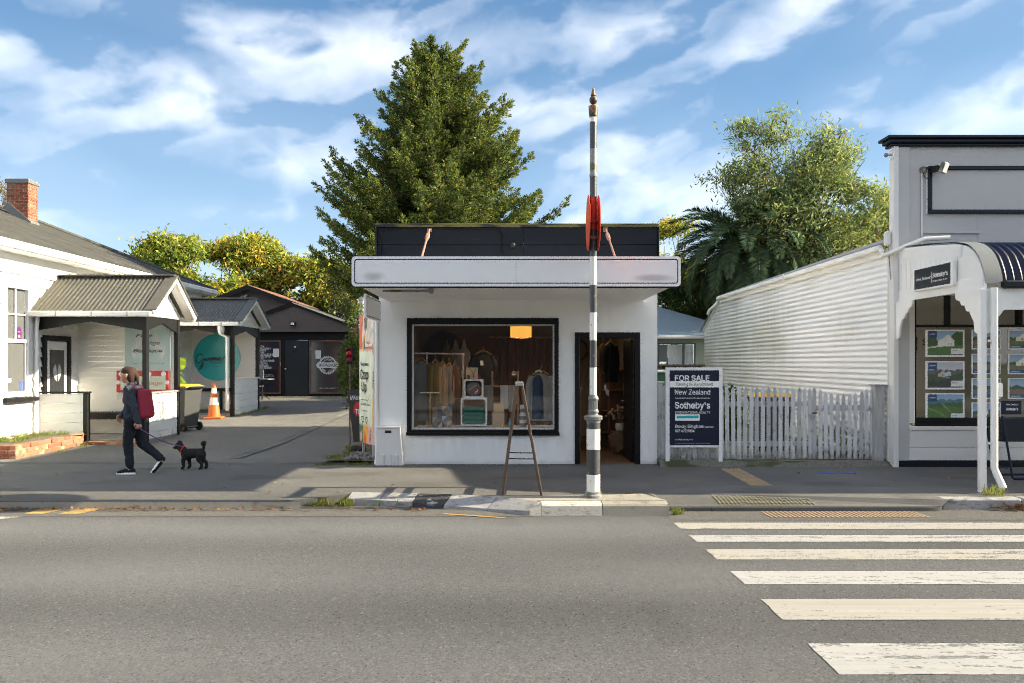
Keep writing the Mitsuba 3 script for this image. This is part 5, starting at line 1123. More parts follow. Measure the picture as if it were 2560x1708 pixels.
for y in (14.6, 16.9, 19.2, 21.6): add(lh + '__gutter_joint', B(EAVX + .045, EAVX + .05, y, y + .03, 3.83, 3.97), 'facade_grey')
SL = .437
def hr(a, b):                                        # roof plane facing +x, cut by the hip at the back
    x = EAVX - 4.7 * b; yb = HB + .45 - 4.7 * b; y = (HF - .35) + a * (yb - (HF - .35))
    return np.stack([x, y, EZ + 4.7 * b * SL + .008 * np.cos(y / .076 * 2 * np.pi)], -1)
add(lh + '__roof', cat([grid(hr, np.linspace(0, 1, 500), np.linspace(0, 1, 8)), grid(lambda a, b: np.stack([EAVX - 4.7 * b - a * (9.4 - 9.4 * b), HB + .45 - 4.7 * b + 0 * a, EZ + 4.7 * b * SL + 0 * a], -1), np.linspace(0, 1, 4), np.linspace(0, 1, 4))]), 'roof_house', smooth=60)
hp = [[EAVX - 4.7 * t, HB + .45 - 4.7 * t, EZ + 4.7 * t * SL + .02] for t in (0, 1)]
add(lh + '__hip_cap', cat([tube(hp, .055, 8), tube([[EAVX - 4.7, HF - .3, EZ + 4.7 * SL + .02], hp[1]], .055, 8)]), 'roof_house', smooth=50)
# chimney
ch_ = lh + '__chimney'
CXa, CXb, CYa, CYb = X(16, 20), X(70.5, 20), 20.0, 20.42
czt = Z(458, 20)
add(ch_, B(CXa + .006, CXb - .006, CYa + .006, CYb - .006, 4.6, czt), 'mortar', label='red brick chimney with a grey cap')
ci = 0; crng = np.random.default_rng(8)
z = 5.0; row = 0
while z < czt - .05:
    for face in range(2):
        L = (CXb - CXa) if face == 0 else (CYb - CYa)
        off = (row % 2) * .115; q = -off
        while q < L - .02:
            a, b = max(q, 0), min(q + .215, L)
            if b - a > .03:
                e = crng.uniform(-.004, .006)
                if face == 0: m = B(CXa + a + .004, CXa + b - .004, CYa - e, CYa + .05, z, z + .066, .004)
                else: m = B(CXb - .05, CXb + e, CYa + a + .004, CYa + b - .004, z, z + .066, .004)
                add(ch_ + '__brick', m, 'brick_' + 'abcd'[crng.choice(4, p=[.35, .35, .15, .15])])
            q += .225
    z += .076; row += 1
add(ch_ + '__cap', B(CXa - .03, CXb + .03, CYa - .03, CYb + .03, czt, Z(447, 20), .01), 'cast_grey')
add(ch_ + '__flashing', cat([B(CXb - .01, CXb + .025, CYa - .02, CYb + .02, 4.9, 5.33, .004), beam([CXa - .02, CYa - .015, 5.72], [CXb + .02, CYa - .015, 5.20], .02, .2)]), 'cast_grey')
# sash window on the side wall
sw = lh + '__window'
wy0, wy1, wz0_, wz1_ = 14.98, 15.62, 1.10, 3.12
def on_wall(y0, y1, z0, z1, d0, d1, c=.004): return B(HXW + d0, HXW + d1, y0, y1, z0, z1, c)
add(sw, cat([on_wall(wy0 - .10, wy0, 1.0, 3.24, -.03, .05), on_wall(wy1, wy1 + .10, 1.0, 3.24, -.03, .05), on_wall(wy0 + .001, wy1 - .001, wz1_, 3.24, -.03, .05), on_wall(wy0 + .001, wy1 - .001, 1.0, wz0_, -.03, .04)]), 'white_paint', label='white sash window')
add(sw + '__sash', cat([on_wall(wy0 + .001, wy1 - .001, 2.06, 2.13, -.02, .02), on_wall(wy0 + .28, wy0 + .31, 2.131, wz1_ - .001, -.02, .015), on_wall(wy0 + .001, wy1 - .001, 2.60, 2.63, -.019, .014), on_wall(wy0 + .001, wy0 + .04, wz0_, 2.059, -.02, .01), on_wall(wy1 - .04, wy1 - .001, wz0_, 2.059, -.02, .01)]), 'white_paint')
add(sw + '__pane', on_wall(wy0, wy1, wz0_, wz1_, -.028, -.024, 0), 'glass_mid')
add(sw + '__sill', on_wall(wy0 - .16, wy1 + .22, .90, .985, -.02, .14), 'charcoal')
ov = [(.0 + .09 * math.cos(a), .14 * math.sin(a)) for a in np.linspace(0, 2 * np.pi, 20)]
add(sw + '__sticker', poly(ov, .003, (HXW - .022, wy0 + .44, 2.24), (0, 1, 0), (0, 0, 1)), 'purple_sign', label='purple oval sticker')
add(sw + '__sticker_mark', cat([poly([(a * .45, b * .22 - .05) for a, b in ov], .002, (HXW - .018, wy0 + .44, 2.24), (0, 1, 0), (0, 0, 1)), B(HXW - .018, HXW - .016, wy0 + .40, wy0 + .48, 2.27, 2.29)]), 'rib_orange')
add(sw + '__sticker', on_wall(wy0 + .10, wy0 + .20, 1.28, 1.36, -.023, -.021, 0), 'white_print')
add(sw + '__sticker', on_wall(wy0 + .46, wy0 + .56, 1.12, 1.3, -.023, -.021, 0), 'blue_mark')
solo('blue_shop_board', on_wall(13.2, 14.85, .35, 2.62, .02, .05), M('pale_blue', (0.52, 0.68, 0.70), 0.4), 'pale blue sign board on the weatherboard wall at the left edge', 'sign')
add(lh + '__downpipe', tube([[HXW + .10, 15.85, 2.72], [HXW + .09, 15.82, 2.4], [HXW + .09, 15.82, .1]], .04, 10), 'white_paint', smooth=50)

# porches
def porch(name, label, xg, yf, yb, gz, ez, rz, ridge_mat, wallmat, boards, trim, over=.12):
    p = thing('porch', label, 'porch', 'gabled porches of the left house')
    ym = (yf + yb) / 2
    half = (yb - yf) / 2 + over
    xr = xg + .30
    slope = math.atan2(rz - ez, half)
    Ls = math.hypot(half, rz - ez)
    for s in (1, -1):
        add(p + '__roof', corr([HXW, ym - s * .10 * 0, rz + .015], (1, 0, 0), (0, -s * math.cos(slope), -math.sin(slope)), xr - .13 - HXW, Ls, .092, .013, nv=3), ridge_mat, smooth=60)
        add(p + '__barge_flashing', beam([xr - .07, ym, rz + .03], [xr - .07, ym - s * half, ez + .03], .24, .03, c=.004), ridge_mat)
        add(p + '__barge_board', beam([xr, ym + (0 if s > 0 else .0), rz - .045], [xr, ym - s * (half - .0), ez - .045], .028, .115, c=.003), 'white_paint')
        add(p + '__soffit', beam([xr - .12, ym - s * .04, rz - .10], [xr - .12, ym - s * half, ez - .06], .20, .012), 'white_paint')
        gy = ym - s * (half + .03)
        add(p + '__gutter', cat([B(HXW + .02, xr - .03, gy - .055, gy + .05, ez - .105, ez + .005, .02)]), 'white_gloss')
        for q in np.linspace(HXW + .6, xr - .5, 3): add(p + '__gutter_bracket', B(q, q + .02, gy - s * .06 - .004, gy - s * .06 + .004, ez - .10, ez - .0), 'pole_grey')
    add(p + '__ridge_cap', cat([beam([HXW, ym - .045, rz + .028], [xr - .0, ym - .045, rz + .028], .12, .012), beam([HXW, ym + .045, rz + .028], [xr, ym + .045, rz + .028], .12, .012), tube([[HXW, ym, rz + .04], [xr, ym, rz + .04]], .025, 6)]), ridge_mat)
    # gable boards
    n = 4; gb = ez - .06; gh = rz - .12 - gb
    for i in range(n):
        z0, z1 = gb + gh * i / n, gb + gh * (i + 1) / n - .006
        w0, w1 = half * (1 - i / n) - .06, max(.02, half * (1 - (i + 1) / n) - .06)
        pts = [(-w0, z0), (w0, z0), (w1, z1), (-w1, z1)]
        add(p + '__gable_board', poly(pts, .03 - .0, (xg - .01, ym, 0), (0, 1, 0), (0, 0, 1)), 'board_white')
    bz = ez - .07
    def post(x, y): add(p + '__post', B(x - .05, x + .05, y - .05, y + .05, gz - .02, bz, .006), trim)
    post(xg, yf + .02); post(xg, yb - .02)
    # arched beams
    def arch_(L): return [(0, 0), (L, 0), (L, -.30), (L / 2, -.12), (0, -.30)]
    add(p + '__beam', poly([(a, b) for a, b in arch_(xg - .05 - HXW)], .05, (HXW, yf + .045, bz), (1, 0, 0), (0, 0, 1)), trim)
    add(p + '__beam', poly([(a, b) for a, b in arch_(yb - yf - .14)], .05, (xg - .02, yf + .07, bz), (0, 1, 0), (0, 0, 1)), trim)
    # half wall on the right
    nbw = 5; top = gz + 1.05
    for i in range(nbw):
        z0 = gz + .0 + i * (1.0 / nbw)
        add(p + '__panel_board', B(xg - .02, xg + .025 + .004 * (i % 2), yf + .075, yb - .075, z0 + .004, z0 + 1.0 / nbw - .003, .004), 'board_white')
    add(p + '__top_rail', B(xg - .05, xg + .06, yf + .072, yb + .03, top - .05, top - .01, .006), 'pole_grey' if boards else 'white_paint')
    # back wall
    if boards:
        k = 22
        for i in range(k):
            z0 = gz + i * (2.62 / k)
            add(p + '__wall_board', B(HXW + .0, xg - .06, yb - .04 - .0012 * (i % 2), yb, z0 + .001, z0 + 2.62 / k - .001, .0015), 'board_cream')
    else:
        add(p + '__back_wall', B(HXW, xg - .06, yb - .04, yb, gz + .62, ez + .1), wallmat)
        add(p + '__back_wall_base', B(HXW, xg - .06, yb - .02, yb, gz, gz + .61), 'grey_wall')
        add(p + '__rail', B(HXW, xg - .06, yb - .09, yb - .042, gz + .60, gz + .70, .004), 'charcoal')
        for xq in (HXW + .9, xg - .5): add(p + '__rail_leg', B(xq, xq + .07, yb - .10, yb - .045, gz, gz + .60), 'charcoal')
    add(p + '__floor', B(HXW, xg + .03, yf - .0, yb + .02, gz - .10, gz + (.075 if boards else .015), .006), 'concrete')
    return p
p1 = porch('porch', 'near left gabled porch with an olive corrugated roof and dark posts', -7.42, 15.95, 17.50, 0.02, 2.70, 3.50, 'roof_olive', None, True, 'charcoal', .28)
# front half wall and newel post of the near porch
for i in range(5):
    add(p1 + '__panel_board', B(-9.62, -8.66, 15.90, 15.95 + .004 * (i % 2), .06 + i * .195, .06 + i * .195 + .19, .004), 'board_cream')
add(p1 + '__top_rail', B(-9.65, -8.53, 15.86, 15.99, 1.045, 1.08, .006), 'charcoal')
add(p1 + '__newel_post', B(-8.655, -8.56, 15.88, 15.985, .0, 1.043, .006), 'charcoal')
add(p1 + '__bench', cat([B(-9.6, -7.5, 17.05, 17.45, .50, .58, .006), B(-9.6, -7.5, 17.04, 17.08, .43, .499, .004)]), 'charcoal')
add(p1 + '__step_tile', B(-8.54, -7.46, 15.83, 15.948, -.02, .07, .004), 'brick_old')
# door of the house inside the porch
dd = lh + '__door'
add(dd, on_wall(16.22, 16.98, .10, 2.12, .0, .05, .006), 'white_paint', label='white door with a tall glass panel')
add(dd + '__frame', cat([on_wall(16.10, 16.21, .06, 2.24, -.01, .08), on_wall(16.99, 17.10, .06, 2.24, -.01, .08), on_wall(16.212, 16.988, 2.13, 2.24, -.01, .08)]), 'charcoal')
add(dd + '__glass_panel', on_wall(16.34, 16.86, .98, 1.94, .051, .055, 0), 'glass_dark')
def wing(s, sc):
    pts = []
    for t in np.linspace(0, 1, 12): pts.append((s * (.03 + .24 * math.sin(math.pi * min(1, t * 1.25 + .05)) ** .7 * (1 - .35 * t)), .36 - .78 * t))
    pts += [(s * .10, -.44), (s * .05, -.30), (s * .04, -.10), (s * .02, .10)]
    return [(a * sc, b * sc) for a, b in pts]
for s in (-1, 1): add(dd + '__wing_print', poly(wing(s, .62), .002, (HXW + .0555, 16.60, 1.42), (0, 1, 0), (0, 0, 1)), 'wing_grey')
add(dd + '__handle', cat([tube([[HXW + .05, 16.30, 1.0 - .17], [HXW + .11, 16.30, .83], [HXW + .11, 16.42, .83]], .014, 6), on_wall(16.28, 16.33, .74, .92, .051, .06, .003)]), 'brass')
# Free Wings sign on the porch wall
fw = thing('wings_sign', 'pale blue boutique sign with a pair of grey wings in the near porch', 'sign')
WD = 17.445
wxa, wxb, wza, wzb = X(313, WD), X(427.5, WD), Z(927, WD), Z(812, WD)
add(fw + '__board', B(wxa, wxb, WD - .02, WD - .0, wza, wzb, .003), 'sign_blue')
wcx, wcz = X(371, WD), Z(866, WD)
for s in (-1, 1):
    add(fw + '__wing', poly([(a * 1.0 + s * .07, b * .9) for a, b in wing(s, .86)], .0015, (wcx, WD - .0205, wcz + .05)), 'wing_grey')
    for k in range(5):
        q = [(s * (.16 + .055 * k), .26 - .06 * k), (s * (.20 + .04 * k), .02 - .06 * k), (s * (.15 + .035 * k), -.28 - .02 * k), (s * (.17 + .035 * k), .0 - .05 * k)]
        add(fw + '__feather', poly(q, .0012, (wcx, WD - .022, wcz + .04)), 'facade_light')
for s_, px, py, h, wd in (('Free', 341, 843, 7.5, 40), ('Wings', 353, 861.5, 8.5, 46), ('Boutique', 334, 881, 8.0, 72)):
    add(fw + '__lettering', text_at(s_, h * WD / F, (X(px, WD), WD - .024, Z(py, WD)), width=wd * WD / F, slant=.45, bold=True), 'ink')
add(fw + '__small_lettering', text_at('free wings boutique', 3.2 * WD / F, (X(332, WD), WD - .0225, Z(910, WD)), width=80 * WD / F, slant=.3), 'cloth_slate')
rs = thing('village_sign', 'red bordered sign with white dots reading Village below the wings sign', 'sign')
rxa, rxb, rza, rzb = X(293, WD), X(423.5, WD), Z(981, WD), Z(926.5, WD) - .006
add(rs + '__board', B(rxa, rxb, WD - .034, WD - .002, rza, rzb, .003), 'red_sign')
add(rs + '__panel', B(rxa + .09, rxb - .07, WD - .036, WD - .0345, rza + .06, rzb - .12), 'sage')
for t in (.09, .36, .62, .90): add(rs + '__dot', frame([rxa + (rxb - rxa) * t, WD - .0365, rzb - .07], (1, 0, 0), (0, 0, 1), lathe([(.055, -.001), (.055, .0015)], n=20)), 'white_print')
for t in (.0, 1.0): add(rs + '__dot', frame([rxa + .035 + (rxb - rxa - .07) * t, WD - .0365, (rza + rzb) / 2 - .02], (1, 0, 0), (0, 0, 1), lathe([(.045, -.001), (.045, .0015)], n=20)), 'white_print')
add(rs + '__lettering', text_at('Village', 9 * WD / F, (X(352, WD), WD - .037, Z(962, WD)), width=55 * WD / F, slant=.3), 'red_sign')
add(rs + '__lower_strip', B(rxa + .0, rxa + .55, WD - .022, WD - .003, rza - .16, rza - .02, .003), 'grey_wall')
# far porch
G2 = float(zg(22.3))
p2 = porch('porch', 'far left gabled porch with a dark corrugated roof beside the round teal sign', -7.62, 21.55, 23.75, G2, 2.78, 3.50, 'roof_dark', 'grey_wall', False, 'charcoal', .22)
add(p2 + '__downpipe', tube([[-7.86, 21.38, 2.62], [-7.86, 21.40, 2.45], [-7.72, 21.44, 2.36], [-7.72, 21.44, .35]], .045, 10), 'white_gloss', smooth=50)
add(p2 + '__rainhead', lathe([(.04, 2.44), (.085, 2.52), (.09, 2.66), (.07, 2.68)], (-7.86, 21.36, 0), 16), 'white_gloss', smooth=40)
add(p2 + '__light_tube', tube([[-9.5, 21.7, 2.60], [-8.1, 21.7, 2.60]], .03, 8), 'brass', smooth=60)
gs2 = thing('round_teal_sign', 'round teal sign with black script lettering on the far porch wall', 'sign')
GD = 23.70
gcx, gcz, gr = X(542.5, GD), Z(893.5, GD), 58.5 * GD / F
add(gs2 + '__disc', frame([gcx, GD, gcz], (1, 0, 0), (0, 0, 1), lathe([(gr, -.0), (gr, .012), (gr - .004, .014)], n=64)), 'teal')
def stroke(pts, r, o, sc, n=5):
    P = np.asarray(pts, float); t = np.arange(len(P)); q = np.linspace(0, len(P) - 1, (len(P) - 1) * 5 + 1)
    from scipy.interpolate import CubicSpline
    c = CubicSpline(t, P)(q)
    pts3 = np.column_stack([o[0] + c[:, 0] * sc, np.full(len(c), o[1]), o[2] + c[:, 1] * sc])
    m = tube(pts3, r, n); v = m.vertices.copy(); v[:, 1] = o[1] + (v[:, 1] - o[1]) * .15
    return tm(v, m.faces)
go = (X(491, GD), GD - .0155, Z(902, GD)); gsx = .80 * GD / F
G_ = [(20, 14), (14, 21), (6, 17), (0, 4), (3, -7), (12, -4), (22, 6), (24, 8), (22, -10), (15, -24), (11, -26), (14, -18), (26, 2)]
script = [G_, [(26, 2), (31, 9), (29, 1), (33, 1), (36, 7)], [(36, 7), (37, 1), (40, 8), (43, 9), (42, 1), (46, 8), (49, 9), (48, 1), (52, 4)], [(52, 4), (54, 9), (54, 1), (57, 8), (60, 9), (59, 1), (63, 8), (66, 9), (65, 1), (69, 4)],
          [(69, 4), (75, 7), (75, 11), (71, 9), (71, 3), (75, 1), (83, 6), (96, 18), (104, 22), (96, 14), (108, 13)]]
add(gs2 + '__lettering', cat([stroke(s_, .016, go, gsx) for s_ in script]), 'ink', label='black script reading Gimme')
add(gs2 + '__lettering', text_at('FAST NUTRITION', 6.2 * GD / F, (X(526, GD), GD - .0155, Z(910, GD)), width=62 * GD / F, bold=True), 'ink')
for py in (897, 917): add(gs2 + '__rule', B(X(530, GD), X(566, GD), GD - .0150, GD - .0142, Z(py, GD) - .003, Z(py, GD) + .003), 'ink')
# planter of old bricks in front of the left house
pl = thing('brick_planter', 'low planter wall of weathered red bricks in the lower left', 'planter')
prn = np.random.default_rng(21)
path = [(-12.5, 13.30), (-8.47, 13.42), (-8.62, 15.84)]
for (a, b) in zip(path[:-1], path[1:]):
    a, b = np.array(a), np.array(b); L = np.linalg.norm(b - a); d = (b - a) / L; ang = math.atan2(d[1], d[0])
    ztop = .26
    add(pl + '__mortar', xf(B(0.02, L - .03, .012, .10, -.05, ztop - .03), rotz(ang), (a[0], a[1], 0)), 'mortar')
    for r_ in range(3):
        q = -.12 * (r_ % 2) + .004
        while q < L - .03:
            s, e = max(q, 0.0), min(q + .225, L - .0)
            if e - s > .04 and a[0] + d[0] * e > -10.6:
                m = B(s, e, -.004 + prn.uniform(-.006, .006), .105, r_ * .088 - .01, r_ * .088 + .066 + prn.uniform(-.002, .003), .007)
                add(pl + '__brick', xf(m, rotz(ang + prn.normal(0, .004)), (a[0], a[1], 0)), ('brick_a', 'brick_b', 'brick_old', 'brick_d')[prn.choice(4, p=[.25, .25, .25, .25])] if a[1] < 13.35 else ('brick_old', 'brick_b', 'brick_d')[prn.integers(3)])
            q += .236
add(pl + '__soil', grid(lambda a, b: np.stack([a, b, .20 + .06 * meshkit.noise(np.stack([a * 3, b * 3, 0 * a], -1))], -1), np.linspace(-9.62, -8.56, 12), np.linspace(13.44, 15.88, 14)), 'soil')

# ---------------------------------------------------------------- workshop at the end of the drive
ws = thing('workshop', 'brown gabled workshop with a charcoal door and lettered windows at the end of the driveway', 'workshop')
KD, KG = 28.5, 0.40
kx = lambda px: X(px, KD); kz = lambda py: Z(py, KD)
ga, gl, grx = kx(732), kx(732) - 2.35, kx(877)
add(ws + '__gable_wall', poly([(gl, kz(830)), (grx, kz(830)), (grx, kz(815)), (ga, kz(762)), (gl, kz(818))], .12, (0, KD + .12, 0)), 'brown_wall')
for (p, q) in (((ga, kz(757)), (grx + .12, kz(813))), ((ga, kz(757)), (gl - .1, kz(817)))):
    add(ws + '__roof', cat([corr([p[0], KD - .12, p[1]], (0, 1, 0), (q[0] - p[0], 0, q[1] - p[1]), 3.4, math.hypot(q[0] - p[0], q[1] - p[1]), .12, .014)]), 'roof_dark')
    add(ws + '__barge_board', beam([p[0], KD - .06, p[1] - .06], [q[0], KD - .06, q[1] - .06], .04, .09), 'charcoal')
RD = 31.2
r2 = lambda px: X(px, RD); z2 = lambda py: Z(py, RD)
add(ws + '__rear_gable', poly([(r2(628) - 4.2, .3), (r2(628) + 1.8, .3), (r2(628) + 1.8, z2(722) - 1.8 * .375), (r2(628), z2(722)), (r2(628) - 4.2, z2(722) - 4.2 * .375)], .12, (0, RD + .12, 0)), 'brown_wall')
for s in (-1, 1):
    Lr = 1.85 if s > 0 else 4.4
    p, q = (r2(628), z2(715)), (r2(628) + s * Lr, z2(715) - Lr * .375)
    add(ws + '__rear_roof', corr([p[0], RD - .4, p[1]], (0, 1, 0), (q[0] - p[0], 0, q[1] - p[1]), 6, math.hypot(Lr, Lr * .375), .12, .012), 'roof_red' if s > 0 else 'roof_dark')
    add(ws + '__rear_barge', beam([p[0], RD - .42, p[1] - .09], [q[0], RD - .42, q[1] - .09], .05, .16), 'charcoal')
ab = ws + '__alarm_box'
add(ab, B(r2(603), r2(616), RD - .10, RD - .002, z2(749), z2(739.5), .02), 'white_paint', label='white alarm box')
add(ab + '__panel', B(r2(606), r2(612.5), RD - .104, RD - .101, z2(746), z2(742)), 'red_sign')
add(ws + '__camera', cat([B(r2(616.5), r2(620.5), RD - .16, RD - .03, z2(741.5), z2(737), .02)]), 'white_paint')
fl2 = ws + '__floodlight'
add(fl2, B(kx(726), kx(739.5), KD - .12, KD - .002, kz(815), kz(804.5), .02), 'charcoal', label='small floodlight on the gable')
add(fl2 + '__lens', B(kx(729), kx(737), KD - .124, KD - .121, kz(813), kz(807)), 'white_print')
# recessed front
BD = 28.75
bx = lambda px: X(px, BD); bz_ = lambda py: Z(py, BD)
add(ws + '__front_wall', wall_poly(rect(gl, grx - .05, .2, kz(829)), [rect(bx(590), bx(702), bz_(985), bz_(852)), rect(bx(711), bx(770), bz_(993), bz_(850)), rect(bx(773), bx(865), bz_(984), bz_(851))], BD, BD + .12), 'charcoal')
add(ws + '__side_wall', B(grx - .14, grx - .02, BD + .121, 34, .2, 2.9), 'brown_wall')
add(ws + '__corner_post', B(grx - .05, grx + .08, KD - .02, BD + .1, .2, kz(830) - .003, .005), 'charcoal')
for i, (a, b) in enumerate(((590, 702), (773, 865))):
    wq = ws + '__window'
    k = add(wq, cat([B(bx(a), bx(a) + .04, BD - .02, BD + .05, bz_(985), bz_(851), .004), B(bx(b) - .04, bx(b), BD - .02, BD + .05, bz_(985), bz_(851), .004), B(bx(a) + .041, bx(b) - .041, BD - .02, BD + .05, bz_(851) - .05, bz_(851), .004), B(bx(a) + .041, bx(b) - .041, BD - .02, BD + .05, bz_(985), bz_(985) + .05, .004)]), 'copper_trim', label=('left workshop window with white lettering', 'right workshop window with a round white gear emblem')[i])
    add(k + '__pane', B(bx(a) + .04, bx(b) - .04, BD + .03, BD + .04, bz_(985) + .05, bz_(851) - .05), M(f'pane_tint_{"ab"[i]}', (lambda p, n, uv: mix((0.022, 0.018, 0.03), (0.05, 0.022, 0.028), smoothstep(0.4, 0.7, noise(p.x * 2.2, 1, p.z * .3)))) if i == 0 else (lambda p, n, uv: mix(mix((0.26, 0.245, 0.22), (0.10, 0.09, 0.085), smoothstep(bx(773) + .1, bx(800), p.x)), mi.Color3f(0.075, 0.038, 0.042), smoothstep(bx(798), bx(816), p.x) * (0.5 + 0.5 * noise(p.x * 3.5, 2.0, p.z * 0.5)))), 0.12))
    if i == 0: kl = k
    else: kr = k
LY = BD - .024
def w_text(key, s, pxc, py, h, w, bold=True): add(key + '__lettering', text_at(s, h * BD / F, (bx(pxc), BD + .028, bz_(py)), width=w * BD / F, bold=bold, align='c'), 'white_print')
for s, py, h, w in (('OUR', 867, 3.5, 9), ('EXTENSIVELY', 874.5, 5, 44), ('TRAINED', 879, 4, 19), ('AND', 883.5, 3, 9), ('HIGHLY QUALIFIED', 889.5, 5, 56), ('SPECIALISTS', 894, 4.5, 42), ('WILL', 899, 3.2, 9), ('REPAIR & RESTORE', 905, 5, 60), ('ANY BICYCLE', 910.5, 4, 26), ('TO SAFE AND', 917, 5, 30), ('SUITABLE RIDING', 922, 4.6, 46)):
    w_text(kl, s, 655, py, h, w)
for py, w in ((938, 48), (941.5, 52)): w_text(kl, 'www cleaning sales and service station style', 657, py, 2.0, w, False)
def arc_text(key, s, cx_, cz_, R_, a0, a1, h, mat='white_print', inward=False):
    ms = []
    for i, c in enumerate(s):
        if c == ' ': continue
        a = a0 + (a1 - a0) * i / (len(s) - 1)
        r = (math.sin(a), 0, -math.cos(a)) if not inward else (-math.sin(a), 0, math.cos(a))
        u = (math.cos(a), 0, math.sin(a)) if not inward else (-math.cos(a), 0, -math.sin(a))
        ms.append(text_at(c, h, (cx_ + R_ * math.cos(a), BD + .027, cz_ + R_ * math.sin(a)), r, u, bold=True, align='c'))
    add(key + '__lettering', cat(ms), mat)
ecx, ecz, er = bx(818.8), bz_(913.2), 23.2 * BD / F
teeth = []
for i in range(30):
    a = i * 2 * math.pi / 30
    for da, rr in ((-.06, .90), (-.035, 1.02), (.035, 1.02), (.06, .90)): teeth.append((rr * er * math.cos(a + da), rr * er * math.sin(a + da)))
inner = [(.82 * er * math.cos(a), .82 * er * math.sin(a)) for a in np.linspace(0, 2 * np.pi, 40)]
add(kr + '__gear_emblem', poly(teeth, .003, (ecx, BD + .0295, ecz), holes=[inner]), 'white_print')
bw, bh2 = 29 * BD / F, 6.9 * BD / F
add(kr + '__emblem_banner', poly([(-bw, 0), (-bw * .86, bh2), (bw * .86, bh2), (bw, 0), (bw * .86, -bh2), (-bw * .86, -bh2)], .003, (ecx, BD + .0285, ecz)), 'white_print')
add(kr + '__emblem_word', text_at('WORKSHOP', 7.6 * BD / F, (ecx, BD + .0245, ecz - 3.8 * BD / F), width=43 * BD / F, bold=True, align='c'), 'ink')
arc_text(kr, 'BLACKWELL', ecx, ecz, er * .54, math.radians(158), math.radians(22), 4.4 * BD / F)
arc_text(kr, 'AND SONS', ecx, ecz, er * .78, math.radians(212), math.radians(328), 4.4 * BD / F, inward=True)
w_text(kr, 'WWW.BLACKWELLANDSONS.NZ', 818, 972, 2.4, 42, False)
for a, b in ((682, 697), (788, 802)):
    t = 872 if a < 700 else 876
    add((kl if a < 700 else kr) + '__notice', B(bx(a), bx(b), BD + .026, BD + .0295, bz_(t + 21), bz_(t)), 'white_print')
wd = ws + '__door'
add(wd, B(bx(711.5), bx(769.5), BD + .03, BD + .07, bz_(992), bz_(850.5), .004), 'door_grey', label='charcoal four-panel door')
for (a, b) in ((717, 733), (743, 759)):
    for (t, q) in ((857, 923), (942, 978)): add(wd + '__panel', B(bx(a), bx(b), BD + .022, BD + .0295, bz_(q), bz_(t), .006), 'door_grey')
add(wd + '__knob', frame([bx(713.8), BD + .02, bz_(922.5)], (1, 0, 0), (0, 0, 1), lathe([(.022, 0), (.03, .02), (.024, .045), (.003, .05)], n=14)), 'white_paint', smooth=50)
add(wd + '__badge', frame([bx(737.5), BD + .02, bz_(867.5)], (1, 0, 0), (0, 0, 1), lathe([(.038, 0), (.036, .006)], n=18)), 'white_print')
add(wd + '__knocker', tube([[bx(737.5) + .05 * math.cos(a), BD + .015, bz_(877) + .06 * math.sin(a)] for a in np.linspace(0, 6.28, 16)], .007, 5), 'ink')
add(ws + '__step', B(gl, grx, KD - .1, BD + .2, .2, .43, .01), 'concrete')
tbl = thing('small_table', 'small dark outdoor table in front of the left workshop window', 'table')
tx, ty = X(655, 27.6), 27.6
add(tbl + '__top', lathe([(.42, 1.08), (.42, 1.11)], (tx, ty, 0), 24), 'steel')
add(tbl + '__leg', cat([tube([[tx, ty, 1.08], [tx, ty, .5]], .025, 8)] + [tube([[tx, ty, .55], [tx + .28 * math.cos(a), ty + .28 * math.sin(a), .37]], .018, 6) for a in (0.3, 1.87, 3.44, 5.0)]), 'charcoal')
chr_ = thing('grey_chair', 'grey chair back beside the small table by the workshop', 'chair')
hx_ = X(642, 27.9)
add(chr_ + '__backrest', B(hx_ - .27, hx_ + .24, 27.9, 27.94, 1.0, 1.42, .03), 'cast_grey'); add(chr_ + '__seat', B(hx_ - .25, hx_ + .24, 27.5, 27.9, .82, .86, .02), 'cast_grey')
for sx_ in (-.22, .2):
    for y in (27.54, 27.9): add(chr_ + '__leg', tube([[hx_ + sx_, y, .38], [hx_ + sx_, y, .82]], .015, 6), 'charcoal')

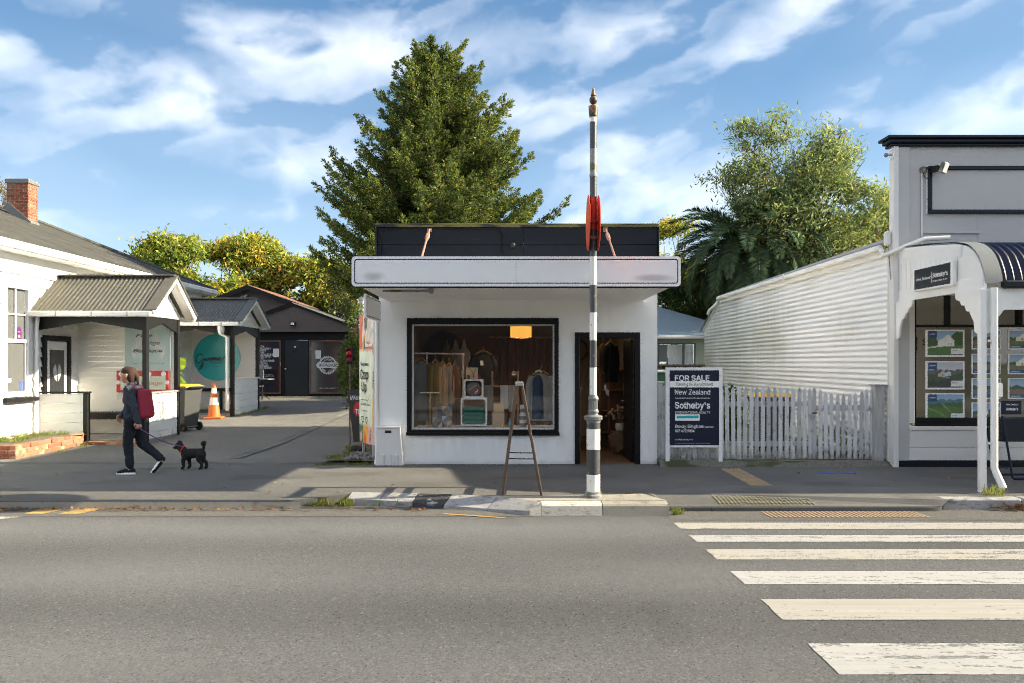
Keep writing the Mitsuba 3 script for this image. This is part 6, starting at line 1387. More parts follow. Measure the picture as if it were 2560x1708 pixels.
# ---------------------------------------------------------------- beside the shop, left
bn = thing('market_banner', 'tall colourful banner with pale green middle reading Crop Up left of the shop', 'banner')
bA, bB = np.array([X(898.5, 13.62), 13.62]), np.array([X(934, 12.98), 12.98])
bd = (bB - bA); bwid = np.linalg.norm(bd); br = (bd[0] / bwid, bd[1] / bwid, 0)
bo = (bA[0], bA[1], .29); bhgt = 2.19
bnrm = np.cross(br, (0, 0, 1))
add(bn + '__panel', frame(bo, br, (0, 0, 1), B(0, bwid, 0, bhgt, -.03, -.001, .004)), 'white_paint')
pr, pg, pk, po, pd_, pw = (.55, .10, .04), (.05, .13, .07), (.62, .34, .30), (.68, .28, .03), (.05, .06, .06), (.62, .56, .52)
lay = [(U, pw),
       ([(0, .70), (.22, .70), (.20, .85), (.30, 1), (0, 1)], pr), ([(.22, .70), (.44, .70), (.44, .84), (.36, .87), (.22, .80)], po), ([(.26, .70), (.44, .70), (.42, .80), (.33, .82)], pg), ([(.44, .70), (1, .70), (1, .74), (.60, .80), (.44, .76)], (.50, .09, .05)),
       ([(.36, .90), (.42, .86), (.56, .90), (.60, .97), (.46, 1), (.34, .98)], pd_), ([(.5, .8), (.62, .82), (.9, .95), (.8, 1), (.6, .93)], (.48, .43, .40)), ([(.72, .82), (1, .86), (1, .9), (.8, .9)], (.40, .46, .33)),
       ([(0, 0), (.28, 0), (.26, .14), (0, .14)], pg), ([(.28, 0), (.62, 0), (.60, .14), (.26, .14)], po), ([(.36, 0), (.50, 0), (.5, .05), (.42, .08), (.34, .04)], pr), ([(.62, 0), (1, 0), (1, .14), (.60, .14)], pk), ([(.06, .02), (.2, .01), (.22, .06), (.12, .08), (.05, .05)], pk), ([(.74, .02), (.77, .12), (.80, .12), (.79, .02)], pd_), ([(.9, .15), (1, .15), (1, .45), (.94, .4)], po), ([(.93, .45), (1, .45), (1, .56), (.95, .55)], pd_),
       ([(.0, .14), (.93, .14), (.93, .71), (0, .71)], (.60, .66, .53)), ([(.50, .45), (.62, .43), (.78, .46), (.74, .52), (.58, .50)], (.68, .62, .42))]
m, c = print_mesh((0, 0, 0), bwid, bhgt, lay)
m = tm(np.column_stack([m.vertices[:, 0], m.vertices[:, 2], -m.vertices[:, 1]]), m.faces)
add(bn + '__print', frame(np.array(bo) + bnrm * .001, br, (0, 0, 1), m), 'print', color=c)
def b_text(s, a0, a1, zb, h, bold=True, mat='ink', sl=0): add(bn + '__lettering', text_at(s, h, np.array(bo) + np.array(br) * bwid * a0 + np.array([0, 0, bhgt * zb]) + bnrm * .0125, br, (0, 0, 1), width=bwid * (a1 - a0), bold=bold, slant=sl), mat)
b_text('Greytown', .13, .68, .605, .055); b_text('Crop', .12, .68, .50, .16); b_text('Up', .20, .55, .405, .16)
b_text('Market', .47, .95, .752, .06, True, 'white_print')
b_text('see what the', .2, .62, .335, .02, False); b_text('town has grown', .15, .8, .295, .035, False)
b_text('locally grown', .18, .6, .25, .018, False)
arcm = []
for a in np.linspace(-.2, -1.9, 12): arcm.append(frame(np.array(bo) + np.array(br) * bwid * (.42 + .36 * math.cos(a)) + np.array([0, 0, bhgt * .40 + .20 * math.sin(a)]) + bnrm * .0125, br, (0, 0, 1), B(-.008, .008, -.008, .008, 0, .001)))
add(bn + '__small_marks', cat(arcm + [frame(np.array(bo) + np.array(br) * bwid * q + np.array([0, 0, bhgt * .185]) + bnrm * .0125, br, (0, 0, 1), poly([(-.05, .05), (.05, .05), (.045, -.03), (0, -.07), (-.045, -.03)], .001, (0, 0, 0), (1, 0, 0), (0, 1, 0), holes=[[(-.035, .035), (.035, .035), (.03, -.02), (0, -.05), (-.03, -.02)]])) for q in (.28, .55)]), 'ink')
for t in (.2, .9):
    q = np.array(bo) + np.array(br) * bwid * t - bnrm * .02
    add(bn + '__leg', tube([[q[0], q[1], -.02], [q[0], q[1], .35]], .022, 8), 'steel')
ps = thing('welcome_board', 'black tapered welcome board with a red octagon, half hidden by the banner', 'sign')
QD = 14.2
qx = lambda px: X(px, QD); qz = lambda py: Z(py, QD)
add(ps + '__board', poly([(qx(868), qz(976)), (qx(910), qz(971)), (qx(908), qz(1104)), (qx(884), qz(1106))], .05, (0, QD + .05, 0)), M('slate_board', (0.040, 0.034, 0.030), 0.7))
add(ps + '__lettering', text_at('Welcome', 12 * QD / F, (qx(874), QD - .002, qz(1001)), (1, 0, .06), (0, 0, 1), width=62 * QD / F, slant=.15), 'white_print')
oc = [(13 * QD / F * math.cos(a), 15 * QD / F * math.sin(a)) for a in np.arange(8) * math.pi / 4 + math.pi / 8]
add(ps + '__octagon', poly([(qx(896) + a, qz(1023) + b * 1.3) for a, b in oc], .004, (0, QD, 0)), 'red_sign')
add(ps + '__octagon_word', text_at('TRIP', 12 * QD / F, (qx(888), QD - .006, qz(1035)), width=26 * QD / F, bold=True), 'white_print')
add(ps + '__foot', B(qx(876), qx(912), QD - .12, QD + .2, .0, .14, .03), 'charcoal')
tl = thing('red_signal_lamp', 'small old signal lamp with two red lenses beside the bush', 'lamp')
TD = 15.2
tlx = X(873, TD)
add(tl + '__housing', B(tlx - .07, tlx + .07, TD, TD + .12, Z(909, TD), Z(868, TD), .02), 'charcoal')
for py in (881, 897):
    add(tl + '__lens', frame([tlx, TD, Z(py, TD)], (1, 0, 0), (0, 0, 1), lathe([(.055, 0), (.05, .02), (.03, .035), (.003, .042)], n=18)), 'red_lens' if py == 881 else 'maroon', smooth=50)
    add(tl + '__visor', cat([tube([[tlx + .066 * math.cos(a), TD - .002 - .012 * k, Z(py, TD) + .066 * math.sin(a)] for a in np.linspace(0, np.pi, 12)], .006, 4) for k in range(6)]), 'charcoal')
add(tl + '__post', tube([[tlx, TD + .06, .0], [tlx, TD + .06, Z(909, TD)]], .018, 8), 'bark')
bs = thing('brick_shed', 'old brick lean-to with a steel flue behind the bush', 'shed')
BSD = 17.2
add(bs + '__wall', B(X(878, BSD), X(948, BSD), BSD, BSD + 1.2, .0, Z(832, BSD)), 'mortar')
brn = np.random.default_rng(2)
for r_ in range(12):
    q = X(878, BSD) - .12 * (r_ % 2)
    z0 = Z(925, BSD) + r_ * .078
    while q < X(910, BSD):
        a, b = max(q, X(878, BSD) - .004), q + .22
        if b - a > .05: add(bs + '__brick', B(a, b, BSD - .012 - brn.uniform(0, .006), BSD + .05, z0, z0 + .066, .005), ('brick_d', 'brick_old', 'brick_b')[brn.integers(3)])
        q += .232
add(bs + '__roof', B(X(874, BSD), X(948, BSD), BSD - .1, BSD + 1.3, Z(831, BSD), Z(827, BSD)), 'roof_grey')
fx_ = X(897, BSD)
add(bs + '__flue', tube([[fx_, BSD + .3, 2.2], [fx_, BSD + .3, Z(757, BSD)]], .060, 16), 'steel', smooth=60)
add(bs + '__flue_cap', lathe([(.062, Z(760, BSD)), (.085, Z(757, BSD)), (.085, Z(750, BSD)), (.10, Z(749, BSD)), (.10, Z(746, BSD)), (.04, Z(741, BSD)), (.01, Z(739, BSD))], (fx_, BSD + .3, 0), 20), 'steel', smooth=40)
# buildings opposite, behind the viewpoint, that the windows mirror
op = thing('opposite_building', 'plain dark shop building across the street, behind the viewpoint', 'building')
add(op + '__wall', B(-26, 26, -20, -18, -.3, 4.2), 'brown_wall')
add(op + '__roof', B(-26.4, 26.4, -20.4, -17.6, 4.21, 4.5), 'roof_dark')
# ---------------------------------------------------------------- people and animals
from manifold3d import Manifold
def ball(p, r, seg=20): return Manifold.sphere(float(r), seg).translate([float(a) for a in p])
def bone(p, q, r0, r1): return Manifold.batch_hull([ball(p, r0), ball(q, r1)])
def mani_mesh(ms, edge=.02, it=8):
    m = ms[0]
    for k in ms[1:]: m = m + k
    m = m.refine_to_length(edge)
    g = m.to_mesh()
    t = trimesh.Trimesh(np.array(g.vert_properties)[:, :3], np.array(g.tri_verts), process=True)
    trimesh.smoothing.filter_taubin(t, iterations=it)
    return tm(t.vertices, t.faces)
def folds(m, seed):
    nn_ = trimesh.Trimesh(m.vertices, m.faces, process=False).vertex_normals; v = m.vertices
    q = np.abs(meshkit.fbm(v * [16, 16, 9] + 4 * (meshkit.noise(v * 5, 3) - .5)[:, None], 3, seed) - .5)
    return tm(v + nn_ * (.014 - .10 * np.minimum(q, .16))[:, None], m.faces)
def chain(J, R_): return [bone(J[i], J[i + 1], R_[i], R_[i + 1]) for i in range(len(J) - 1)]
pe = thing('person', 'person in dark clothes with a maroon backpack walking left and holding a dog lead', 'person')
QX, QY, Qz = -5.66, 11.80, fz(-5.7, 11.8)
def Wp(a, b, c): return np.array([QX + a, QY + b, Qz + c])      # a to the right, b away, c up; the person walks to the left
hipN, hipF = Wp(-.00, -.075, .845), Wp(.0, .08, .845)
kneeN, ankN = Wp(-.05, -.08, .45), Wp(-.02, -.08, .085)
kneeF, ankF = Wp(.07, .085, .46), Wp(.40, .085, .19)
# bare skin: head, neck, hands, ankles
head = Wp(-.085, .0, 1.475)
hm = [bone(head + [.02, 0, .03], head + [-.02, 0, .02], .092, .085), bone(head + [-.03, 0, -.02], head + [-.045, 0, -.065], .068, .045), bone(head + [.0, 0, -.04], Wp(-.03, 0, 1.30), .055, .052),
      bone(head + [-.092, 0, -.002], head + [-.108, 0, -.026], .009, .012), bone(head + [-.085, .02, -.062], head + [-.088, -.02, -.062], .016, .016), bone(head + [.01, -.088, -.01], head + [.02, -.092, .02], .016, .02), bone(head + [.01, .088, -.01], head + [.02, .092, .02], .016, .02)]
add(pe + '__head', mani_mesh(hm, .012, 6), 'skin', smooth=True)
for s in (-1, 1):
    add(pe + '__eye', trimesh.creation.icosphere(2, .0095).apply_translation(head + [-.092, s * .034, .016]), 'ink', smooth=True)
add(pe + '__brow', cat([tube([head + [-.096, s * .02, .038], head + [-.090, s * .052, .036]], .005, 5) for s in (-1, 1)]), 'hair')
add(pe + '__mouth', tube([head + [-.1, -.022, -.058], head + [-.106, 0, -.057], head + [-.1, .022, -.058]], .004, 5), 'maroon')
hairm = [bone(head + [.035, 0, .045], head + [-.015, 0, .062], .098, .085), bone(head + [.045, -.03, .02], head + [.055, -.02, -.06], .072, .05), bone(head + [.045, .03, .02], head + [.055, .02, -.06], .072, .05), bone(head + [.11, 0, .02], head + [.14, 0, -.03], .042, .03), bone(head + [.14, 0, -.03], head + [.15, 0, -.13], .03, .012)]
add(pe + '__hair', mani_mesh(hairm, .016, 5), 'hair', smooth=True)
# trunk
shN, shF = Wp(-.01, -.165, 1.27), Wp(-.01, .165, 1.27)
elN, wrN = Wp(.10, -.20, 1.01), Wp(.15, -.19, .80)
elF, wrF = Wp(-.12, .21, 1.02), Wp(-.27, .18, .87)
jm = [bone(Wp(.0, -.09, 1.24), Wp(.0, .09, 1.24), .085, .085), bone(Wp(.01, -.08, 1.08), Wp(.01, .08, 1.08), .105, .105), bone(Wp(.01, -.07, .88), Wp(.01, .07, .88), .105, .105), Manifold.batch_hull([ball(Wp(0, -.10, 1.23), .085), ball(Wp(0, .10, 1.23), .085), ball(Wp(.01, -.07, .86), .108), ball(Wp(.01, .07, .86), .108)]),
      bone(Wp(-.01, 0, 1.27), Wp(-.025, 0, 1.33), .085, .066)] + chain([shN, elN, wrN], [.068, .052, .042]) + chain([shF, elF, wrF], [.068, .052, .042])
add(pe + '__jacket', folds(mani_mesh(jm, .018, 6), 1), 'jacket', smooth=True)
tmh = [bone(hipN + [0, 0, .0], hipF, .105, .105)] + chain([hipN, kneeN, ankN + [0, 0, .04]], [.095, .062, .050]) + chain([hipF, kneeF, ankF + [-.03, 0, .03]], [.095, .062, .050])
add(pe + '__trousers', folds(mani_mesh(tmh, .018, 6), 2), 'trousers', smooth=True)
for (an, tilt) in ((ankN, 0.0), (ankF, 0.95)):
    def sh_(a, b, c):
        x, z = a * math.cos(tilt) + c * math.sin(tilt) * 1.0, c * math.cos(tilt) - a * math.sin(tilt) * -1.0
        return an + np.array([a * math.cos(tilt) - (c) * math.sin(tilt) * -1, b, c * math.cos(tilt) + a * math.sin(tilt)])
    add(pe + '__ankle', mani_mesh([bone(an + [0, 0, .02], sh_(0, 0, -.02), .036, .034)], .015, 3), 'skin', smooth=True)
    add(pe + '__shoe', mani_mesh([Manifold.batch_hull([ball(sh_(.045, 0, -.025), .034), ball(sh_(.05, 0, -.055), .03), ball(sh_(-.06, 0, -.03), .034), ball(sh_(-.17, .01, -.055), .024), ball(sh_(-.17, -.012, -.055), .024), ball(sh_(-.05, 0, -.058), .032)])], .018, 4), 'cloth_black', smooth=True)
    add(pe + '__sole', mani_mesh([Manifold.batch_hull([ball(sh_(.06, s * .012, -.074), .024) for s in (-1, 1)] + [ball(sh_(-.06, s * .016, -.074), .024) for s in (-1, 1)] + [ball(sh_(-.185, s * .012, -.072), .020) for s in (-1, 1)]).trim_by_plane([0, 0, 1], float(an[2] - .3))], .018, 3), 'white_print', smooth=True)
def hand(w, fwd, palmn, side):
    """palm at the wrist w, fingers along fwd curling towards palmn, thumb towards side"""
    fwd, palmn, side = unit(fwd), unit(palmn), unit(side)
    ms = [Manifold.batch_hull([ball(w, .024), ball(w + fwd * .075 + side * .028, .013), ball(w + fwd * .078 - side * .03, .012), ball(w + fwd * .03 + side * .026, .015), ball(w + fwd * .03 - side * .024, .014)])]
    for o, L in ((.029, .066), (.010, .075), (-.011, .070), (-.030, .055)):
        a = w + fwd * .075 + side * o
        b = a + (fwd * .75 + palmn * .65) * L * .45; c = b + (fwd * .05 + palmn * 1.0) * L * .36; d = c + (-fwd * .75 + palmn * .6) * L * .30
        ms += [bone(a, b, .0095, .009), bone(b, c, .009, .0085), bone(c, d, .0085, .0075)]
    t0 = w + fwd * .02 + side * .03; t1 = t0 + (side * .6 + fwd * .7 + palmn * .25) * .04; t2 = t1 + (fwd * .7 + palmn * .6 - side * .25) * .032
    ms += [bone(t0, t1, .014, .011), bone(t1, t2, .011, .009)]
    return mani_mesh(ms, .006, 3)
add(pe + '__hand', hand(wrN, (.25, .02, -1), (-.6, .5, -.1), (-.6, -.5, 0)), 'skin', smooth=True)
add(pe + '__hand', hand(wrF, (-.55, -.1, -.8), (.5, -.5, -.3), (-.5, -.4, .5)), 'skin', smooth=True)
bp = thing('backpack', 'maroon backpack worn by the walking person', 'backpack')
add(bp + '__body', mani_mesh([Manifold.batch_hull([ball(Wp(.16, s * .10, 1.22), .06) for s in (-1, 1)] + [ball(Wp(.19, s * .12, .90), .07) for s in (-1, 1)] + [ball(Wp(.20, s * .08, .95), .05) for s in (-1, 1)]), bone(Wp(.215, -.08, .94), Wp(.215, .08, .94), .045, .045)], .03, 5), 'maroon', smooth=True)
for s in (-1, 1): add(bp + '__strap', tube([Wp(.12, s * .10, 1.26), Wp(.02, s * .115, 1.335), Wp(-.085, s * .115, 1.24), Wp(-.10, s * .12, 1.10), Wp(.02, s * .15, .92)], .016, 6), 'maroon', smooth=60)
dg = thing('dog', 'small curly black dog walking left on a purple lead', 'dog')
DX, DY = -4.94, 12.25; Dz = fz(DX, DY)
def Dp(a, b, c): return np.array([DX + a * .86, DY + b * .86, Dz + c * .9])
dm = [Manifold.batch_hull([ball(Dp(-.13, 0, .262), .082), ball(Dp(-.02, 0, .272), .074), ball(Dp(.13, 0, .285), .068)]), bone(Dp(-.14, 0, .255), Dp(-.13, 0, .215), .075, .05), bone(Dp(-.165, 0, .31), Dp(-.235, 0, .375), .056, .05), ball(Dp(-.26, 0, .405), .063), bone(Dp(-.28, 0, .392), Dp(-.345, 0, .372), .036, .022), bone(Dp(-.235, -.05, .425), Dp(-.228, -.075, .355), .022, .024), bone(Dp(-.235, .05, .425), Dp(-.228, .075, .355), .022, .024),
      bone(Dp(.17, 0, .32), Dp(.195, 0, .41), .024, .02), ball(Dp(.185, 0, .445), .042), ball(Dp(-.25, 0, .455), .040)]
for (j, r) in (([(-.14, -.05, .23), (-.165, -.055, .13), (-.155, -.055, .05), (-.185, -.055, .02)], [.045, .028, .022, .023]), ([(-.13, .05, .23), (-.10, .055, .13), (-.085, .055, .05), (-.11, .055, .02)], [.045, .028, .022, .023]),
               ([(.14, -.05, .26), (.115, -.055, .17), (.175, -.055, .105), (.165, -.055, .03), (.14, -.055, .02)], [.058, .038, .023, .021, .022]), ([(.14, .05, .26), (.15, .055, .17), (.215, .055, .11), (.22, .055, .035), (.195, .055, .02)], [.058, .038, .023, .021, .022])):
    dm += chain([Dp(*q) for q in j], r)
db = mani_mesh(dm, .011, 4)
nn = trimesh.Trimesh(db.vertices, db.faces, process=False).vertex_normals
db = tm(db.vertices + nn * (.016 * (meshkit.fbm(db.vertices * 45, 2) - .45))[:, None], db.faces)
add(dg + '__body', db, 'fur_black', smooth=True)
add(dg + '__nose', trimesh.creation.icosphere(2, .012).apply_translation(Dp(-.366, 0, .376)), 'ink', smooth=True)
add(dg + '__collar', tube([Dp(-.195, 0, .34) + np.array([.03 * math.cos(a) * .7, .062 * math.sin(a), .056 * math.cos(a)]) for a in np.linspace(0, 6.283, 20)], .009, 6), 'cloth_red')
hnd = wrN + unit((.25, .02, -1)) * .10
e0 = Dp(-.17, 0, .39)
solo('dog_lead', tube([hnd + (e0 - hnd) * t + np.array([0, 0, -.10 * 4 * t * (1 - t) * .5]) for t in np.linspace(0, 1, 14)], .0085, 6), 'purple', 'purple lead from the person\'s hand to the dog', 'lead', smooth=60)

# ---------------------------------------------------------------- trees
def leafset(c, d, n, L, W, col, seed):
    """leaves: base c, direction d, face normal n, length L, width W; each a folded diamond of 4 corners"""
    d = d / np.maximum(np.linalg.norm(d, axis=1, keepdims=True), 1e-9)
    s = np.cross(d, n); s /= np.maximum(np.linalg.norm(s, axis=1, keepdims=True), 1e-9)
    up = np.cross(s, d)
    L, W = np.asarray(L)[:, None], np.asarray(W)[:, None]
    a = c; t = c + d * L; m = c + d * L * .45
    v = np.stack([a, m + s * W / 2 + up * W * .12, t, m - s * W / 2 + up * W * .12], 1).reshape(-1, 3)
    k = np.arange(len(c)) * 4
    f = np.vstack([np.stack([k, k + 1, k + 2], 1), np.stack([k, k + 2, k + 3], 1)])
    return tm(v, f), np.repeat(col, 4, 0)
def rdir(r, n): v = r.normal(size=(n, 3)); return v / np.linalg.norm(v, axis=1, keepdims=True)
def palette(r, n, cols, w, jit=.25):
    cols = np.array(cols); i = r.choice(len(cols), n, p=np.array(w) / sum(w))
    return np.clip(cols[i] * (1 + jit * r.normal(size=(n, 1))) * (1 + .08 * r.normal(size=(n, 3))), .004, .9)
def branches_mesh(segs, n=5): return cat([tube([a, b], [ra, rb], n, caps=False) for a, b, ra, rb in segs])

def conifer(x, y, z0, top, seed):
    r = np.random.default_rng(seed)
    k = thing('conifer', 'tall dark green conifer rising behind the white shop', 'tree')
    add(k + '__trunk', tube([[x, y, z0 + t * (top - z0)] for t in np.linspace(0, .97, 12)], np.linspace(.30, .02, 12), 10), 'bark', smooth=60)
    prof_z = np.array([2.2, 3.5, 5.0, 6.8, 7.5, 8.8, 10.0, 10.7, 11.3, 11.7, 12.0]); prof_r = np.array([2.6, 3.1, 3.5, 3.65, 3.05, 2.55, 1.85, 1.3, .75, .40, .12])
    C, D_, Nn, Ls, Ws, segs, tone = [], [], [], [], [], [], []
    z = 2.4
    while z < top - .15:
        R0 = float(np.interp(z, prof_z, prof_r)); R0 = float(np.interp(z + .42 * R0, prof_z, prof_r))
        nb = int(7 + 3.1 * R0)
        ph = r.uniform(0, 6.28)
        for i in range(nb):
            az = ph + i * 6.283 / nb + r.normal(0, .25)
            R1 = R0 * r.choice([r.uniform(.62, .92), r.uniform(.9, 1.05)], p=[.55, .45])
            if r.random() < .06: R1 *= .6
            rise = r.uniform(.05, .32) + .35 * max(0, (z - 9) / 2)
            p0 = np.array([x, y, z]); zz = z - .12
            n = max(4, int(R1 / .22))
            t = np.linspace(0, 1, n + 1)
            pts = np.stack([x + np.cos(az) * R1 * t, y + np.sin(az) * R1 * t, zz + R1 * (rise * t + .18 * t ** 2.2 - .10 * np.sin(3.0 * t))], 1)
            for a, b, ta in zip(pts[:-1], pts[1:], t): segs.append((a, b, .035 * R1 * (1 - ta) * .8 + .006, .035 * R1 * (1 - ta - 1 / n) * .8 + .006))
            pts += np.cumsum(r.normal(0, .035, pts.shape), 0) * np.linspace(0, 1, n + 1)[:, None]
            bd = np.array([math.cos(az), math.sin(az), rise]); side = np.array([-math.sin(az), math.cos(az), 0])
            shade = r.normal(0, .12)
            for q in range(1, n + 1):
                base = pts[q]; tq = q / n
                # flat sprays of twigs on both sides and on top, shorter to the tip
                for s_ in (-1, 1, 0):
                    tl_ = (.20 + .52 * (1 - tq) ** .8 * min(1, R1)) * r.uniform(.55, 1.3) if s_ else .30 * r.uniform(.5, 1.3)
                    td = unit(bd * .75 + side * s_ * r.uniform(.4, 1.1) + np.array([0, 0, r.uniform(-.2, .35) + (.55 if s_ == 0 else 0)]))
                    m = int(62 * tl_ / .4) + 14
                    w = r.random(m) ** .8
                    c = base + td * (tl_ * w)[:, None] + r.normal(0, .055, (m, 3)) * (1.25 - w)[:, None]
                    dd_ = td * 1.0 + .75 * rdir(r, m); dd_[:, 2] += .12
                    C.append(c); D_.append(dd_); Nn.append(rdir(r, m)); Ls.append(r.uniform(.05, .11, m)); Ws.append(r.uniform(.024, .045, m)); tone.append(np.full(m, shade) + .25 * (tq - .5) + r.normal(0, .1, m))
        z += r.uniform(.24, .36)
    C, D_, Nn = np.vstack(C), np.vstack(D_), np.vstack(Nn); tone = np.concatenate(tone)
    col = palette(r, len(C), [(.100, .140, .045), (.155, .19, .050), (.29, .29, .065), (.062, .095, .045)], (.38, .32, .18, .12), .16) * (1 + np.clip(tone, -.5, .6))[:, None]
    m, cc = leafset(C, D_, Nn, np.concatenate(Ls), np.concatenate(Ws), col, seed)
    add(k + '__limb', branches_mesh(segs, 4), 'bark', label='limbs of the conifer', kind='stuff')
    add(k + '__crown', m, 'needle', color=cc, label='dark green needle foliage')
conifer(-2.15, 24.0, 0.2, 11.35, 9)

def broadleaf(name, label, base, lobes, nclump, per, L, W, cols, w, seed, trunk_r=.16, stems=1, droop=.2, spread=.25, group=None, mat='leaf', twig=True, gap=.52):
    """crown of leaf clumps spread through the lobes (centre, radii); limbs run from the trunk to the clumps"""
    r = np.random.default_rng(seed)
    k = thing(name, label, 'tree', group or ('autumn trees behind the buildings' if name == 'autumn_tree' else None))
    base = np.array(base, float); lob = [(np.array(c, float), np.array(q, float) * .92) for c, q in lobes]
    vol = np.array([q.prod() ** .72 for _, q in lob]); vol /= vol.sum()
    P = []
    while len(P) < nclump:
        c, q = lob[r.choice(len(lob), p=vol)]
        u = rdir(r, 1)[0] * r.uniform(.25, 1) ** .5
        p = c + u * q
        if meshkit.noise(p[None] * .85, seed)[0] < gap: continue
        P.append(p)
    P = np.array(P); cen = np.mean([c for c, _ in lob], 0)
    segs = []; forks = []
    for s in range(stems):
        b = base + (r.normal(0, .25, 3) * [1, 1, 0] if stems > 1 else 0)
        f = b + (cen - b) * [r.uniform(.2, .45), r.uniform(.2, .45), 1] * np.array([1, 1, .62]) + r.normal(0, .3, 3) * [1, 1, .3]
        pts = [b + (f - b) * t + r.normal(0, .05, 3) * (0 < t < 1) for t in np.linspace(0, 1, 5)]
        for i in range(4): segs.append((pts[i], pts[i + 1], trunk_r * (1 - .13 * i), trunk_r * (1 - .13 * (i + 1))))
        forks += pts[2:]
    forks = np.array(forks)
    mains = []
    for c, q in lob:
        for _ in range(4):
            tip = c + rdir(r, 1)[0] * q * .62
            f = forks[np.argmin(np.linalg.norm(forks - tip, axis=1) + r.uniform(0, .6, len(forks)))]
            mid = (f + tip) / 2 + r.normal(0, .18, 3) + [0, 0, .15]
            pts = [f, (f + mid) / 2 + r.normal(0, .06, 3), mid, (mid + tip) / 2 + r.normal(0, .06, 3), tip]
            for i in range(4): segs.append((pts[i], pts[i + 1], trunk_r * (.42 - .09 * i) * (.5 if stems > 2 else 1), trunk_r * (.42 - .09 * (i + 1)) * (.5 if stems > 2 else 1)))
            mains += pts[1:]
    mains = np.array(mains)
    C, D_, Nn, tn, ci = [], [], [], [], []
    for p in P:
        j = mains[np.argmin(np.linalg.norm(mains - p, axis=1))]
        if twig: segs.append((j, (j + p) / 2 + r.normal(0, .06, 3), trunk_r * .10, trunk_r * .07)); segs.append((segs[-1][1], p, trunk_r * .07, trunk_r * .03))
        m = max(6, int(per * r.uniform(.5, 1.4))); out = unit(p - j + [0, 0, .2])
        sp_ = spread * r.uniform(.6, 1.25)
        c = p + r.normal(0, 1, (m, 3)) * sp_ * [1, 1, .62]
        d = .5 * out + rdir(r, m) + [0, 0, -droop]
        nrm = rdir(r, m) * .8 + [0, 0, .9]
        C.append(c); D_.append(d); Nn.append(nrm); tn.append(np.full(m, r.normal(0, 1))); ci.append(np.where(r.random(m) < .62, r.choice(len(cols), p=np.array(w) / sum(w)), r.choice(len(cols), m, p=np.array(w) / sum(w))))
    C, D_, Nn, tn = np.vstack(C), np.vstack(D_), np.vstack(Nn), np.concatenate(tn)
    n = len(C)
    base_c = np.clip(np.array(cols)[np.concatenate(ci)] * (1 + .2 * r.normal(size=(n, 1))) * (1 + .07 * r.normal(size=(n, 3))), .004, .9)
    h = np.clip((C[:, 2] - C[:, 2].min()) / np.ptp(C[:, 2]), 0, 1)
    base_c = base_c * (1 + .12 * tn)[:, None]
    m, cc = leafset(C, D_, Nn, L * r.uniform(.6, 1.3, n), W * r.uniform(.6, 1.3, n), np.clip(base_c, .004, .9), seed)
    add(k + '__trunk', branches_mesh([s for s in segs if s[2] > trunk_r * .2], 7), 'bark')
    add(k + '__limb', branches_mesh([s for s in segs if s[2] <= trunk_r * .2], 4), 'bark', label='thin limbs', kind='stuff')
    add(k + '__crown', m, mat, color=cc)
    return k
AUT = [(.27, .33, .065), (.38, .40, .075), (.56, .45, .07), (.58, .31, .07), (.16, .22, .06), (.46, .22, .08)]
def Pt(px, py, D): return (X(px, D), D, Z(py, D))
broadleaf('autumn_tree', 'green and yellow leafy tree over the hip roof of the white house', (X(440, 35), 35, .4), [(Pt(440, 665, 35), (1.9, 1.5, 1.4)), (Pt(395, 640, 35), (1.0, 1.0, .9)), (Pt(468, 632, 35), (.75, .8, .75)), (Pt(500, 740, 35), (2.4, 1.6, 1.7)), (Pt(365, 660, 35), (.6, .6, .4))], 420, 46, .24, .10, AUT, (.40, .30, .10, .03, .17, .0), 31)
broadleaf('autumn_tree', 'large yellow and orange autumn tree behind the workshop roof', (X(640, 37), 37, .4), [(Pt(600, 690, 37), (2.2, 1.7, 1.9)), (Pt(640, 640, 37), (1.1, 1.1, .95)), (Pt(560, 655, 37), (1.2, 1.0, 1.0)), (Pt(690, 700, 37), (2.0, 1.5, 1.7)), (Pt(735, 650, 37), (.95, .9, .8)), (Pt(640, 760, 37), (3.4, 1.6, 1.6))], 680, 48, .25, .105, AUT, (.34, .30, .16, .07, .10, .03), 32)
broadleaf('autumn_tree', 'yellow green autumn tree at the right end of the workshop roof', (X(800, 36), 36, .4), [(Pt(790, 720, 36), (1.6, 1.4, 1.5)), (Pt(775, 680, 36), (1.0, 1.0, .8)), (Pt(815, 770, 36), (1.5, 1.3, 1.6)), (Pt(740, 760, 36), (1.6, 1.3, 1.4))], 340, 46, .24, .10, AUT, (.34, .30, .14, .07, .12, .03), 33)
broadleaf('thin_tree', 'thin grey-green bushy tree just left of the awning end', (X(875, 31), 31, .4), [(Pt(870, 740, 31), (.8, .8, 1.0)), (Pt(880, 800, 31), (1.0, .8, 1.3)), (Pt(850, 700, 31), (.5, .5, .5)), (Pt(905, 720, 31), (.8, .7, .8))], 200, 40, .12, .045, [(.07, .09, .045), (.10, .11, .05), (.045, .06, .035)], (.5, .3, .2), 34, trunk_r=.07, stems=4, spread=.22)
broadleaf('autumn_tree', 'yellow autumn tree just right of the dark parapet', (X(1690, 36), 36, .2), [(Pt(1690, 640, 36), (1.7, 1.4, 1.7)), (Pt(1680, 590, 36), (.9, .9, .7)), (Pt(1740, 610, 36), (1.2, 1.1, 1.0)), (Pt(1700, 740, 36), (1.9, 1.4, 1.5)), (Pt(1790, 690, 36), (2.0, 1.4, 1.9))], 380, 46, .20, .085, AUT, (.36, .24, .14, .08, .18, .0), 35)
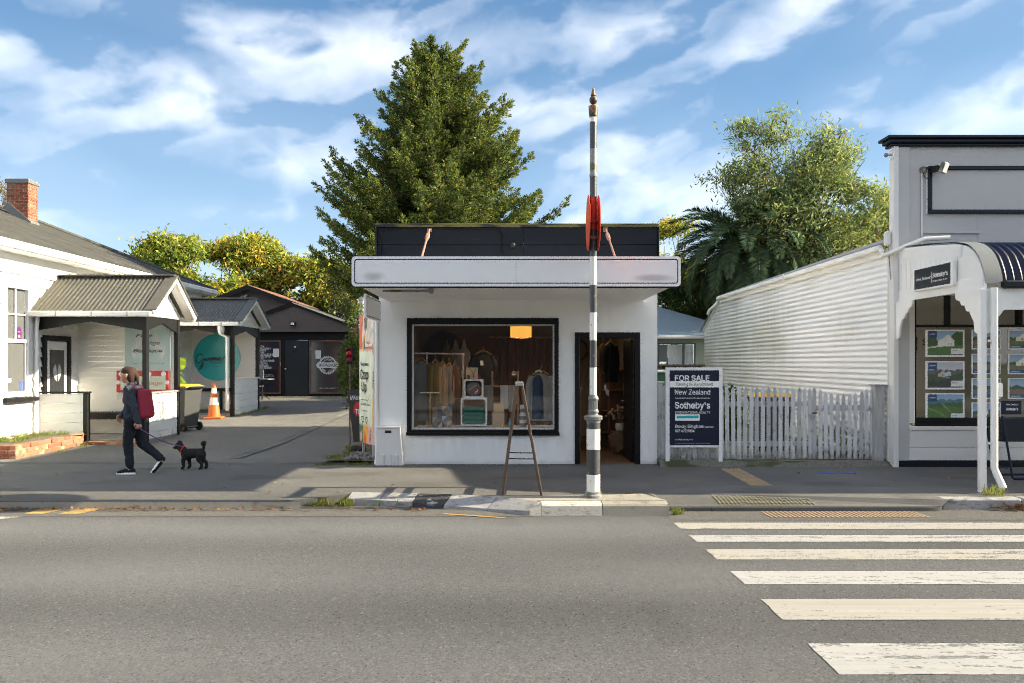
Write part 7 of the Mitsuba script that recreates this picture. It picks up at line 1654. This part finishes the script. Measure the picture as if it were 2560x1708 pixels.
broadleaf('dense_tree', 'dark green shrubby tree low between the shop and the palm', (X(1690, 29), 29, .2), [(Pt(1690, 770, 29), (1.1, 1.0, 1.1)), (Pt(1670, 720, 29), (.8, .8, .7)), (Pt(1760, 790, 29), (1.0, .9, .8)), (Pt(1800, 800, 29), (.9, .8, .7))], 260, 50, .13, .06, [(.05, .085, .03), (.09, .12, .03), (.035, .06, .028)], (.5, .25, .25), 36, trunk_r=.08, stems=3, spread=.24)
FEA = [(.30, .36, .14), (.22, .28, .11), (.42, .46, .16), (.15, .20, .10), (.46, .40, .13)]
broadleaf('feathery_tree', 'tall feathery grey-green tree with many upright stems above the iron wall', (X(2010, 26), 26, .2), [(Pt(1960, 560, 26), (1.91, 1.56, 1.65)), (Pt(1890, 460, 26), (1.08, 1.04, 1.30)), (Pt(1870, 345, 26), (0.52, 0.52, 0.65)), (Pt(1945, 330, 26), (0.61, 0.61, 0.65)), (Pt(2060, 345, 26), (0.65, 0.61, 0.69)), (Pt(2050, 450, 26), (1.30, 1.21, 1.39)), (Pt(2130, 420, 26), (0.78, 0.78, 0.95)), (Pt(2150, 540, 26), (1.13, 1.13, 1.30)), (Pt(1830, 440, 26), (0.48, 0.52, 0.39)), (Pt(2160, 370, 26), (0.30, 0.35, 0.43)), (Pt(1780, 445, 26), (0.30, 0.35, 0.19))], 700, 38, .19, .052, FEA, (.36, .26, .18, .14, .06), 37, trunk_r=.17, stems=6, droop=.05, spread=.23, gap=.30)
broadleaf('autumn_tree', 'orange tinged tree behind the feathery tree at the parapet edge', (X(2200, 38), 38, .2), [(Pt(2190, 560, 38), (1.6, 1.4, 1.3)), (Pt(2230, 520, 38), (1.0, 1.0, 1.0)), (Pt(2150, 600, 38), (1.8, 1.3, 1.2)), (Pt(2060, 620, 38), (2.0, 1.3, 1.2))], 320, 46, .22, .09, AUT, (.36, .22, .16, .10, .16, .0), 38)
broadleaf('bare_tree', 'sparse pale twiggy tree behind the chimney at the left edge', (X(-20, 40), 40, .3), [(Pt(-10, 500, 40), (1.0, 1.0, 1.1)), (Pt(5, 530, 40), (.6, .8, .6))], 90, 12, .12, .05, [(.30, .22, .12), (.25, .20, .10)], (.5, .5), 39, trunk_r=.12, stems=3)
# date palm
pm = thing('palm_tree', 'big date palm with arching dark fronds between the shop and the iron wall', 'palm')
pr_ = np.random.default_rng(77)
pc = np.array(Pt(1880, 615, 27)); pc_base = np.array([pc[0], 27, .2])
tk = [(.36 + .05 * math.sin(i * 2.1), .2 + i * (pc[2] - .3) / 26) for i in range(27)]
add(pm + '__trunk', lathe(tk, (pc[0], 27, 0), 18), 'bark', smooth=40)
LC, LD_, LN, LL, LW, rach, lcol = [], [], [], [], [], [], []
for i in range(120):
    az = i * 2.39996; q = (i + .5) / 120
    el = math.radians(66 - 112 * q ** .85) + pr_.normal(0, .05)
    L = 2.95 * (0.82 + .25 * math.sin(math.pi * min(1, q + .15))) * pr_.uniform(.9, 1.08)
    n = 30; t = np.linspace(0, 1, n)
    dirs = []; a = el
    p = pc + np.array([math.cos(az) * .25, math.sin(az) * .25, -.3 * q]); pts = [p]
    for s in range(1, n):
        a = el - (1.35 * max(0, math.cos(el)) + .55) * t[s] ** 1.3
        pts.append(pts[-1] + np.array([math.cos(az) * math.cos(a), math.sin(az) * math.cos(a), math.sin(a)]) * L / (n - 1))
    pts = np.array(pts); rach.append(tube(pts[::3], np.linspace(.026, .006, len(pts[::3])), 4, caps=False))
    tg = np.gradient(pts, axis=0); tg /= np.linalg.norm(tg, axis=1, keepdims=True)
    sd = np.cross(tg, [0, 0, 1.0]); sd /= np.maximum(np.linalg.norm(sd, axis=1, keepdims=True), 1e-6); upv = np.cross(sd, tg)
    dead = q > .90
    for s_ in (-1, 1):
        for rep in range(6):
            w = pr_.uniform(.10, 1, n - 2); ii = w * (n - 1); j = ii.astype(int).clip(0, n - 2); fr = (ii - j)[:, None]
            c = pts[j] * (1 - fr) + pts[j + 1] * fr
            d = sd[j] * s_ * .85 + tg[j] * .75 + upv[j] * pr_.uniform(.0, .45, (len(j), 1)) + [0, 0, -.12] + pr_.normal(0, .06, (len(j), 3))
            LC.append(c); LD_.append(d); LN.append(upv[j] + pr_.normal(0, .25, (len(j), 3))); LL.append(.46 * np.sin(np.pi * np.clip(w * .85 + .12, 0, 1)) ** .7 * pr_.uniform(.8, 1.15, len(j)) + .05); LW.append(np.full(len(j), .040))
            base_col = np.array([.20, .16, .09]) if dead else np.array([.078, .120, .066]) * (1 + .4 * (q < .25))
            lcol.append(np.clip(base_col * (1 + .18 * pr_.normal(size=(len(j), 1))) * (1 + .05 * pr_.normal(size=(len(j), 3))), .004, 1))
m, cc = leafset(np.vstack(LC), np.vstack(LD_), np.vstack(LN), np.concatenate(LL), np.concatenate(LW), np.vstack(lcol), 1)
add(pm + '__frond', m, 'needle', color=cc, label='arching feather fronds')
add(pm + '__frond_stem', cat(rach), M('palm_stem', (.07, .085, .035), .6), label='frond stems')
# shrubs and plants
def shrub(name, label, c, rad, n, L, W, cols, w, seed):
    r = np.random.default_rng(seed); k = thing(name, label, 'plant')
    c = np.array(c, float); rad = np.array(rad, float)
    u = rdir(r, n) * r.uniform(.2, 1, (n, 1)) ** .45
    p = c + u * rad * (.75 + .45 * meshkit.noise(u * 2.3 + seed)[:, None])
    m, cc = leafset(p, u + .8 * rdir(r, n) + [0, 0, .3], rdir(r, n) + [0, 0, .6], L * r.uniform(.6, 1.3, n), W * r.uniform(.7, 1.2, n), palette(r, n, cols, w), seed)
    st_ = [tube([[c[0] + r.normal(0, .04), c[1] + r.normal(0, .04), c[2] - rad[2] * 1.05], (c + p[i]) / 2, p[i]], [.012, .008, .004], 4, caps=False) for i in r.integers(0, n, 18)]
    add(k + '__stem', cat(st_), 'bark'); add(k + '__foliage', m, 'leaf', color=cc)
GRN = [(.07, .11, .03), (.11, .15, .035), (.045, .075, .028), (.17, .19, .04)]
shrub('bush', 'leafy green bush growing between the signal lamp and the banner', (X(884, 15.6), 15.6, 1.55), (.30, .35, .75), 2600, .07, .035, GRN, (.4, .25, .2, .15), 51)
shrub('climber', 'light green climber around the steel flue', (X(893, 16.6), 16.6, 2.35), (.20, .25, .75), 900, .06, .03, GRN, (.3, .3, .1, .3), 52)
shrub('yard_bush', 'dark leafy plant behind the pickets at the left', (X(1815, 15.6), 15.6, .6), (.30, .4, .6), 900, .11, .05, GRN, (.5, .2, .3, 0), 53)
shrub('yard_bush', 'bright green weeds behind the gate', (X(2100, 13.4), 13.4, .30), (.65, .25, .30), 900, .10, .022, GRN, (.3, .4, .1, .2), 54)
bl = thing('large_leaf_plant', 'plant with big lime green leaves behind the wheelie bin', 'plant')
for i, (px, py, px2, py2) in enumerate(((446, 905, 471, 899), (444, 914, 467, 917), (444, 950, 468, 957), (446, 935, 452, 931), (440, 925, 462, 893))):
    a, b = np.array([X(px, 19.2), 19.2 + .05 * i, Z(py, 19.2)]), np.array([X(px2, 19.2), 19.05 + .05 * i, Z(py2, 19.2)])
    d = b - a; u = unit(np.cross(d, (0, 1, .4)))
    tq = np.linspace(0, 1, 9); wv = np.sin(np.pi * tq ** .8) * .11
    vv = np.vstack([[a + d * t + u * w + [0, -.03 * math.sin(3 * t), .0] for t, w in zip(tq, wv)], [a + d * t + [0, .03, 0] for t in tq], [a + d * t - u * w + [0, -.03 * math.sin(3 * t), 0] for t, w in zip(tq, wv)]])
    f = []
    for k in range(8):
        for o in (0, 9): f += [(o + k, o + k + 1, o + k + 10), (o + k, o + k + 10, o + k + 9)]
    add(bl + '__leaf', tm(vv, f), 'leaf', color=np.tile(((.20, .30, .04), (.26, .34, .05))[i % 2], (27, 1)), smooth=True)
add(bl + '__stem', tube([[X(442, 19.2), 19.25, .1], [X(443, 19.2), 19.25, Z(905, 19.2)]], .02, 6), 'bark')
# grass tufts, weeds and fallen leaves
def tuft(name, label, pts, n, h, cols, seed, spread=.05):
    r = np.random.default_rng(seed); c, d = [], []
    for p in pts:
        q = np.array(p) + np.column_stack([r.normal(0, spread, n), r.normal(0, spread * .6, n), np.zeros(n)]); c.append(q)
    c = np.vstack(c); k = len(c)
    d = np.column_stack([r.normal(0, .45, k), r.normal(0, .45, k), np.ones(k)])
    m, cc = leafset(c, d, rdir(r, k), h * r.uniform(.35, 1.2, k), np.full(k, .010), palette(r, k, cols, (.5, .3, .2)), seed)
    return solo(name, m, 'leaf', label, 'grass', kind='stuff', color=cc)
GR = [(.12, .17, .03), (.18, .22, .04), (.26, .22, .08)]
rr_ = np.random.default_rng(91)
tuft('grass_tuft', 'long grass tufts growing at the left end of the painted kerb', [(x, 9.92 + .03 * rr_.normal(), float(zr(9.9)) + .0) for x in np.concatenate([rr_.uniform(-2.55, -1.98, 14), rr_.uniform(-1.75, -1.1, 5)])], 16, .13, GR, 92)
tuft('grass_tuft', 'small weed tuft at the right end of the kerb build-out', [(1.99 + .03 * i, 9.36 + .02 * i, -.165) for i in range(4)], 26, .09, GR, 93, .025)
tuft('grass_tuft', 'tall pale grass growing by the verandah post', [(6.05 + .05 * i, 9.86, -.03) for i in range(5)], 14, .17, [(.22, .26, .05), (.30, .30, .07), (.34, .28, .12)], 94, .03)
tuft('grass_tuft', 'weeds along the back edge of the footpath left of the shop', [(x, 12.70 + .04 * rr_.normal(), .0) for x in np.concatenate([rr_.uniform(-3.15, -2.2, 26)])], 18, .05, GR, 95, .03)
tuft('grass_tuft', 'mossy weeds below the picket fence', [(x, 12.97 + .05 * rr_.normal(), .005) for x in np.concatenate([rr_.uniform(3.2, 4.35, 24), rr_.uniform(5.6, 6.0, 10)])], 18, .045, GR, 96, .03)
tuft('grass_tuft', 'green weeds growing on top of the brick planter', [(rr_.uniform(-9.5, -8.7), rr_.uniform(13.8, 15.8), .24) for _ in range(60)], 16, .10, GR, 97, .05)
tuft('grass_tuft', 'weeds at the foot of the brick planter', [(-8.42 + .04 * rr_.normal(), y, .0) for y in rr_.uniform(14.2, 15.6, 9)], 16, .06, GR, 98, .03)
tuft('grass_tuft', 'grass beside the far porch', [(-7.40 + .08 * rr_.normal(), y, float(zg(y)) + .02) for y in rr_.uniform(21.4, 24.5, 26)], 16, .08, GR, 99, .05)
tuft('grass_tuft', 'weeds in the bed beside the shop', [(rr_.uniform(-3.0, -2.6), y, .05) for y in rr_.uniform(12.95, 14.8, 22)], 16, .10, GR, 100, .04)
n = 170; gq = np.column_stack([rr_.uniform(-2.75, -2.22, n), rr_.uniform(12.9, 13.9, n), rr_.uniform(.03, .09, n)])
solo('garden_stones', cat([xf(trimesh.creation.icosphere(0, 1.0), rotz(rr_.uniform(0, 6)) @ rotx(rr_.uniform(0, 6)) @ np.diag(rr_.uniform(.018, .045, 3)), p) for p in gq]), 'gravel', 'loose grey stones at the foot of the banner', 'stones', kind='stuff')
def litter(name, label, P, seed, cols, size=.045):
    r = np.random.default_rng(seed); P = np.array(P); k = len(P)
    d = np.column_stack([r.normal(0, 1, k), r.normal(0, 1, k), r.uniform(-.1, .5, k)])
    m, cc = leafset(P, d, np.column_stack([r.normal(0, .4, k), r.normal(0, .4, k), np.ones(k)]), size * r.uniform(.6, 1.6, k), size * .6 * r.uniform(.6, 1.4, k), palette(r, k, cols, (.4, .35, .25)), seed)
    solo(name, m, 'dry_leaf', label, 'leaves', kind='stuff', color=cc)
DRY = [(.17, .075, .035), (.11, .055, .03), (.22, .14, .075)]
litter('fallen_leaves', 'brown leaves lying in the channel along the left kerb', [(x, 9.66 + .03 * rr_.normal(), float(zr(9.66)) + .012 + abs(.01 * rr_.normal())) for x in np.concatenate([rr_.uniform(-7, -1.0, 330), rr_.normal(-4.6, .35, 50), rr_.normal(-6.1, .25, 40)])], 101, DRY)
litter('fallen_leaves', 'scattered single leaves on the footpath', [(x, y, fz(x, y) + .012) for x, y in zip(rr_.uniform(-7, 7, 46), rr_.uniform(10.0, 12.7, 46))], 102, DRY + [], .05)
litter('fallen_leaves', 'dead leaves heaped against the right-hand kerb', [(6.35 + .2 * rr_.normal(), 9.66 + .04 * rr_.normal(), -.15 + abs(.03 * rr_.normal())) for _ in range(160)], 103, DRY, .05)
litter('fallen_leaves', 'dead leaves by the near porch step', [(-8.45 + .16 * rr_.normal(), 15.75 + .08 * rr_.normal(), .025) for _ in range(70)], 104, DRY, .06)
litter('fallen_leaves', 'leaves in front of the pickets and along the kerb top', [(x, y, fz(x, min(y, 13.0)) + .012) for x, y in zip(np.concatenate([rr_.uniform(2.5, 6.1, 50), rr_.normal(1.6, .07, 12)]), np.concatenate([rr_.normal(12.95, .1, 50), rr_.normal(10.12, .03, 12)]))], 105, DRY, .04)
labels = {k: v for k, v in labels.items()}
